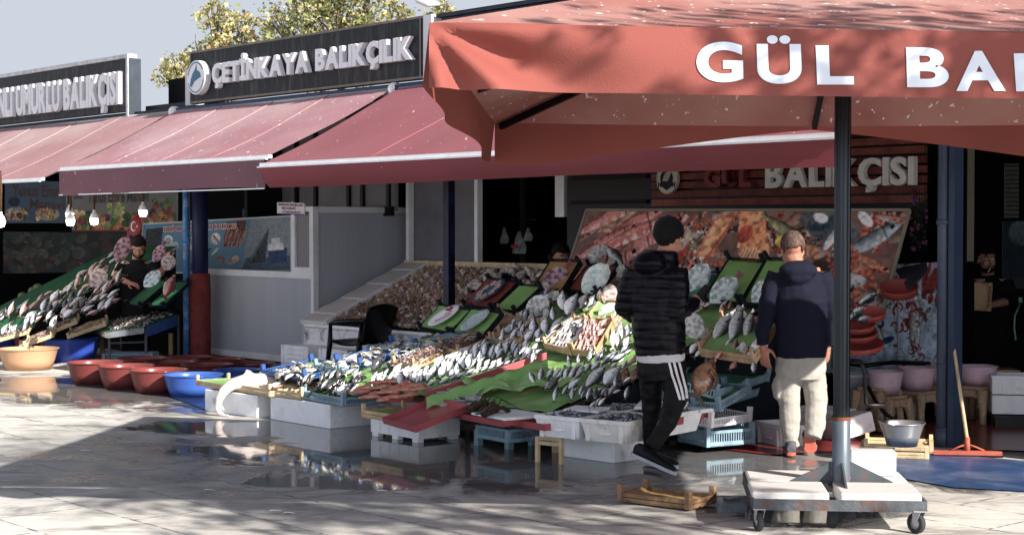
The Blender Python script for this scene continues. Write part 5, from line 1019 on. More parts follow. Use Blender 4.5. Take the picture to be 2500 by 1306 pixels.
# fish in the pale blue crate and wooden crates of the front row
fz = lambda x, y, l=.0: onz(x, y, .26 + l)
for k, a, h, lab in (('black', c6(880, 285), c6(1150, 215), 'long black fish at the back of the pale blue crate'), ('silver', c6(1010, 300), c6(1290, 235), 'long silver fish lying in the middle of the pale blue crate'), ('silver', c6(1150, 310), c6(1390, 252), 'long silver fish at the near edge of the pale blue crate'), ('meag', c6(1060, 305), c6(1240, 280), 'grey fish under the silver ones in the pale blue crate'),
        ('black', c6(850, 240), c6(1010, 168), 'black fish sprawling behind the pale blue crate, upper one'), ('black', c6(910, 262), c6(1040, 200), 'black fish hanging over the corner of the pale blue crate'), ('gurn', c6(640, 215), c6(860, 190), 'dark brown monkfish beside the head of the shark'), ('red', c6(620, 255), c6(705, 235), 'small reddish fish head in front of the shark'), ('silver', c6(600, 250), c6(690, 215), 'small silver fish under the head of the shark'), ('meag', c6(1040, 170), c6(1290, 130), 'long brown grey dogfish behind the black fish'), ('dark', c6(1000, 205), c6(1100, 180), 'small dark fish on the heap behind the pale blue crate')):
    A = fz(*a, .03); H = fz(*h, .05); L_ = math.hypot(a[0] - h[0], a[1] - h[1]) * A.y / F * 1.25; H = solve(A, h[0], h[1], L_); put_fish(k, A, H, lab, None, .6)
# shark
sh = MB(); pts = [(770, 938, 15.2), (735, 936, 15.1), (690, 934, 15.05), (640, 933, 15.0), (600, 932, 14.95), (566, 938, 14.9), (546, 955, 14.85), (535, 975, 14.8), (531, 997, 14.8), (538, 1010, 14.8), (556, 1016, 14.75)]
sh.tube([atD(*p) for p in pts], [.03, .06, .08, .085, .075, .056, .045, .037, .03, .022, .01], 14)
def fin3(L_, th=.012):
    P = [atD(*p) for p in L_]; sh.prism(P, (0, th, 0))
fin3([(590, 926, 14.93), (600, 902, 14.95), (608, 903, 14.95), (640, 926, 14.97)], .02); fin3([(535, 965, 14.8), (516, 972, 14.85), (520, 990, 14.85), (535, 985, 14.8)]); fin3([(545, 1012, 14.76), (562, 1021, 14.7), (572, 1017, 14.7), (553, 1010, 14.76)]); fin3([(540, 985, 14.79), (550, 1000, 14.78), (545, 1003, 14.78), (536, 995, 14.79)])
sh = remesh(sh, .009, 4); o = sh.build('shark', mat('shark_skin', '#c4b8b2', .4, .12, 5, dirt='#5c4a4c', dirtamt=.5, dscale=3.5)); tag(o, 'pale bellied shark draped over the crate, its tail hanging to the ground', 'shark')
# ---------------------------------------------------------------- tubs
M_redt = mat('red_tub', '#7c3430', .35, .1, 5, coat=.2); M_bluet = mat('blue_tub', '#1c3fa0', .35, .1, 5, coat=.2); M_blt = mat('light_blue_tub', '#2b5cb4', .35, .1, 5, coat=.2); M_peach = mat('peach_tub', '#c49468', .4, .1, 5, trans=.1); M_pink = mat('pink_tub', '#dcb8c8', .45, .1, 5, dirt='#6f5864', dirtamt=.4)
def tub(label, x0, x1, yt, yb, m, z0=0., D=None, group=None, water=True, rb=.74):
    xc = (x0 + x1) / 2; P = onz(xc, yb, z0) if D is None else atD(xc, yb, D); r = (x1 - x0) / 2 * P.y / F; c = P + Vector((xc - 1250, F, 0)).normalized() * r * rb; c.z = z0 if D is None else P.z
    r = (x1 - x0) / 2 * c.y / F; h = (yb - yt) * P.y / F * .96; t = thing('tub', label, 'tub', c, group)
    b = MB(); b.lathe(c, [(0, .006), (r * rb * .97, .006), (r * rb, .0), (r * (rb + .12), h * .45), (r * .95, h * .93), (r * .96, h * .955), (r, h * .965), (r * 1.005, h), (r * .955, h), (r * .93, h * .9), (r * (rb + .09), h * .45), (r * rb * .95, .02), (0, .02)], 40); b.build('shell', m, t)
    if water: b = MB(); b.lathe(c, [(0, h * .84), (r * .895, h * .84)], 32); b.build('water', M_water, t)
    return t, c, r, h
RG = 'red tubs on the wet paving'
for lab, a in (('red tub at the left end of the near row', (163, 300, 884, 940)), ('red tub second in the near row', (238, 376, 893, 951)), ('red tub third in the near row, next to the blue one', (315, 458, 903, 962)), ('red tub behind the gap of the first two near tubs', (283, 408, 875, 918)), ('red tub in the second row, its rim behind the near red ones', (352, 480, 884, 925)), ('red tub in the second row behind the blue one', (440, 570, 890, 932)), ('red tub at the foot of the red wrapped column', (398, 526, 873, 903)), ('red tub against the grey booth', (468, 600, 877, 910)), ('red tub furthest right against the grey booth', (538, 672, 888, 918))):
    tub(lab, *a, M_redt, group=RG)
tub('bright blue tub at the right end of the near row', 398, 545, 915, 972, M_blt); tub('light blue tub behind the left pale wooden crate', 520, 640, 903, 945, M_blt); tub('deep blue tub right of the peach one', 107, 246, 826, 886, M_bluet); tub('peach coloured tub at the left edge', -4, 143, 851, 906, M_peach)
tub('red tub under the leaning wooden crates, behind the peach one', 30, 150, 803, 868, M_redt); tub('dark blue tub at the far left behind the peach one', -70, 62, 808, 865, M_bluet); tub('red tub half hidden behind the deep blue tub', 95, 205, 822, 875, M_redt)
# right hand side tubs on stools
M_stool = mat('beige_wicker_plastic', '#bc9c78', .5, .25, 60, bump=.8, bscale=80)
def stool(label, c, w_=.30, h=.42):
    t = thing('stool', label, 'stool', c, 'beige plastic stools'); c = Vector(c)
    b = MB(); b.box(c + ZV * (h - .015), (w_ * .92, w_ * .92, .03), RM); b.build('seat', M_stool, t, bevel=.01)
    for i, (sx, sy) in enumerate(((-1, -1), (1, -1), (1, 1), (-1, 1))):
        d1 = SV * sx - NV * sy; b = MB(); top = c + ZV * (h - .03) + d1 * w_ * .44; bot = c + d1 * w_ * .58; b.tube([bot, bot.lerp(top, .5), top], [.03, .034, .05], 8); b.build('leg', M_stool, t)
    for sx, sy in ((-1, 0), (1, 0), (0, -1), (0, 1)):
        d1 = (SV * sx - NV * sy); e = SV if sy else NV; b = MB(); p = c + d1 * w_ * .46
        b.prism([p + e * w_ * .42 + ZV * (h - .03), p - e * w_ * .42 + ZV * (h - .03), p - e * w_ * .42 + ZV * (h - .13), p - e * w_ * .18 + ZV * (h - .09), p + e * w_ * .18 + ZV * (h - .09), p + e * w_ * .42 + ZV * (h - .13)], d1 * .008); b.build('apron', M_stool, t)
    return t
PG = 'pink tubs in the shop mouth'
for lab, a, D in (('pink tub nearest the grey bucket, on a beige stool', (2118, 2206, 906, 966), 13.7), ('pink tub in the middle, right of the first pink one', (2192, 2284, 897, 955), 14.1), ('pink tub half hidden behind the grey downpipe', (2258, 2345, 889, 942), 14.5), ('pink tub right of the rusty entrance post', (2338, 2436, 893, 943), 14.2)):
    t, c, r, h = tub(lab, *a, M_pink, D=D, group=PG)
    stool(lab.replace('pink tub', 'beige wicker stool under the pink tub').replace(', on a beige stool', ''), (c.x, c.y, 0), .28, max(.2, c.z - .002))
stool('beige wicker stool standing beside the grey bucket, nothing on it', onz(2140, 1048), .26, .36)
t, c, r, h = tub('dark magenta tub on the ground left of the white foam boxes', 2418, 2494, 955, 992, mat('magenta_tub', '#5a1c40', .4, .15, 6), D=14.5)
t, c, r, h = tub('galvanised aluminium bowl standing on the pale wooden crates', 2146, 2258, 1032, 1092, mat('bowl_alu', '#b4b4b4', .32, .1, 12, metal=.75), D=11.75, water=False, rb=.66)
zb = c.z
t = thing('bucket', 'tall grey plastic bucket behind the parasol pole', 'bucket', onz(2085, 1040)); c0 = onz(2088, 1036) + Vector((0, .14, 0)); b = MB(); b.lathe(c0, [(0, .005), (.125, .005), (.13, 0), (.155, .40), (.165, .405), (.168, .43), (.155, .43), (.125, .02), (0, .02)], 36); b.build('shell', mat('grey_bucket', '#ccd4dc', .45, .1, 5), t)
b = MB(); b.lathe(c0, [(0, .37), (.148, .37)], 24); b.build('water', M_water, t)
# pale wooden crates under the bowl
A = onz(2098, 1118); X = Vector((.97, -.24, 0)).normalized()
for i, lab in enumerate(('lower pale wooden crate stacked under the aluminium bowl', 'upper pale wooden crate carrying the aluminium bowl')):
    z = .0 + i * .055; P = A + X * (.03 * i) + ZV * (z + .01); Y = ZV.cross(X); crate(lab, P, P + X * .50, P + Y * .38, 'pale', .045, ph=.035)
# hose behind the stools
b = MB(); b.tube([atD(2060, 885, 14.3), atD(2110, 892, 14.2), atD(2180, 884, 14.4), atD(2290, 888, 14.7)], .02, 8); o = b.build('hose', M_black); tag(o, 'black hose lying over the rims of the pink tubs', 'hose')
b = MB(); b.tube([atD(2120, 945, 13.6), atD(2135, 975, 13.5), atD(2160, 1008, 13.4), atD(2190, 1030, 13.4), atD(2230, 1038, 13.5)], .016, 8); o = b.build('hose', M_black); tag(o, 'black hose curving down between the beige stools', 'hose')
# foam boxes around the second man
fbox('white ribbed foam box on the ground by the left foot of the man in navy', g2(1842, 1078), g2(1905, 1094), .34, 0, .17, open_=True, taper=True)
fbox('white foam box behind the heels of the man in navy', g2(1935, 1050), g2(2030, 1062), .3, 0, .2, open_=True)
A = onz(2060, 1060, .06); b = MB(); b.box(A + Vector((.05, .1, .06)), (.32, .3, .16), Matrix.Rotation(R(-14), 3, 'Y') @ Matrix.Rotation(.3, 3, 'Z')); o = b.build('foam_box', M_foam, bevel=.012); tag(o, 'tilted white foam box leaning right of the parasol pole', 'foam box')
for i, (y0, lab) in enumerate(((948, 'top white foam box of the stack at the right edge'), (990, 'bottom white foam box of the stack at the right edge'))):
    A = atD(2422, 945 + 4, 14.0); z0 = .28 - i * .17; P = (A.x, A.y); Q = (A.x + .5, A.y - .1); fbox(lab, P, Q, .35, z0, z0 + .16, open_=(i == 0), feet=False)
t = thing('low_stand', 'low dark stand carrying the stack of white foam boxes', 'stand', (4.3, 14.2, 0)); b = MB(); b.box((A.x + .25, A.y + .1, .05), (.5, .4, .1)); b.build('body', M_black, t)
# crates at the right end of the stall
crs = [('dark blue plastic crate standing on the ground behind the white foam box', 1842, 1030, 1898, 1036, 'blue', M_blued, .16), ]
A = onz(1842, 1050); b = MB(); b.box(A + Vector((.12, .2, .16)), (.3, .35, .3), RM)
for k in range(8): b.box(A + Vector((.12, .2, .16)) + SV * (-.13 + k * .037) + NV * .18, (.012, .012, .28), RM)
o = b.build('plastic_crate', M_blued); tag(o, 'dark blue ribbed crate behind the foam box beside the man in navy', 'crate')
def stackc(label, pa, pb, dep, z, tb, kind, h, **k): return crate_z(label, pa, pb, dep, z, tb, kind=kind, h=h, **k)
stackc('grey blue plastic crate on the ground at the right end of the stall', (1655, 1078), (1725, 1092), .45, .05, 0, 'grey', .12)
stackc('pale grey crate of small blue fish right of the black trousers', (1732, 1062), (1832, 1050), .4, .10, .02, 'grey', .09)
stackc('white plastic crate above the crate of small blue fish', (1735, 1045), (1835, 1030), .42, .20, .03, 'white', .07)
stackc('tilted pale grey crate below the teal lined one', (1730, 1005), (1870, 960), .4, .30, .08, 'grey', .07)
stackc('tilted pale grey crate lined with teal net beside the man in navy', (1745, 975), (1875, 930), .45, .42, .10, 'grey', .07, liner=M_tg)
stackc('tilted grey crate lined green under the brown grouper', (1690, 1000), (1755, 1005), .5, .33, .10, 'grey', .07, liner=M_gl)
stackc('large faded red tray behind the black trousers, jutting out to the right', (1600, 1050), (1735, 1020), .5, .26, .03, 'red', .06, posts=False)
b = MB(); b.box(onz(1700, 1000, .34) + Vector((0, .1, 0)), (.35, .25, .03), RM); o = b.build('foam_board', M_foam, bevel=.006); tag(o, 'white foam board on the faded red tray', 'board')
# foreground wooden crate
A = onz(1508, 1222, .012); B = onz(1684, 1244, .012); U = onz(1750, 1218, .012) - B; U = U.normalized() * .3; crate('worn wet wooden crate lying alone on the paving in the foreground', A, B, A + (ZV.cross((B - A).normalized()) * .30), 'old', .055, ph=.05, liner=mat('wet_plywood', '#9c7a48', .45, .3, 6, dirt='#5c3c20', dirtamt=.6))
# squeegee
q = thing('squeegee', 'orange red floor squeegee with pale wooden handle leaning on the entrance post', 'squeegee', onz(2360, 1112)); c = onz(2361, 1113); b = MB(); b.bar(onz(2278, 1112) + ZV * .025, onz(2446, 1115) + ZV * .025, .05, .035); b.build('blade', mat('orange_plastic', '#a84a34', .5, .12, 8), q); b = MB(); b.bar(onz(2276, 1114) + ZV * .007, onz(2448, 1117) + ZV * .007, .02, .014); b.build('rubber_lip', M_black, q)
b = MB(); T = atD(2314, 745, c.y + .7); b.tube([c + ZV * .12, T], [.014, .012], 10); b.build('handle', M_wood2, q); b = MB(); b.tube([c + ZV * .03, c + ZV * .14], [.024, .02], 10)
for s_ in (-1, 1): b.tube([c + ZV * .09, c + ZV * .07 + Vector((s_ * .06, 0, 0)), c + ZV * .04 + Vector((s_ * .13, 0, 0))], .007, 6)
b.build('socket', MATS['orange_plastic'], q)
# ---------------------------------------------------------------- black plastic chair
ch = thing('plastic_chair', 'black plastic armchair with its back to the snail bed', 'chair', onz(868, 895) ); O = Vector((-1.70, 18.3, 0)); M_bch = mat('black_plastic', '#0a0c12', .3, .15, 8)
fx = Vector((-.78, .62, 0)).normalized(); fy = ZV.cross(fx)
def cp(x, y, z): return O + fx * x + fy * y + ZV * z
b = MB(); b.grid(lambda u, v: cp(-.22 + .45 * u, -.22 + .44 * v, .42 - .03 * math.sin(math.pi * u) + .02 * u), 8, 8); b.build('seat', M_bch, ch, solid=.02)
b = MB(); b.grid(lambda u, v: cp(-.23 - .13 * v - .04 * math.sin(math.pi * u), (-.22 + .44 * u) * (1 + .12 * v), .42 + .44 * v - .05 * v * (2 * u - 1) ** 2), 12, 12); b.build('backrest', M_bch, ch, solid=.02)
for sy in (-1, 1):
    b = MB(); b.tube([cp(-.33, sy * .25, .68), cp(-.1, sy * .28, .67), cp(.12, sy * .28, .65), cp(.2, sy * .27, .62)], [.022, .03, .03, .02], 8, flat=.5); b.build('armrest', M_bch, ch)
    for sx, lx in ((.22, .26), (-.22, -.30)): b = MB(); b.tube([cp(sx - .02, sy * .25, .63 if sx > 0 else .45), cp(sx, sy * .24, .40), cp(lx, sy * .27, 0)], [.02, .03, .022], 8); b.build('leg', M_bch, ch)
# ---------------------------------------------------------------- grey booth
M_rib = mat('ribbed_grey_panel', '#9da1ab', .5, .06, 3, bump=.25, bscale=60, stretch=(1, 1, .02)); M_pvc = mat('pvc_frame', '#d0d2d8', .4, .06, 6, dirt='#6c6c70', dirtamt=.3)
bo = thing('booth', 'grey ribbed booth with white frames, low counter and tall side screen', 'booth', W(1, -.5))
wbox(MB(), -.40, 2.06, -.49, -.45, .1, 1.07).build('counter_panel', M_rib, bo)
b = MB()
for s0, s1, z0, z1 in ((-.42, 2.12, 1.07, 1.15), (-.42, 2.12, .02, .1), (2.06, 2.12, .1, 1.07), (.8, .8, 0, 0)): wbox(b, s0, s1, -.50, -.425, z0, z1)
b.build('counter_frame', M_pvc, bo)
wbox(MB(), 1.72, 2.04, -.48, -.45, 1.2, 1.9).build('narrow_panel', mat('narrow_panel', '#77757a', .5, .06, 3, bump=.4, bscale=60, stretch=(1, 1, .02)), bo)
b = MB()
for s0, s1, z0, z1 in ((1.64, 1.72, 1.15, 1.95), (2.04, 2.12, 1.15, 1.95), (1.72, 2.04, 1.15, 1.21), (1.72, 2.04, 1.89, 1.95)): wbox(b, s0, s1, -.50, -.42, z0, z1)
b.build('frame', M_pvc, bo)
wbox(MB(), 2.07, 2.10, -2.05, -.51, .08, 1.88).build('side_panel', M_rib, bo)
b = wbox(MB(), 2.05, 2.125, -2.1, -.51, 1.88, 1.95); wbox(b, 2.05, 2.125, -2.1, -2.04, .02, 1.88); wbox(b, 2.05, 2.125, -2.04, -.51, .02, .08); b.build('frame', M_pvc, bo)
# ---------------------------------------------------------------- printed boards
def board_pic(name, label, cat, pic, c4_, th=.02, frame=None, fw=.02, parent=None):
    TL, TR, BR_, BL_ = [Vector(c) for c in c4_]; n = (TR - TL).cross(BL_ - TL).normalized(); n = n if n.dot(CP - TL) > 0 else -n
    t = thing(name, label, cat, (BL_ + BR_) / 2); b = MB(); b.prism([TL, TR, BR_, BL_], -n * th); b.build('backing', M_white, t)
    pic.mb(TL + n * .003, TR + n * .003, BR_ + n * .003, BL_ + n * .003).build('print', M_print, t, col=True)
    if frame:
        b = MB()
        for a, c in ((TL, TR), (TR, BR_), (BR_, BL_), (BL_, TL)): b.bar(a + n * .006, c + n * .006, fw, .024, n)
        b.build('frame', frame, t)
    return t, n
def txt(t, n, body, TL, TR, BL_, u0, u1, v0, v1, m, name='lettering', off=.03, shear=0., lift=.006):
    """lettering on the board, u,v in 0..1 from the top left"""
    X = (TR - TL); Y = (BL_ - TL); O = TL + X * u0 + Y * v1 + n * lift; b = MB(); text_fit(b, body, O, X.normalized(), -Y.normalized(), (u1 - u0) * X.length, (v1 - v0) * Y.length, offset=off, shear=shear); b.build(name, m, t)
M_tred = mat('print_red', '#b02a24', .5, .05, 9); M_tdk = mat('print_maroon', '#3c1416', .5, .05, 9); M_twh = mat('print_white', '#d8d8d8', .5, .05, 9)
# fishmonger's banner behind the booth counter
p = Pic(300, 112, '#4f7f9c', 3, .12, 30)
rg = p.r
p.poly([(224, 0), (300, 0), (300, 112), (206, 112)], '#7c8894', .2); p.poly([(214, 84), (300, 80), (300, 112), (206, 112)], '#4a5c70', .3)
p.poly([(255, 66), (292, 64), (290, 92), (262, 96)], '#2c4470'); p.poly([(258, 56), (284, 54), (286, 68), (256, 70)], '#c8ccd0'); p.poly([(264, 44), (278, 43), (280, 56), (262, 57)], '#b8bcc4'); p.line([(271, 20), (271, 48)], 1.2, '#9ca4ac'); p.line([(258, 24), (218, 96)], 1.5, '#20262c'); p.poly([(258, 26), (222, 96), (252, 92)], '#384048', .5); p.line([(285, 30), (280, 60)], 1, '#9ca4ac')
p.poly([(178, 6), (216, 4), (208, 56), (172, 58)], '#5c3024', .5)
for k in range(7): p.fish(178 + k * 5.5, 34 + (k % 3) * 6, 34, -1.35, '#6c3428', '#b88878', .35)
for k in range(5): p.ell(156 + (k - 2) * 2, 40 + (k % 2) * 3, 3.5, 3.5, 0, '#c8a8a0')
p.ell(156, 40, 10, 13, 0, '#c8ccd0'); 
for k in range(4): p.ell(152 + k * 3, 34 + k * 4, 3, 3, 0, '#8c5c50')
p.fish(112, 36, 30, .15, '#2c3840', '#c0c8cc', .3); p.shrimp(134, 42, 7, .5, '#c89484'); p.fish(100, 62, 30, -1.3, '#a87c74', '#d8c0b8', .5); p.fish(118, 66, 28, -1.2, '#a87c74', '#d8c0b8', .5); p.fish(138, 68, 26, -.7, '#1c262c', '#4c5860', .25); p.fish(156, 66, 22, -.9, '#b8c4cc', '#d8dcdc', .3); p.shrimp(165, 88, 8, .1, '#b0503c'); p.shrimp(186, 86, 8, 2., '#c8a078'); p.ell(196, 84, 7, 7, 0, '#c09c7c'); p.poly([(98, 88), (130, 92), (122, 112), (96, 108)], '#38444e', .5)
p.poly([(6, 12), (44, 10), (40, 70), (2, 72)], '#24282c', .6); p.ell(56, 40, 11, 13, 0, '#c8ccc8'); p.ell(56, 40, 7, 9, 0, '#8c9ca0'); p.ell(72, 52, 8, 10, 0, '#9ca4a4'); p.rect(0, 0, 300, 2, '#d0d0d0')
TL, TR, BR_, BL_ = wn(352, 547, -.9), wn(712, 527, -.9), wn(712, 660, -.9), wn(346, 668, -.9)
t, n = board_pic('shop_banner', 'blue banner with red ERZİNCANLI UMURLU BALIKÇISI title, seafood pictures and fishing boat', 'banner', p, (TL, TR, BR_, BL_), frame=M_alu, fw=.015)
txt(t, n, 'ERZİNCANLI UMURLU BALIKÇISI', TL, TR, BL_, .155, .655, .06, .19, M_tred, lift=.008); txt(t, n, 'ERZİNCANLI UMURLU BALIKÇISI', TL, TR, BL_, .151, .659, .045, .205, M_twh, 'lettering_outline', off=.07, lift=.0055)
# little notice
TL, TR, BR_, BL_ = wn(677, 494, -.40), wn(742, 496, -.40), wn(742, 525, -.40), wn(677, 523, -.40); p = Pic(40, 18, '#d8d6e0', 5, .04)
p.rect(0, 16, 40, 18, '#2c3c8c'); t, n = board_pic('notice', 'small white notice reading BURDAN BALIK RESTAURANT above the booth', 'notice', p, (TL, TR, BR_, BL_))
M_vio = mat('print_violet', '#6a1c4c', .5, .05, 9)
for k, (s_, u1) in enumerate((('BURDAN BALIKLARI', .96), ('RESTAURANT', .72), ('YİYEBİLİRSİNİZ', .9))): txt(t, n, s_, TL, TR, BL_, .06 + .12 * (k > 0), u1, .08 + k * .29, .28 + k * .29, M_vio, off=.04)
b = MB(); b.bar(W(1.66, -.43, 1.95), W(1.66, -.43, 2.02), .02); b.build('peg', M_alu, t)
# greengrocer's prints at the left
def fruits(p, x0, y0, x1, y1, n, pal, r0=3, r1=8):
    for _ in range(n):
        x = p.r.uniform(x0, x1); y = p.r.uniform(y0, y1); r = p.r.uniform(r0, r1); p.ell(x, y, r, r * p.r.uniform(.7, 1), p.r.uniform(0, 3), pal[p.r.integers(len(pal))], .5)
pal = ['#7c2c20', '#8c7a2c', '#3c5c24', '#a8642c', '#2c4420', '#984038', '#6c7c34', '#c09a5c', '#4c2434']
p = Pic(150, 90, '#364858', 7, .15, 30); 
for x in (30, 105): p.ell(x, 70, 30, 15, 0, '#8c8478'); fruits(p, x - 24, 62, x + 24, 80, 22, pal, 3, 7)
p.ell(24, 44, 16, 11, 0, '#1c2434')
TL, TR, BR_, BL_ = wn(12, 440, -2.2), wn(162, 444, -2.2), wn(162, 545, -2.2), wn(12, 545, -2.2); t, n = board_pic('greengrocer_board', 'bluish greengrocer board with Yunus Emre Manavı lettering at the far left', 'signboard', p, (TL, TR, BR_, BL_)); txt(t, n, 'Yunus Emre', TL, TR, BL_, .12, .98, .08, .36, M_tdk, shear=.1); txt(t, n, 'Manavı', TL, TR, BL_, .42, .97, .40, .62, M_tdk, shear=.1); txt(t, n, 'SİVASLI', TL, TR, BL_, .14, .42, .60, .70, M_tdk)
p = Pic(240, 90, '#6c6a64', 8, .12, 30); fruits(p, 0, 55, 240, 90, 130, pal, 4, 11); fruits(p, 90, 38, 130, 60, 14, ['#a8a04c', '#8c9a44', '#7c8c34'], 5, 8); fruits(p, 190, 34, 225, 60, 22, ['#2c4c20', '#7c3424', '#4c6c2c'], 4, 8); p.rect(0, 86, 240, 90, '#6c2420')
TL, TR, BR_, BL_ = wn(176, 452, -2.2), wn(432, 440, -2.2), wn(432, 566, -2.2), wn(176, 566, -2.2); t, n = board_pic('greengrocer_board', 'white greengrocer board with fruit heap and maroon Yunus Emre Manavı lettering', 'signboard', p, (TL, TR, BR_, BL_)); txt(t, n, 'Yunus Emre Manavı', TL, TR, BL_, .16, .75, .12, .40, M_tdk, shear=.1); txt(t, n, 'SİVASLI', TL, TR, BL_, .02, .12, .22, .30, M_tdk); txt(t, n, '0531 102 54', TL, TR, BL_, .74, .94, .10, .18, M_tdk)
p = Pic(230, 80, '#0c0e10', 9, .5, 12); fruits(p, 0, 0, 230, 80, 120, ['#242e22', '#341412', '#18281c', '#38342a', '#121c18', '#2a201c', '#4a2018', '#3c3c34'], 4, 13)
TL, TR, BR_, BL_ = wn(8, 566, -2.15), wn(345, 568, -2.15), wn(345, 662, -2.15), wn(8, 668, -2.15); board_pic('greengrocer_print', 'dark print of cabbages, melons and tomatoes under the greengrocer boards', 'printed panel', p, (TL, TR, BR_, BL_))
# pendant lamps
M_bulb = mat('lit_bulb', '#ffe6c0', .4, 0, 5, emit=14)
for x, y, D, lab in ((172, 540, 20.6, 'lit pendant bulb on a rope, left of the pair over the heaped fish'), (230, 538, 20.6, 'lit pendant bulb on a rope, right of the pair over the heaped fish'), (349, 518, 20.9, 'lit pendant bulb on a rope just above the red flag disc'), (2, 543, 20.4, 'lit pendant bulb on a rope cut by the left edge'), (170, 524, 21.6, 'lit pendant bulb further back behind the left of the pair')):
    c = atD(x, y, D); t = thing('pendant_lamp', lab, 'lamp', c); b = MB(); b.lathe(c, [(0, -.06), (.035, -.055), (.05, -.02), (.052, .02), (.05, .03)], 18); b.build('bulb', M_bulb, t); b = MB(); b.lathe(c, [(.053, .02), (.055, .04), (.035, .085), (.018, .1), (.018, .13), (0, .13)], 18); b.build('lamp_shade', M_white, t); b = MB(); b.tube([c + ZV * .13, c + ZV * .4 + Vector((.008, 0, 0)), Vector((c.x, c.y, 2.40))], .014, 6); b.build('rope', mat('hemp_rope', '#5c4028', .9, .3, 40, bump=.8), t)
# flag disc
c = wn(332, 553, -.3); nn = (NV + Vector((-.15, -.3, .1))).normalized(); xx = (ZV.cross(nn)).normalized(); yy = nn.cross(xx); M = Matrix((xx, yy, nn)).transposed(); t = thing('flag_disc', 'round red disc with white crescent and star above the man in black', 'disc', c); b = MB(); b.lathe(c, [(0, 0), (.14, 0), (.145, .01), (.14, .02), (0, .02)], 32, 0, M); b.build('disc', mat('flag_red', '#a02428', .5, .05, 9), t)
b = MB(); P = lambda x, y: c + xx * x + yy * y + nn * .024
b.add([P(x * .07 - .025, y * .07) for x, y in [(math.cos(R(a)), math.sin(R(a))) for a in range(40, 321, 14)]] + [P(x * .055 - .01, y * .055) for x, y in [(math.cos(R(a)), math.sin(R(a))) for a in range(320, 39, -14)]], [tuple(range(42))]); b.add([P(.06 + .028 * (1 if i % 2 == 0 else .4) * math.cos(R(36 * i + 180)), .028 * (1 if i % 2 == 0 else .4) * math.sin(R(36 * i + 180))) for i in range(10)], [tuple(range(10))]); b.build('crescent_and_star', M_twh, t)
b = MB(); b.bar(c - nn * .005, c - nn * .005 + ZV * -.9, .02); b.build('stick', M_wood, t)
# ---------------------------------------------------------------- left fish stall
LT0 = W(-1, 2.2, .40); LTN = SV.cross(W(-1, -.14, 1.44) - LT0).normalized(); LTN = LTN if LTN.z > 0 else -LTN
def lpl(px, py, h=0.): return onp(px, py, LT0 + ZV * h, LTN)
def lt(s, n, h=0.): return W(s, n, .40 + (2.2 - n) * .444 + h)
ls = thing('fish_stall', 'left fish stall heaped with fish beside the peeling pipe', 'market stall', W(-1.3, 1))
MB().grid(lambda u, v: lt(-2.2 + 1.55 * u, 2.15 - 2.3 * v, .01 * mnoise.noise(Vector((u * 9, v * 9, 1)))), 20, 24).build('green_net', M_greend, ls)
b = MB()
for s in (-2.1, -.75):
    for n in (2.0, .9, -.1): p_ = lt(s, n); b = MB(); b.bar((p_.x, p_.y, 0), p_ - ZV * .03, .05); b.build('leg', M_wood, ls)
b = MB(); b.prism([lt(-.62, 2.1, -.02), lt(-.62, -.1, -.02), W(-.62, -.1, .3), W(-.62, 2.1, .3)], SV * .01); b.build('side_board', M_black, ls)
fl = random.Random(21)
poly = [(0, 765), (110, 715), (225, 652), (275, 610), (300, 640), (305, 720), (235, 765), (90, 800), (0, 812)]
def lf(x, y):
    k = fl.choice(['mull', 'silver', 'bass', 'dark', 'meag', 'bream', 'silver', 'mull']); L = fl.uniform(26, 46); a = fl.uniform(.3, 1.25); kk = 'mull' if (x > 200 and y < 700 and fl.random() < .5) else k
    lab = {'mull': 'pinkish fish in the heap on the left stall', 'silver': 'bright silver fish in the heap on the left stall', 'bass': 'slim grey fish in the heap on the left stall', 'dark': 'dark fish in the heap on the left stall', 'meag': 'dull grey fish in the heap on the left stall', 'bream': 'oval grey fish in the heap on the left stall'}[kk]
    fpx(kk, (x - L * .5 * math.cos(a), y + L * .5 * math.sin(a)), (x + L * .5 * math.cos(a), y - L * .5 * math.sin(a)), 9, lab, lab.replace('fish in', 'fishes in'), None, fl.uniform(.02, .08), lpl)
scatter(poly, 120, lf, fl)
for k, a, h_, lab in (('turp', (318, 565), (285, 640), 'big pinkish flat fish tail up at the top of the left heap'), ('ray', (262, 650), (222, 700), 'pinkish flat fish tail up in the middle of the left heap'), ('turp', (405, 590), (375, 640), 'pink flat fish on the green tray right of the man in black'), ('ray', (425, 615), (400, 660), 'pale brown flat fish by the hand of the man in black'), ('turs', (398, 655), (352, 700), 'grey blue ray lying over the edge of the left green tray')):
    fpx(k, a, h_, 9, lab, None, 0, .10, lpl)
crate_l = lambda lab, a, b_, u, L, kind, **k: crate(lab, atD(*a), atD(*b_), solve(atD(*a), u[0], u[1], L), kind, **k)
crate_l('black tray lined green leaning up left of the red paper lobster', (312, 748, 20.9), (345, 752, 20.8), (385, 686), .5, 'black', h=.05, liner=M_greend)
crate_l('black tray lined green leaning up beside the peeling white board', (366, 752, 20.9), (402, 754, 20.8), (432, 690), .5, 'black', h=.05, liner=M_greend)
fpx('red', (398, 733), (428, 668), 9, 'red lobster coloured fish on the tray beside the peeling white board', None, .2, .12, lpl)
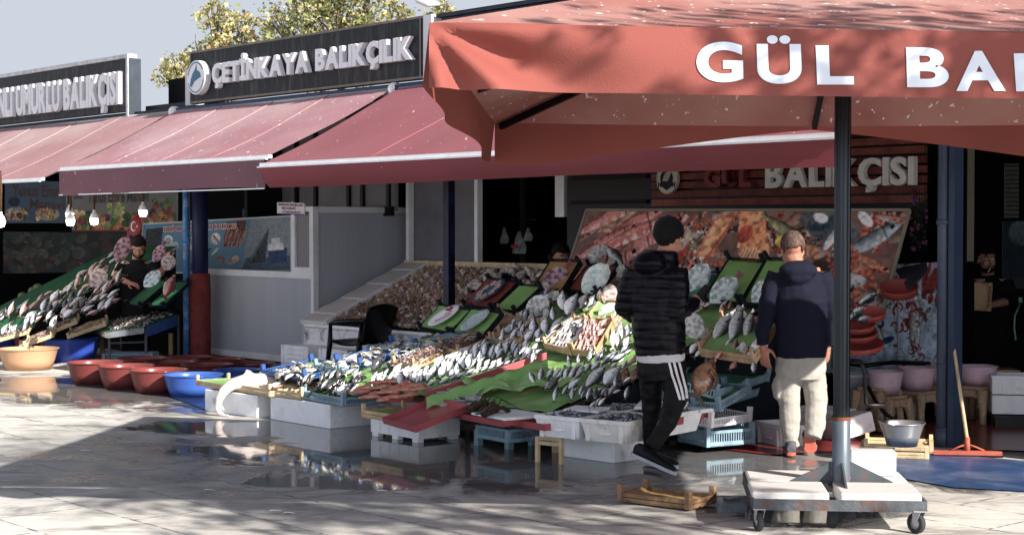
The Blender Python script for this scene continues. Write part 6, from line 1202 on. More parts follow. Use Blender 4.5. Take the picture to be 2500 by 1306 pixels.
# flat shell tray with metal front
T0 = atD(262, 812, 20.5); T1 = atD(352, 800, 20.7); T2 = atD(432, 770, 21.6); T3 = atD(300, 760, 22.0); T4 = atD(205, 790, 21.0)
ts = thing('shell_table', 'steel fronted table of small shells on green net left of the peeling pipe', 'table', (T0 + T2) / 2 - ZV * .4); b = MB(); b.prism([T0, T1, T2, T3, T4], ZV * .02); b.build('green_net', M_greend, ts)
b = MB(); cc = [T4, T0.lerp(T4, .4), T0, T0.lerp(T1, .6), T1]; vs = []
for q in cc: vs += [q + ZV * .02, q - ZV * .07]
b.add(vs, [(2 * i, 2 * i + 1, 2 * i + 3, 2 * i + 2) for i in range(4)], 0, None, True); b.build('steel_front', mat('steel_band', '#b0b0b0', .25, .1, 5, metal=.9), ts)
b = MB(); b.prism([T1 + Vector((.02, 0, .01)), T2 + ZV * .01, T2 - ZV * .14, T1 + Vector((.02, 0, -.12))], (0, .02, 0)); b.build('blue_front', mat('sky_blue_board', '#2c62ac', .4, .15, 5), ts)
for q in (T0, T1, T2): b = MB(); b.bar((q.x, q.y + .1, 0), q + Vector((0, .1, 0)), .03); b.build('leg', M_rust, ts)
b = MB(); b.bar(Vector((T0.x, T0.y + .1, .25)), Vector((T1.x, T1.y + .1, .25)), .02); b.build('stretcher', M_rust, ts)
mass('shell_heap', 'small grey shells spread over the green net of the steel fronted table', [T0 + ZV * .02, T1 + ZV * .02, T2 + ZV * .03, T3 + ZV * .03], 420, .05, .013, ['#8c857c', '#b4aca0', '#6c645c', '#4c4640'], h=.03)
for i, (a, b_, u, lab) in enumerate((((-20, 840, 20.0), (70, 815, 20.2), (-10, 815), 'pale wooden crate of shrimps leaning at the far left edge'), ((60, 848, 20.0), (132, 823, 20.2), (40, 835), 'pale wooden crate of shrimps tilted over the red tub'), ((100, 826, 20.4), (190, 790, 20.6), (80, 812), 'pale wooden crate of shrimps reaching up to the fish heap'), ((165, 828, 20.4), (260, 796, 20.6), (150, 812), 'pale wooden crate of shrimps leaning on the steel fronted table'))):
    A = atD(*a); B = atD(*b_); U = A + Vector((-.05, .32, .06)); crate(lab, A, B, U, 'pale', .045, ph=.03); X = B - A; Y = U - A
    mass('shrimp_heap', lab.replace('pale wooden crate of shrimps', 'small pinkish shrimps in the crate'), [A + X * .08 + Y * .1 + ZV * .03, A + X * .92 + Y * .1 + ZV * .03, A + X * .92 + Y * .9 + ZV * .03, A + X * .08 + Y * .9 + ZV * .03], 150, .05, .007, ['#9c8478', '#b8a090', '#7c6458'], h=.02)
A = onz(250, 884); crate('pale blue plastic crate on the ground under the steel fronted table', A + ZV * .01, onz(374, 884) + ZV * .01, A + Vector((0, .35, .01)), 'grey', .10, ph=0)
# cabbages at the far left
for x, y in ((80, 712), (92, 704), (100, 716), (55, 725), (88, 722)): b = MB(); b.ball(atD(x, y, 22.6), .07, 10, 7); o = b.build('cabbage', mat('cabbage', '#5c7040', .6, .4, 20, bump=.8)); tag(o, 'green cabbage in the dim heap behind the far left fish', 'cabbage', 'cabbages in the dark')
# ---------------------------------------------------------------- back of the main stall
slat = thing('slatted_wall', 'brick red wooden slat wall carrying the GÜL BALIKÇISI letters', 'wall', W(8.2, -2.05, 1.9))
A = wn(1590, 500, -2.0); B = wn(2255, 498, -2.0); sA = (A - P1).dot(SV); sB = (B - P1).dot(SV); wbox(MB(), sA - 1.4, sB, -2.1, -2.06, 1.0, 3.1).build('backing', M_black, slat)
for i in range(10):
    z = 1.93 + i * .092; wbox(MB(), sA, sB, -2.055, -2.0, z, z + .068).build('slat', mat('slat_red', '#7c3a2e', .6, .35, 5, bump=.3, dirt='#1c1210', dirtamt=.5, rnd=.3), slat)
for i in (0, 3, 5): wbox(MB(), sA - 1.3, sA - .1, -2.055, -2.02, 1.96 + i * .092, 2.0 + i * .092).build('slat', mat('slat_dark', '#241410', .7, .3, 5), slat)
sg = thing('wall_sign', 'raised letters GÜL in red and BALIKÇISI in grey on the slat wall', 'sign', W(8.4, -1.98, 2.0))
a = wn(1727, 460, -1.97); c = wn(1842, 457, -1.97); letters(sg, 'GÜL', a, SV, ZV, (c - a).dot(SV), .235, mat('dim_red_letter', '#7c2420', .4, .15, 9), thick=.06, offset=.05)
a = wn(1877, 460, -1.97); c = wn(2240, 455, -1.97); letters(sg, 'BALIKÇISI', a, SV, ZV, (c - a).dot(SV), .28, mat('grey_letter', '#dcdcd8', .4, .1, 9), thick=.06, offset=.035, gap=.05)
lc = wn(1634, 436, -1.97); em = disc(sg, 'emblem', lc, .165, mat('emblem_cream', '#c8c4b4', .5, .06, 9), .04, .92)
decal([arc(.0, .095, 0, 360, 20), [(-.10, -.09), (.10, -.09), (.10, -.04), (-.10, -.04)], [(-.07, -.09), (.07, -.09), (0, -.13)], [(-.13, -.03), (-.1, -.06), (-.12, -.11)], [(.13, -.03), (.1, -.06), (.12, -.11)]], lc, .043, sg, M_black); decal([[(-.06, -.03), (-.03, .04), (.03, .09), (.07, .12), (.08, .08), (.05, .02), (.02, -.03)]], lc, .046, sg, mat('emblem_cream2', '#a8a498', .5)); decal([arc(.135, .14, 60, 200)], lc, .044, sg, M_black)
# big seafood poster
p = Pic(330, 96, '#6c5048', 12, .5, 10)
for _ in range(70): p.fish(p.r.uniform(0, 330), p.r.uniform(0, 96), p.r.uniform(24, 52), p.r.uniform(-1.2, .9), ['#5c2c28', '#2c3034', '#7c4434', '#40382c'][p.r.integers(4)], ['#c0a898', '#a8a49c', '#c08c74', '#8c7868'][p.r.integers(4)], p.r.uniform(.2, .4), '#3c2420' if p.r.random() < .4 else None)
for _ in range(50): p.shrimp(p.r.uniform(130, 330), p.r.uniform(0, 96), p.r.uniform(4, 9), p.r.uniform(0, 6), ['#b4583c', '#c8805c', '#8c3c30'][p.r.integers(3)])
for i in range(9): p.fish(28 + (i % 3) * 26 + i * 3, 8 + i * 8, 78, -.5, '#8c3a34', '#d0a49c', .24, '#b86c60')
p.fish(60, 26, 90, -.45, '#9c4a40', '#dcb4a8', .2, '#b05c50'); p.fish(30, 58, 60, -.5, '#7c3430', '#caa098', .24)
fr = p.r
for _ in range(60): p.ell(fr.uniform(96, 150), fr.uniform(0, 50), fr.uniform(1, 3), fr.uniform(1, 2.5), fr.uniform(0, 3), ['#2c3020', '#b8b098', '#4c4a34', '#8c8468'][fr.integers(4)])
p.ell(112, 44, 17, 26, .35, '#8c2c26', .4); p.ell(120, 28, 9, 12, .2, '#a09080', .5); p.ell(104, 70, 10, 22, .25, '#a03a30', .4); p.line([(112, 40), (110, 4), (104, 0)], 1.3, '#7c2420'); p.line([(116, 40), (124, 2)], 1.3, '#7c2420')
for k in range(6): p.line([(106, 50 + k * 4), (92, 56 + k * 5)], 1.4, '#6c201c'); p.line([(120, 50 + k * 4), (132, 54 + k * 5)], 1.4, '#6c201c')
for k in range(5): p.line([(98 + k * 1.0, 60 + k * 5), (110, 62 + k * 5)], 1., '#d87868')
p.poly([(150, 6), (172, 0), (160, 34), (142, 78), (124, 84), (136, 50)], '#b86444', .6); p.poly([(150, 10), (168, 4), (150, 46), (136, 70)], '#d08c5c', .7); p.line([(172, 0), (150, 50), (128, 84)], 1.5, '#8c3c28')
p.poly([(172, 0), (196, 0), (214, 40), (200, 50), (180, 34)], '#c87c4c', .7); p.ell(184, 22, 8, 9, 0, '#9c3828', .5); p.ell(196, 42, 12, 8, .2, '#c89468', .4)
for k in range(6): p.line([(188 + k * 3.4, 36), (185 + k * 3.8, 49)], 1, '#8c5434')
p.fish(222, 18, 62, .5, '#1c2420', '#a8a474', .2); p.ell(224, 28, 9, 6, 0, '#d0a83c', .3); p.ell(262, 14, 34, 14, .4, '#4c5054', .5); p.ell(252, 12, 3, 3, 0, '#d8d8d8'); p.ell(252, 12, 1.5, 1.5, 0, '#080808')
p.fish(176, 64, 74, .35, '#3c4448', '#b8bcb8', .3); p.fish(158, 82, 40, .1, '#4c3438', '#a88c88', .3); p.ell(226, 62, 28, 19, .4, '#5c5850', .5); p.ell(234, 66, 18, 12, .5, '#6f6a5c', .6); p.shrimp(250, 44, 9, .4, '#c88454'); p.shrimp(262, 52, 9, 1.1, '#d09468')
for k in range(7): p.ell(fr.uniform(250, 300), fr.uniform(0, 30), fr.uniform(5, 12), fr.uniform(3, 7), fr.uniform(0, 3), ['#20262c', '#c0c4c8', '#30404c'][fr.integers(3)], .5)
p.fish(300, 28, 60, -.6, '#2c4454', '#b4bcc0', .28); p.fish(306, 44, 44, .4, '#98543c', '#c88868', .2); p.ell(276, 50, 24, 12, -.1, '#3c302c', .6); p.shrimp(272, 44, 5, 0, '#8c8880'); 
for k in range(9): p.shrimp(fr.uniform(268, 318), fr.uniform(36, 96), fr.uniform(6, 10), fr.uniform(0, 6), ['#b4583c', '#c8805c', '#a04838'][fr.integers(3)])
p.ell(268, 60, 8, 7, 0, '#c8a83c', .3); p.poly([(274, 58), (294, 70), (288, 76), (274, 72)], '#d4c06c', .2); p.ell(294, 60, 16, 6, .1, '#b0b4b8', .7); p.ell(272, 84, 24, 12, .1, '#c08c68', .5)
for k in range(6): p.line([(252 + k * 8, 78), (262 + k * 7, 94)], 2, '#8c5840')
for _ in range(90): p.ell(fr.uniform(128, 150), fr.uniform(44, 96), fr.uniform(.8, 2), fr.uniform(.8, 2), 0, ['#d0c8b8', '#3c3024'][fr.integers(2)])
p.a = p.a * 1.7
TL = wn(1433, 514, -.85); TR = wn(2222, 514, -.85); dv = NV * .42 - ZV * .95; t, n = board_pic('seafood_poster', 'large framed seafood poster leaning behind the main fish stall', 'poster', p, (TL, TR, TR + dv, TL + dv), frame=mat('poster_frame', '#8c8674', .5, .1, 9), fw=.022)
b = MB()
for q in (TL,): b.bar(q - n * .04, W((q - P1).dot(SV), -.95, .02), .04)
b.build('stand', M_black, t)
# side counter with print
p = Pic(200, 150, '#90a4b8', 15, .7, 10); fr = p.r
for _ in range(26): p.fish(fr.uniform(0, 200), fr.uniform(0, 150), fr.uniform(30, 60), fr.uniform(-2.2, -.6), ['#14242c', '#1c3048', '#4c3c38', '#2c3034'][fr.integers(4)], ['#b8c4c8', '#c8b8a0', '#8c9aa8'][fr.integers(3)], fr.uniform(.2, .4))
for _ in range(60): p.ell(fr.uniform(120, 175), fr.uniform(10, 85), fr.uniform(2, 8), fr.uniform(1.5, 4), fr.uniform(0, 3), ['#b08c98', '#c8bcc4', '#4c3844', '#8c6c78'][fr.integers(4)], .6)
for _ in range(26): p.shrimp(fr.uniform(120, 170), fr.uniform(60, 140), fr.uniform(3, 7), fr.uniform(0, 6), '#8c2c28')
for _ in range(16): p.ell(fr.uniform(0, 110), fr.uniform(80, 150), fr.uniform(5, 14), fr.uniform(3, 8), fr.uniform(0, 3), ['#16305c', '#20466c', '#b89c84', '#14201c'][fr.integers(4)], .5)
for _ in range(18): p.ell(fr.uniform(170, 200), fr.uniform(0, 70), fr.uniform(3, 6), fr.uniform(6, 16), .3, '#84302c', .5)
p.a = p.a * 1.5
TL = wn(2020, 655, -1.5); TR = wn(2296, 640, -1.5); BR_ = wn(2296, 902, -1.5); BL_ = wn(2020, 910, -1.5); t, n = board_pic('printed_counter', 'side counter covered with a blue and red seafood print behind the pink tubs', 'counter', p, (TL, TR, BR_, BL_)); b = MB(); b.prism([TL - n * .03, TR - n * .03, BR_ - n * .03, BL_ - n * .03], -n * .5); b.build('body', M_black, t)
b = MB(); b.bar(wn(2193, 645, -1.485), wn(2193, 900, -1.485), .012, .008); b.build('seam', M_alu, t)
# red round trays beside the pole
def rtray(label, px, py, D, r, tilt, m=None, deep=.04):
    c = atD(px, py, D); nn = Vector((-.2, -.6, 1.25 * tilt)).normalized(); xx = Vector((0, 0, 1)).cross(nn).normalized(); M = Matrix((xx, nn.cross(xx), nn)).transposed(); b = MB(); b.lathe(c, [(0, -deep), (r * .93, -deep), (r, 0), (r * .98, .005), (r * .95, 0), (r * .9, -deep + .006), (0, -deep + .006)], 36, 0, M); o = b.build('round_tray', m or mat('terracotta_plastic', '#9c3c34', .4, .12, 6, dirt='#6c2420', dirtamt=.4)); tag(o, label, 'tray', 'red round trays')
    return c, nn
rtray('big round red tray leaning behind the parasol pole under the poster corner', 2195, 700, 13.6, .155, 1.2, deep=.06); rtray('round red tray of mackerel, uppermost of the stack right of the pole', 2120, 762, 13.0, .14, 1.6); rtray('round red tray, second of the stack right of the pole', 2090, 792, 12.9, .15, 1.9); rtray('round red tray, third of the stack right of the pole', 2092, 812, 12.85, .16, 1.9); rtray('wide round red tray, lowest of the stack right of the pole', 2095, 838, 12.8, .20, 2.0)
for i, (a, h_) in enumerate((((1515, 765), (1590, 700)), ((1590, 872), (1792, 758)), ((1515, 1002), (1682, 878)), ((1600, 990), (1730, 960)), ((1560, 930), (1680, 880)))):
    A = atD(*c4(*a), 12.8); Hh = atD(*c4(*h_), 12.95); put_fish('mack' if i < 3 else 'silver', A, Hh, ['mackerel standing nearest the parasol pole', 'mackerel whose head points up to the poster corner', 'mackerel lying along the second round red tray', 'silver fish lying on the lower round red tray', 'silver fish tucked under the mackerel by the pole'][i])
b = MB(); b.prism([atD(2190, 655, 14.2), atD(2262, 640, 14.0), atD(2266, 660, 13.6), atD(2222, 705, 13.4)], (0, .05, -.02)); o = b.build('slate_board', mat('slate_lid', '#28323e', .5, .3, 20)); tag(o, 'dark blue grey lid leaning above the big round red tray', 'lid')
# hanging carrier bags
for x, y, lab, wd, hh in ((1268, 592, 'white carrier bag with red BİM lettering hanging in the dark shop', .12, .27), (1232, 575, 'crumpled white bag hanging left of the lettered one', .07, .2), (1290, 572, 'small white bag hanging right of the lettered one', .07, .16)):
    c = wn(x, y, -2.3); t = thing('carrier_bag', lab, 'bag', c); b = MB(); b.grid(lambda u, v: c + SV * ((u - .5) * 2 * wd * (.12 + .9 * math.sin(min(1, v * 1.1) * 1.5)) ) + ZV * (hh * (.5 - v)) + NV * (.05 * math.sin(math.pi * u) * v + .012 * math.sin(u * 19 + v * 7)), 20, 14); b.build('bag', mat('thin_plastic', '#8c9094', .4, .3, 12, trans=.3), t)
    if 'BİM' in lab: b = MB(); text_fit(b, 'BİM', c + NV * .075 - SV * .07 - ZV * .07, SV, ZV, .14, .06, offset=.05); b.build('lettering', M_tred, t)
b = MB(); b.bar(wn(1225, 535, -2.3), wn(1310, 537, -2.3), .02); o = b.build('hanging_rail', M_black); tag(o, 'thin black rail from which the carrier bags hang', 'rail')
# small lit tube under the red awning
b = MB(); b.tube([W(9.3, .6, 2.28), W(9.3, 0.2, 2.30)], .014, 8); o = b.build('tube_lamp', mat('lit_tube', '#fff2dc', .4, 0, 5, emit=3.)); tag(o, 'thin lit tube lamp just under the hem of the red awning', 'lamp')
# right shop: dim poster, white strip, hose, flowers
p = Pic(60, 60, '#1c2c38', 22, .5, 8); p.ell(40, 10, 30, 12, 0, '#4c6468'); p.rect(0, 50, 60, 60, '#2c3c34')
TL = atD(2448, 540, 17.2); TR = atD(2520, 540, 17.2); BR_ = atD(2520, 705, 17.2); BL_ = atD(2448, 705, 17.2); board_pic('dim_poster', 'dim bluish poster in the dark shop at the right edge', 'poster', p, (TL, TR, BR_, BL_))
p = Pic(36, 80, '#585850', 23, .3, 6)
for k in range(12): p.rect(2, 3 + k * 6.4, 34, 5 + k * 6.4, '#1c1c1a')
TL = atD(2453, 400, 17.0); TR = atD(2487, 400, 17.0); BR_ = atD(2487, 532, 17.0); BL_ = atD(2453, 532, 17.0); board_pic('price_list', 'tall dim price list hanging above the bluish poster', 'poster', p, (TL, TR, BR_, BL_))
b = MB(); A = atD(2369, 400, 16.4); b.box((A.x, A.y, 1.85), (.07, .05, 2.2)); o = b.build('pale_board', mat('dim_cream', '#8c8474', .6, .1, 5)); tag(o, 'narrow pale board standing beside the man holding a crate', 'board')
b = MB(); b.tube([atD(2492, 738, 14.6), atD(2478, 770, 14.5), atD(2476, 800, 14.5), atD(2480, 830, 14.5)], .008, 6); b.tube([atD(2490, 726, 14.6), atD(2492, 738, 14.6)], .02, 6); o = b.build('green_hose', mat('green_hose', '#4c8c7c', .4, .1, 5)); tag(o, 'thin green hose hanging at the right edge', 'hose')
b = MB(); rr2 = random.Random(3)
for _ in range(60): c = atD(rr2.uniform(2222, 2262), rr2.uniform(470, 610), 14.6 + rr2.uniform(-.1, .1)); b.ball(c, rr2.uniform(.008, .02), 6, 4, rr2.choice([0, 0, 1]))
for k in range(5): b.tube([atD(2230 + k * 7, 460, 14.6), atD(2236 + k * 4, 540, 14.6), atD(2228 + k * 8, 612, 14.6)], .004, 4, 1)
o = b.build('hanging_flowers', [mat('purple_petal', '#6a3c64', .6, .3, 9), mat('dark_leaf', '#1c2818', .6, .3, 9)]); tag(o, 'string of purple artificial flowers hanging left of the downpipe', 'flowers')
for (x0, x1, D, h) in ((2400, 2450, 15.6, .8),): b = MB(); A = onz(2392, 990); b.box(atD(2415, 900, 15.6) - ZV * .25, (.5, .3, .5)); o = b.build('wooden_box', M_wood); tag(o, 'dim wooden box behind the white foam boxes at the right', 'box')
# litter on the paving
for x, y, lab in ((512, 1196, 'scrap of white paper on the shaded paving at the left'), (897, 1172, 'white feather lying in the middle of the wet paving'), (672, 1246, 'white scrap at the edge of the shade near the bottom'), (706, 1252, 'second white scrap near the bottom edge'), (208, 1100, 'small white scrap in the dark shade at the left'), (934, 1198, 'tiny white bit on the wet paving')):
    c = onz(x, y); b = MB(); b.grid(lambda u, v: c + Vector(((u - .5) * .07, (v - .5) * .035 * (1.2 - u), .003 + .003 * math.sin(u * 4))), 6, 3); o = b.build('paper_scrap', M_twh, solid=.002); tag(o, lab, 'scrap')
# ---------------------------------------------------------------- people
from mathutils.bvhtree import BVHTree
def frame(f, up=ZV): f = Vector(f).normalized(); l = Vector(up).cross(f).normalized(); return f, l, f.cross(l)
def head_into(b, c, f, up, r=.112):
    f, l, u = frame(f, up); M = Matrix((f, l, u)).transposed(); k = r / .112; c = Vector(c); P = lambda x, y, z: c + (f * x + l * y + u * z) * k
    b.ball(P(-.012, 0, .03), (.098 * k, .076 * k, .092 * k), 16, 12, 0, None, M); b.ball(P(.02, 0, -.03), (.072 * k, .062 * k, .085 * k), 14, 10, 0, None, M); b.ball(P(.045, 0, -.085), (.038 * k, .042 * k, .03 * k), 12, 8, 0, None, M)
    b.tube([P(.075, 0, .02), P(.1, 0, -.012), P(.118, 0, -.034), P(.098, 0, -.044)], [.009 * k, .011 * k, .014 * k, .012 * k], 8)
    b.tube([P(.083, -.045, .035), P(.096, 0, .032), P(.083, .045, .035)], [.010 * k, .011 * k, .010 * k], 8)
    for s in (-1, 1): b.ball(P(-.005, s * .077, -.01), (.02 * k, .007 * k, .033 * k), 10, 8, 0, None, M); b.ball(P(.066, s * .04, -.03), (.02 * k, .02 * k, .02 * k), 8, 6, 0, None, M)
    b.tube([P(.092, -.022, -.068), P(.1, 0, -.067), P(.092, .022, -.068)], [.006 * k, .009 * k, .006 * k], 8)
    return P, M, k
def face_parts(t, P, M, k, brow=True, beard=None):
    for s in (-1, 1):
        b = MB(); b.ball(P(.079, s * .032, .006), .0105 * k, 10, 8); e = b.build('eye', mat('eye_white', '#c8c0b8', .3, .02, 5), t)
        b = MB(); b.ball(P(.0865, s * .032, .004), .0055 * k, 8, 6); b.build('iris', M_black, e)
        b = MB(); b.tube([P(.093, s * .016, .030), P(.097, s * .034, .036), P(.086, s * .054, .028)], [.004 * k, .005 * k, .003 * k], 6); b.build('eyebrow', M_hair, t)
    b = MB(); b.tube([P(.098, -.02, -.067), P(.1085, 0, -.066), P(.098, .02, -.067)], [.002 * k, .004 * k, .002 * k], 6); b.build('lips', mat('lips', '#7c4840', .5, .05, 9), t)
    if beard:
        b = MB(); b.ball(P(.04, 0, -.088), (.052 * k, .052 * k, .034 * k), 14, 8, 0, None, M); b.tube([P(-.0, -.066, -.03), P(.03, -.06, -.07), P(.05, -.045, -.09)], .014 * k, 6); b.tube([P(-.0, .066, -.03), P(.03, .06, -.07), P(.05, .045, -.09)], .014 * k, 6); b.tube([P(.09, -.03, -.058), P(.106, 0, -.052), P(.09, .03, -.058)], .006 * k, 6)
        remesh(b, .005, 2, lambda v, n: .003 * mnoise.noise(v * 120)).build('beard', beard, t)
def hair_part(t, P, M, k, m, thick=1.05, low=-.03, back=.5, name='hair', fr=.052):
    b = MB(); b.ball(P(-.02, 0, .038), (.100 * k * thick, .081 * k * thick, .095 * k * thick), 24, 18, 0, None, M)
    vs = [Vector(v) for v in b.v]; c = P(0, 0, 0); f = (P(1, 0, 0) - c).normalized(); u = (P(0, 0, 1) - c).normalized(); keep = []
    for i, fc in enumerate(b.f):
        q = sum((vs[j] for j in fc), Vector()) / len(fc) - c; x = q.dot(f) / k; z = q.dot(u) / k
        if z > (fr if x > .03 else fr - .02 if x > .01 else (-.02 if x > -.03 else low - .04)) + .012 * mnoise.noise(q * 60): keep.append(fc)
    b.f = keep; b.m = [0] * len(keep); b.sm = [True] * len(keep)
    b.v = [tuple(v + (v - c).normalized() * (.006 * mnoise.noise(v * 45) + .004 * mnoise.noise(v * 110))) for v in vs]
    return b.build(name, m, t, solid=.008)
def hand_into(b, w, d, nrm, curl=.5, size=1., side=1):
    """w wrist, d direction of the fingers, nrm back-of-hand normal, side +1: thumb towards d x nrm"""
    d = Vector(d).normalized(); nrm = Vector(nrm); nrm = (nrm - d * nrm.dot(d)).normalized(); x = d.cross(nrm) * side; M = Matrix((x, d, nrm)).transposed(); s = size; w = Vector(w)
    b.ball(w + d * .045 * s, (.040 * s, .052 * s, .017 * s), 12, 8, 0, None, M); b.tube([w - d * .03 * s, w + d * .02 * s], [.026 * s, .028 * s], 10, flat=.75)
    for i, (o, L) in enumerate(((.030, .070), (.011, .080), (-.009, .074), (-.028, .058))):
        p = w + d * .088 * s + x * o * s; pts = [p - d * .03 * s, p]; a = 0; dd = d
        for j, fr in enumerate((.42, .33, .25)):
            a += curl * (.55 + .25 * j) + .06 * i; dd = d * math.cos(a) - nrm * math.sin(a) + x * o * .8; p = p + dd.normalized() * L * fr * s; pts.append(p)
        b.tube(pts, [.0085 * s, .0088 * s, .0082 * s, .0075 * s, .006 * s], 8)
    p = w + d * .02 * s + x * .032 * s; q = p + (d * .6 + x * .75 - nrm * .3).normalized() * .035 * s; e = q + (d * .9 + x * .3 - nrm * .4).normalized() * .03 * s; g_ = e + (d * .95 - nrm * .3).normalized() * .022 * s; b.tube([p, q, e, g_], [.013 * s, .011 * s, .0095 * s, .007 * s], 8)
def wrinkle(amp, sc, seed=0.): return lambda v, n: amp * (mnoise.noise(Vector((v.x * sc, v.y * sc, v.z * sc * 1.7 + seed))) + .5 * mnoise.noise(Vector((v.x * sc * 2.6, v.y * sc * 2.6, v.z * sc * 3.2 + seed))))
def shoe(t, heel, toe, up, m, msole, wd=.048, h=.085, name='shoe'):
    heel, toe = Vector(heel), Vector(toe); f = (toe - heel); L = f.length; f.normalize(); up = Vector(up); up = (up - f * up.dot(f)).normalized(); l = up.cross(f); b = MB(); P = lambda x, y, z: heel + f * x * L + l * y + up * z
    b.tube([P(.02, 0, .05), P(.2, 0, .055), P(.5, 0, .05), P(.8, 0, .04), P(.98, 0, .03)], [(.04, .034), (.052, .042), (.038, .046), (.03, .05), (.014, .03)], 12, ref=up); b.tube([P(.16, 0, .05), P(.16, 0, h + .02)], [.043, .04], 10)
    b = remesh(b, .008, 3); s_ = b.build(name, m, t)
    out = [(.0, -.6), (-.03, 0), (.0, .6), (.2, .8), (.45, .72), (.7, 1.0), (.88, .85), (1.02, .3), (1.03, -.1), (.92, -.7), (.7, -.98), (.45, -.72), (.2, -.8)]
    b = MB(); b.prism([P(x, y * wd, 0) for x, y in out], up * .026); b.build('sole', msole, s_, bevel=.004); return s_
def ribbon(t, surf, pts, wd, m, name, off=.004):
    """strip lying on a garment's surface, given by pixels"""
    bv = BVHTree.FromPolygons([Vector(v) for v in surf[0]], surf[1]); L = []; n = 24; tot = len(pts) - 1
    for i in range(n + 1):
        s = i / n * tot; j = min(int(s), tot - 1); k = s - j; x = pts[j][0] + (pts[j + 1][0] - pts[j][0]) * k; y = pts[j][1] + (pts[j + 1][1] - pts[j][1]) * k
        for dx in (-wd / 2, wd / 2):
            hit = bv.ray_cast(CP, ray(x + dx, y).normalized()); L.append(hit[0] + hit[1] * off if hit[0] is not None else None)
    b = MB()
    for i in range(n):
        q = [L[2 * i], L[2 * i + 1], L[2 * i + 3], L[2 * i + 2]]
        if all(v is not None for v in q): b.add(q, [(0, 1, 2, 3)], 0, None, True)
    if b.v: b.build(name, m, t)
XR = Vector((1, 0, 0))
# --- man in the puffer jacket
D = 11.45; J = lambda x, y, d=0.: atD(x, y, D + d)
m1 = thing('person', 'person in black puffer jacket and black track trousers with white side stripes, holding phone', 'person', (1.03, 11.45, 0))
body = MB(); hf = Vector((.72, .62, -.28)); Pm, Mm, km = head_into(body, J(1634, 582), hf, ZV, .118)
body.tube([J(1628, 600), J(1617, 640)], [.055, .062], 12); body.tube([J(1612, 640), J(1606, 700), J(1610, 800), J(1612, 880)], [(.15, .09), (.17, .11), (.15, .10), (.15, .11)], 14, ref=XR)
body.tube([J(1655, 668, -.06), J(1660, 745, -.1), J(1690, 738, .1)], [.045, .04, .03], 10); hand_into(body, J(1692, 737, .1), J(1716, 716, .25) - J(1692, 737, .1), Vector((.3, -.8, .3)), .75, 1.05, 1)
body.tube([J(1555, 668, 0), J(1527, 745, .02), J(1560, 760, .25)], [.045, .04, .03], 10)
body.tube([J(1585, 890), J(1588, 990, .05), J(1590, 1100, .1)], [.07, .04, .03], 10); body.tube([J(1635, 890), J(1648, 970, -.07), J(1590, 1092, -.08)], [.075, .045, .028], 10)
remesh(body, .0065, 2).build('body', M_skin, m1); hair_part(m1, Pm, Mm, km, M_hair, 1.1, -.06, fr=.035); face_parts(m1, Pm, Mm, km)
jk = MB(); jk.tube([J(1612, 866), J(1611, 840), J(1608, 790), J(1604, 720), J(1604, 672), J(1608, 648), J(1612, 625)], [(.165, .135), (.18, .145), (.185, .15), (.205, .15), (.20, .135), (.15, .11), (.10, .09)], 20, ref=XR)
jk.tube([J(1612, 650), J(1613, 612)], [(.135, .12), (.115, .10)], 16, ref=XR); jk.ball(J(1585, 642, -.1), (.12, .085, .075), 14, 10)
jk.tube([J(1650, 660, -.05), J(1656, 705, -.09), J(1652, 758, -.12), J(1672, 752, 0), J(1697, 737, .1)], [.085, .08, .075, .066, .048], 14); jk.tube([J(1553, 662, 0), J(1533, 705, 0), J(1524, 752, .02), J(1545, 772, .2)], [.08, .075, .068, .05], 14)
jk = remesh(jk, .0085, 3, lambda v, n: .008 * abs(math.sin(math.pi * (v.z + .03 * v.x + .012 * mnoise.noise(v * 5)) / .063)) ** .5 * (1 + .3 * mnoise.noise(v * 6)) - .004 + wrinkle(.006, 9)(v, n)); jk.build('jacket', mat('navy_puffer', '#080914', .38, .1, 5, bump=.12, bscale=30, spec=.15), m1)
b = MB(); b.tube([J(1613, 862), J(1614, 882)], [(.165, .14), (.172, .145)], 20, ref=XR); remesh(b, .009, 2, wrinkle(.006, 14)).build('shirt_hem', mat('white_cotton', '#c8c8cc', .8, .05, 9), m1)
tr = MB(); tr.tube([J(1614, 872), J(1615, 905), J(1618, 925)], [(.168, .135), (.175, .145), (.15, .14)], 18, ref=XR)
tr.tube([J(1588, 900, .02), J(1592, 985, .06), J(1590, 1060, .1), J(1590, 1102, .12)], [.09, .072, .058, .05], 14); tr.tube([J(1636, 905, -.03), J(1652, 965, -.1), J(1628, 1035, -.08), J(1590, 1092, -.08)], [.104, .088, .066, .052], 14)
tr = remesh(tr, .009, 4, wrinkle(.008, 9, 3)); sv = (list(tr.v), list(tr.f)); tr.build('trousers', mat('black_track', '#08080b', .6, .15, 9, bump=.2), m1)
for o_ in (0, 12, 24): ribbon(m1, sv, [(1633 + o_, 884), (1641 + o_, 915), (1652 + o_ * .9, 948), (1660 + o_ * .7, 975)], 6, mat('white_stripe', '#d8d8dc', .6, .04, 9), 'stripe')
M_shoe = mat('black_shoe', '#0c0d12', .5, .2, 9); M_sol = mat('white_sole', '#a8acb8', .5, .08, 9)
shoe(m1, J(1541, 1112, -.1), onz(1648, 1160, .012), Vector((.3, 0, 1)), M_shoe, M_sol); shoe(m1, onz(1580, 1135, .012) + Vector((0, .12, 0)), onz(1655, 1148, .012) + Vector((0, .08, 0)), ZV, M_shoe, M_sol)
ph = MB(); c = J(1716, 712, .22); ph.box(c, (.135, .07, .009), Matrix.Rotation(-.55, 3, 'Y') @ Matrix.Rotation(.5, 3, 'X') @ Matrix.Rotation(.5, 3, 'Z')); o = ph.build('phone', mat('phone_black', '#10131c', .15, .1, 5), bevel=.003); tag(o, 'dark phone held in front of the puffer jacket', 'phone')
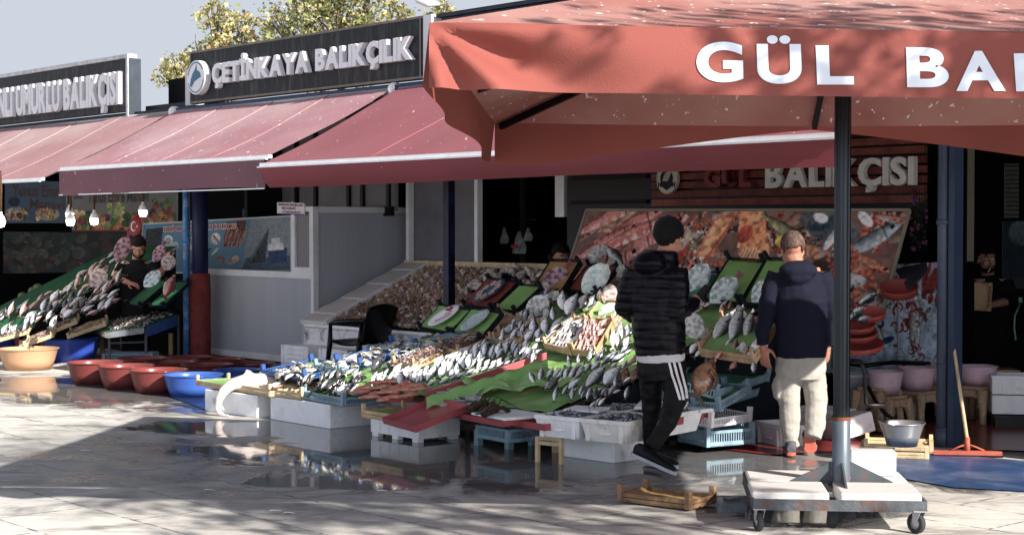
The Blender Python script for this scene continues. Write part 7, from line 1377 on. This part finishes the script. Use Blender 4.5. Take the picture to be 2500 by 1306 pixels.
# --- man in navy seen from behind
D = 12.25
m2 = thing('person', 'person seen from behind in navy hooded top and pale cargo trousers, head bowed', 'person', (2.15, 12.25, 0))
body = MB(); Pm, Mm, km = head_into(body, J(1934, 612, .02), Vector((-.1, .93, -.5)), Vector((0, .4, 1)), .118)
body.tube([J(1938, 622), J(1945, 655)], [.058, .065], 12); body.tube([J(1950, 655), J(1953, 720), J(1955, 800), J(1955, 885)], [(.16, .1), (.19, .12), (.17, .12), (.17, .12)], 14, ref=XR)
body.tube([J(1897, 672), J(1875, 760), J(1863, 842)], [.048, .042, .028], 10); hand_into(body, J(1863, 846, 0), Vector((.1, -.05, -1)), Vector((-.55, -.85, 0)), .35, 1.1, -1)
body.tube([J(2008, 672), J(2028, 760), J(2020, 842)], [.048, .042, .028], 10); hand_into(body, J(2020, 846, 0), Vector((-.05, .1, -1)), Vector((.7, -.7, 0)), .35, 1.05, 1)
body.tube([J(1925, 900), J(1928, 985), J(1932, 1088)], [.075, .05, .035], 10); body.tube([J(1985, 900), J(1992, 985), J(1985, 1062, -.05)], [.075, .05, .035], 10)
remesh(body, .0065, 2).build('body', mat('skin_tan', '#a86c54', .5, .1, 14), m2); hair_part(m2, Pm, Mm, km, mat('grey_stubble', '#4c3a34', .8, .35, 60, dirt='#8c6454', dirtamt=.7, dscale=30), 1.015, .02, fr=.055); face_parts(m2, Pm, Mm, km)
jk = MB(); jk.tube([J(1955, 872), J(1955, 850), J(1955, 790), J(1953, 720), J(1951, 680), J(1948, 656), J(1944, 640)], [(.185, .15), (.197, .16), (.19, .15), (.205, .15), (.19, .13), (.13, .10), (.085, .08)], 20, ref=XR)
jk.ball(J(1948, 660, -.1), (.145, .09, .07), 16, 12); jk.ball(J(1950, 676, -.12), (.10, .06, .06), 14, 10); jk.tube([J(1900, 668), J(1882, 715), J(1871, 768), J(1862, 812), J(1862, 842)], [.078, .076, .066, .056, .046], 14); jk.tube([J(2004, 668), J(2022, 720), J(2032, 770), J(2024, 842)], [.078, .074, .064, .046], 14)
jk = remesh(jk, .0085, 4, wrinkle(.010, 7, 5)); sv2 = (list(jk.v), list(jk.f)); jk.build('hooded_top', mat('navy_fleece', '#0b0f24', .85, .12, 20, bump=.25, bscale=120), m2)
ribbon(m2, sv2, [(1902, 824), (1950, 822), (2010, 825)], 1.5, M_black, 'seam', .003)
tr = MB(); tr.tube([J(1955, 868), J(1955, 905), J(1955, 925)], [(.185, .14), (.192, .15), (.17, .14)], 18, ref=XR)
tr.tube([J(1925, 905), J(1927, 985), J(1930, 1050), J(1932, 1090)], [.098, .082, .072, .062], 14); tr.tube([J(1984, 905), J(1993, 980), J(1990, 1040, -.05), J(1984, 1068, -.08)], [.098, .084, .075, .062], 14); tr.ball(J(1896, 945, 0), (.03, .08, .09), 10, 8)
tr = remesh(tr, .009, 3, lambda v, n: wrinkle(.0065, 9, 1)(v, n) + .004 * math.sin(v.z * 80 + 9 * mnoise.noise(v * 5)) * max(0, .45 - v.z)); tr.build('trousers', mat('beige_cotton', '#9c978e', .85, .1, 12, bump=.25, bscale=90), m2)
M_os = mat('orange_sole', '#b4543c', .55, .15, 14); M_gs = mat('grey_trainer', '#4c4c50', .6, .3, 30)
a = onz(1932, 1113, .012); shoe(m2, a, a + Vector((.02, .27, 0)), ZV, M_gs, M_os); a = onz(1990, 1112, .02) + Vector((0, .13, 0)); shoe(m2, J(1972, 1062, -.06), a, Vector((-.05, .75, .65)), M_gs, M_os, wd=.052)
# --- fishmonger at the left stall
D = 21.35; m3 = thing('person', 'person with short dark hair in black T-shirt reaching over the left fish stall', 'person', (-4.85, 21.4, 0))
body = MB(); Pm, Mm, km = head_into(body, J(338, 604), Vector((.12, -.85, -.5)), ZV, .125); body.tube([J(336, 615, .06), J(334, 640, .04)], [.06, .07], 12)
body.tube([J(334, 640), J(334, 690), J(332, 740), J(332, 800)], [(.15, .08), (.17, .1), (.16, .11), (.16, .11)], 14, ref=XR)
body.tube([J(298, 650), J(283, 678, -.1), J(314, 690, -.3)], [.058, .05, .034], 10); hand_into(body, J(314, 690, -.3), Vector((1, -.3, -.25)), Vector((0, -.4, 1)), .4, 1.1, 1)
body.tube([J(372, 650), J(392, 668, -.1), J(406, 645, -.25)], [.058, .05, .034], 10); hand_into(body, J(406, 645, -.25), Vector((.1, -.2, 1)), Vector((-.2, -.9, .2)), .45, 1.1, 1)
body.tube([J(320, 800), J(320, 960)], [.1, .06], 10); body.tube([J(348, 800), J(348, 960)], [.1, .06], 10)
remesh(body, .0075, 2).build('body', M_skin, m3); hair_part(m3, Pm, Mm, km, M_hair, 1.05, fr=.055); face_parts(m3, Pm, Mm, km, beard=mat('stubble', '#2c1c18', .8, .3, 60))
jk = MB(); jk.tube([J(332, 800), J(332, 745), J(334, 690), J(335, 655), J(336, 634)], [(.19, .14), (.19, .14), (.22, .14), (.21, .12), (.09, .08)], 18, ref=XR); jk.tube([J(302, 648), J(290, 668, -.05)], [.08, .078], 12); jk.tube([J(368, 648), J(384, 664, -.06)], [.08, .076], 12)
remesh(jk, .01, 3, wrinkle(.008, 9)).build('tshirt', mat('black_cotton', '#0b0b0e', .85, .1, 9), m3); b = MB(); b.tube([J(332, 790), J(334, 960)], [(.2, .15), (.17, .13)], 16, ref=XR); b.build('trousers', MATS['black_cotton'], m3)
# --- man with crate and cigarette in the dark shop
D = 16.5; m4 = thing('person', 'bearded person with cigarette in dark clothes holding a wooden crate, right shop', 'person', (4.75, 16.5, 0))
body = MB(); Pm, Mm, km = head_into(body, J(2408, 634), Vector((.1, -1, -.05)), ZV, .125); body.tube([J(2410, 650, .05), J(2412, 680, .04)], [.06, .07], 12); body.tube([J(2412, 680), J(2412, 740), J(2412, 850)], [(.19, .1), (.2, .12), (.17, .12)], 14, ref=XR)
body.tube([J(2455, 690), J(2462, 735, -.1), J(2415, 745, -.35)], [.06, .05, .036], 10); hand_into(body, J(2415, 745, -.35), Vector((-1, -.2, -.05)), Vector((.1, -1, .2)), .7, 1.1, 1); body.tube([J(2370, 690), J(2352, 730, -.1), J(2365, 750, -.35)], [.06, .05, .036], 10); hand_into(body, J(2365, 750, -.35), Vector((.6, -.2, .3)), Vector((0, -1, 0)), .6, 1.05, -1)
body.tube([J(2395, 850), J(2395, 970)], [.1, .06], 10); body.tube([J(2430, 850), J(2430, 970)], [.1, .06], 10)
remesh(body, .0075, 2).build('body', M_skin, m4); hair_part(m4, Pm, Mm, km, M_hair, 1.08, fr=.05); face_parts(m4, Pm, Mm, km, beard=M_hair)
jk = MB(); jk.tube([J(2412, 840), J(2412, 740), J(2412, 700), J(2410, 672)], [(.21, .16), (.23, .16), (.23, .13), (.1, .09)], 18, ref=XR); jk.tube([J(2452, 688), J(2466, 722, -.05), J(2455, 742, -.15)], [.09, .085, .07], 12); jk.tube([J(2372, 688), J(2354, 722, -.05), J(2356, 740, -.15)], [.09, .085, .07], 12)
remesh(jk, .01, 3, wrinkle(.008, 9)).build('sweater', mat('black_wool', '#0c0c0f', .9, .1, 9), m4); b = MB(); b.tube([J(2412, 835), J(2412, 965)], [(.2, .15), (.17, .13)], 16, ref=XR); b.build('trousers', MATS['black_wool'], m4)
b = MB(); q = Pm(.104, 0, -.068); b.tube([q, q + Vector((-.035, -.04, -.04))], .0045, 6); o = b.build('cigarette', M_white); tag(o, 'white cigarette in the mouth of the bearded man', 'cigarette')
A = J(2353, 757, -.45); B = J(2420, 760, -.55); crate('small slatted wooden crate held by the man with the cigarette', A, B, A + ZV * .27 + Vector((.02, .02, 0)), 'wood', .08, ph=.02)
# --- man half hidden behind the poster edge
D = 17.6; m5 = thing('person', 'person in dark clothes and mask whose head shows left of the seafood poster', 'person', (.52, 17.6, 0))
body = MB(); Pm, Mm, km = head_into(body, J(1370, 626), Vector((.35, -.9, -.25)), ZV, .12); body.tube([J(1370, 640, .05), J(1368, 670, .05)], [.06, .07], 12); body.tube([J(1368, 668), J(1368, 740), J(1368, 900)], [(.17, .1), (.18, .12), (.16, .12)], 14, ref=XR)
remesh(body, .008, 2).build('body', M_skin, m5); hair_part(m5, Pm, Mm, km, M_hair, 1.06); face_parts(m5, Pm, Mm, km); b = MB(); b.ball(Pm(.055, 0, -.06), (.062, .058, .05), 14, 10, 0, None, Mm); b.build('mask', M_black, m5)
jk = MB(); jk.tube([J(1368, 920), J(1368, 740), J(1368, 690), J(1369, 658)], [(.18, .14), (.21, .15), (.21, .13), (.1, .09)], 18, ref=XR); b = remesh(jk, .012, 3); b.build('jacket', MATS['black_wool'], m5)
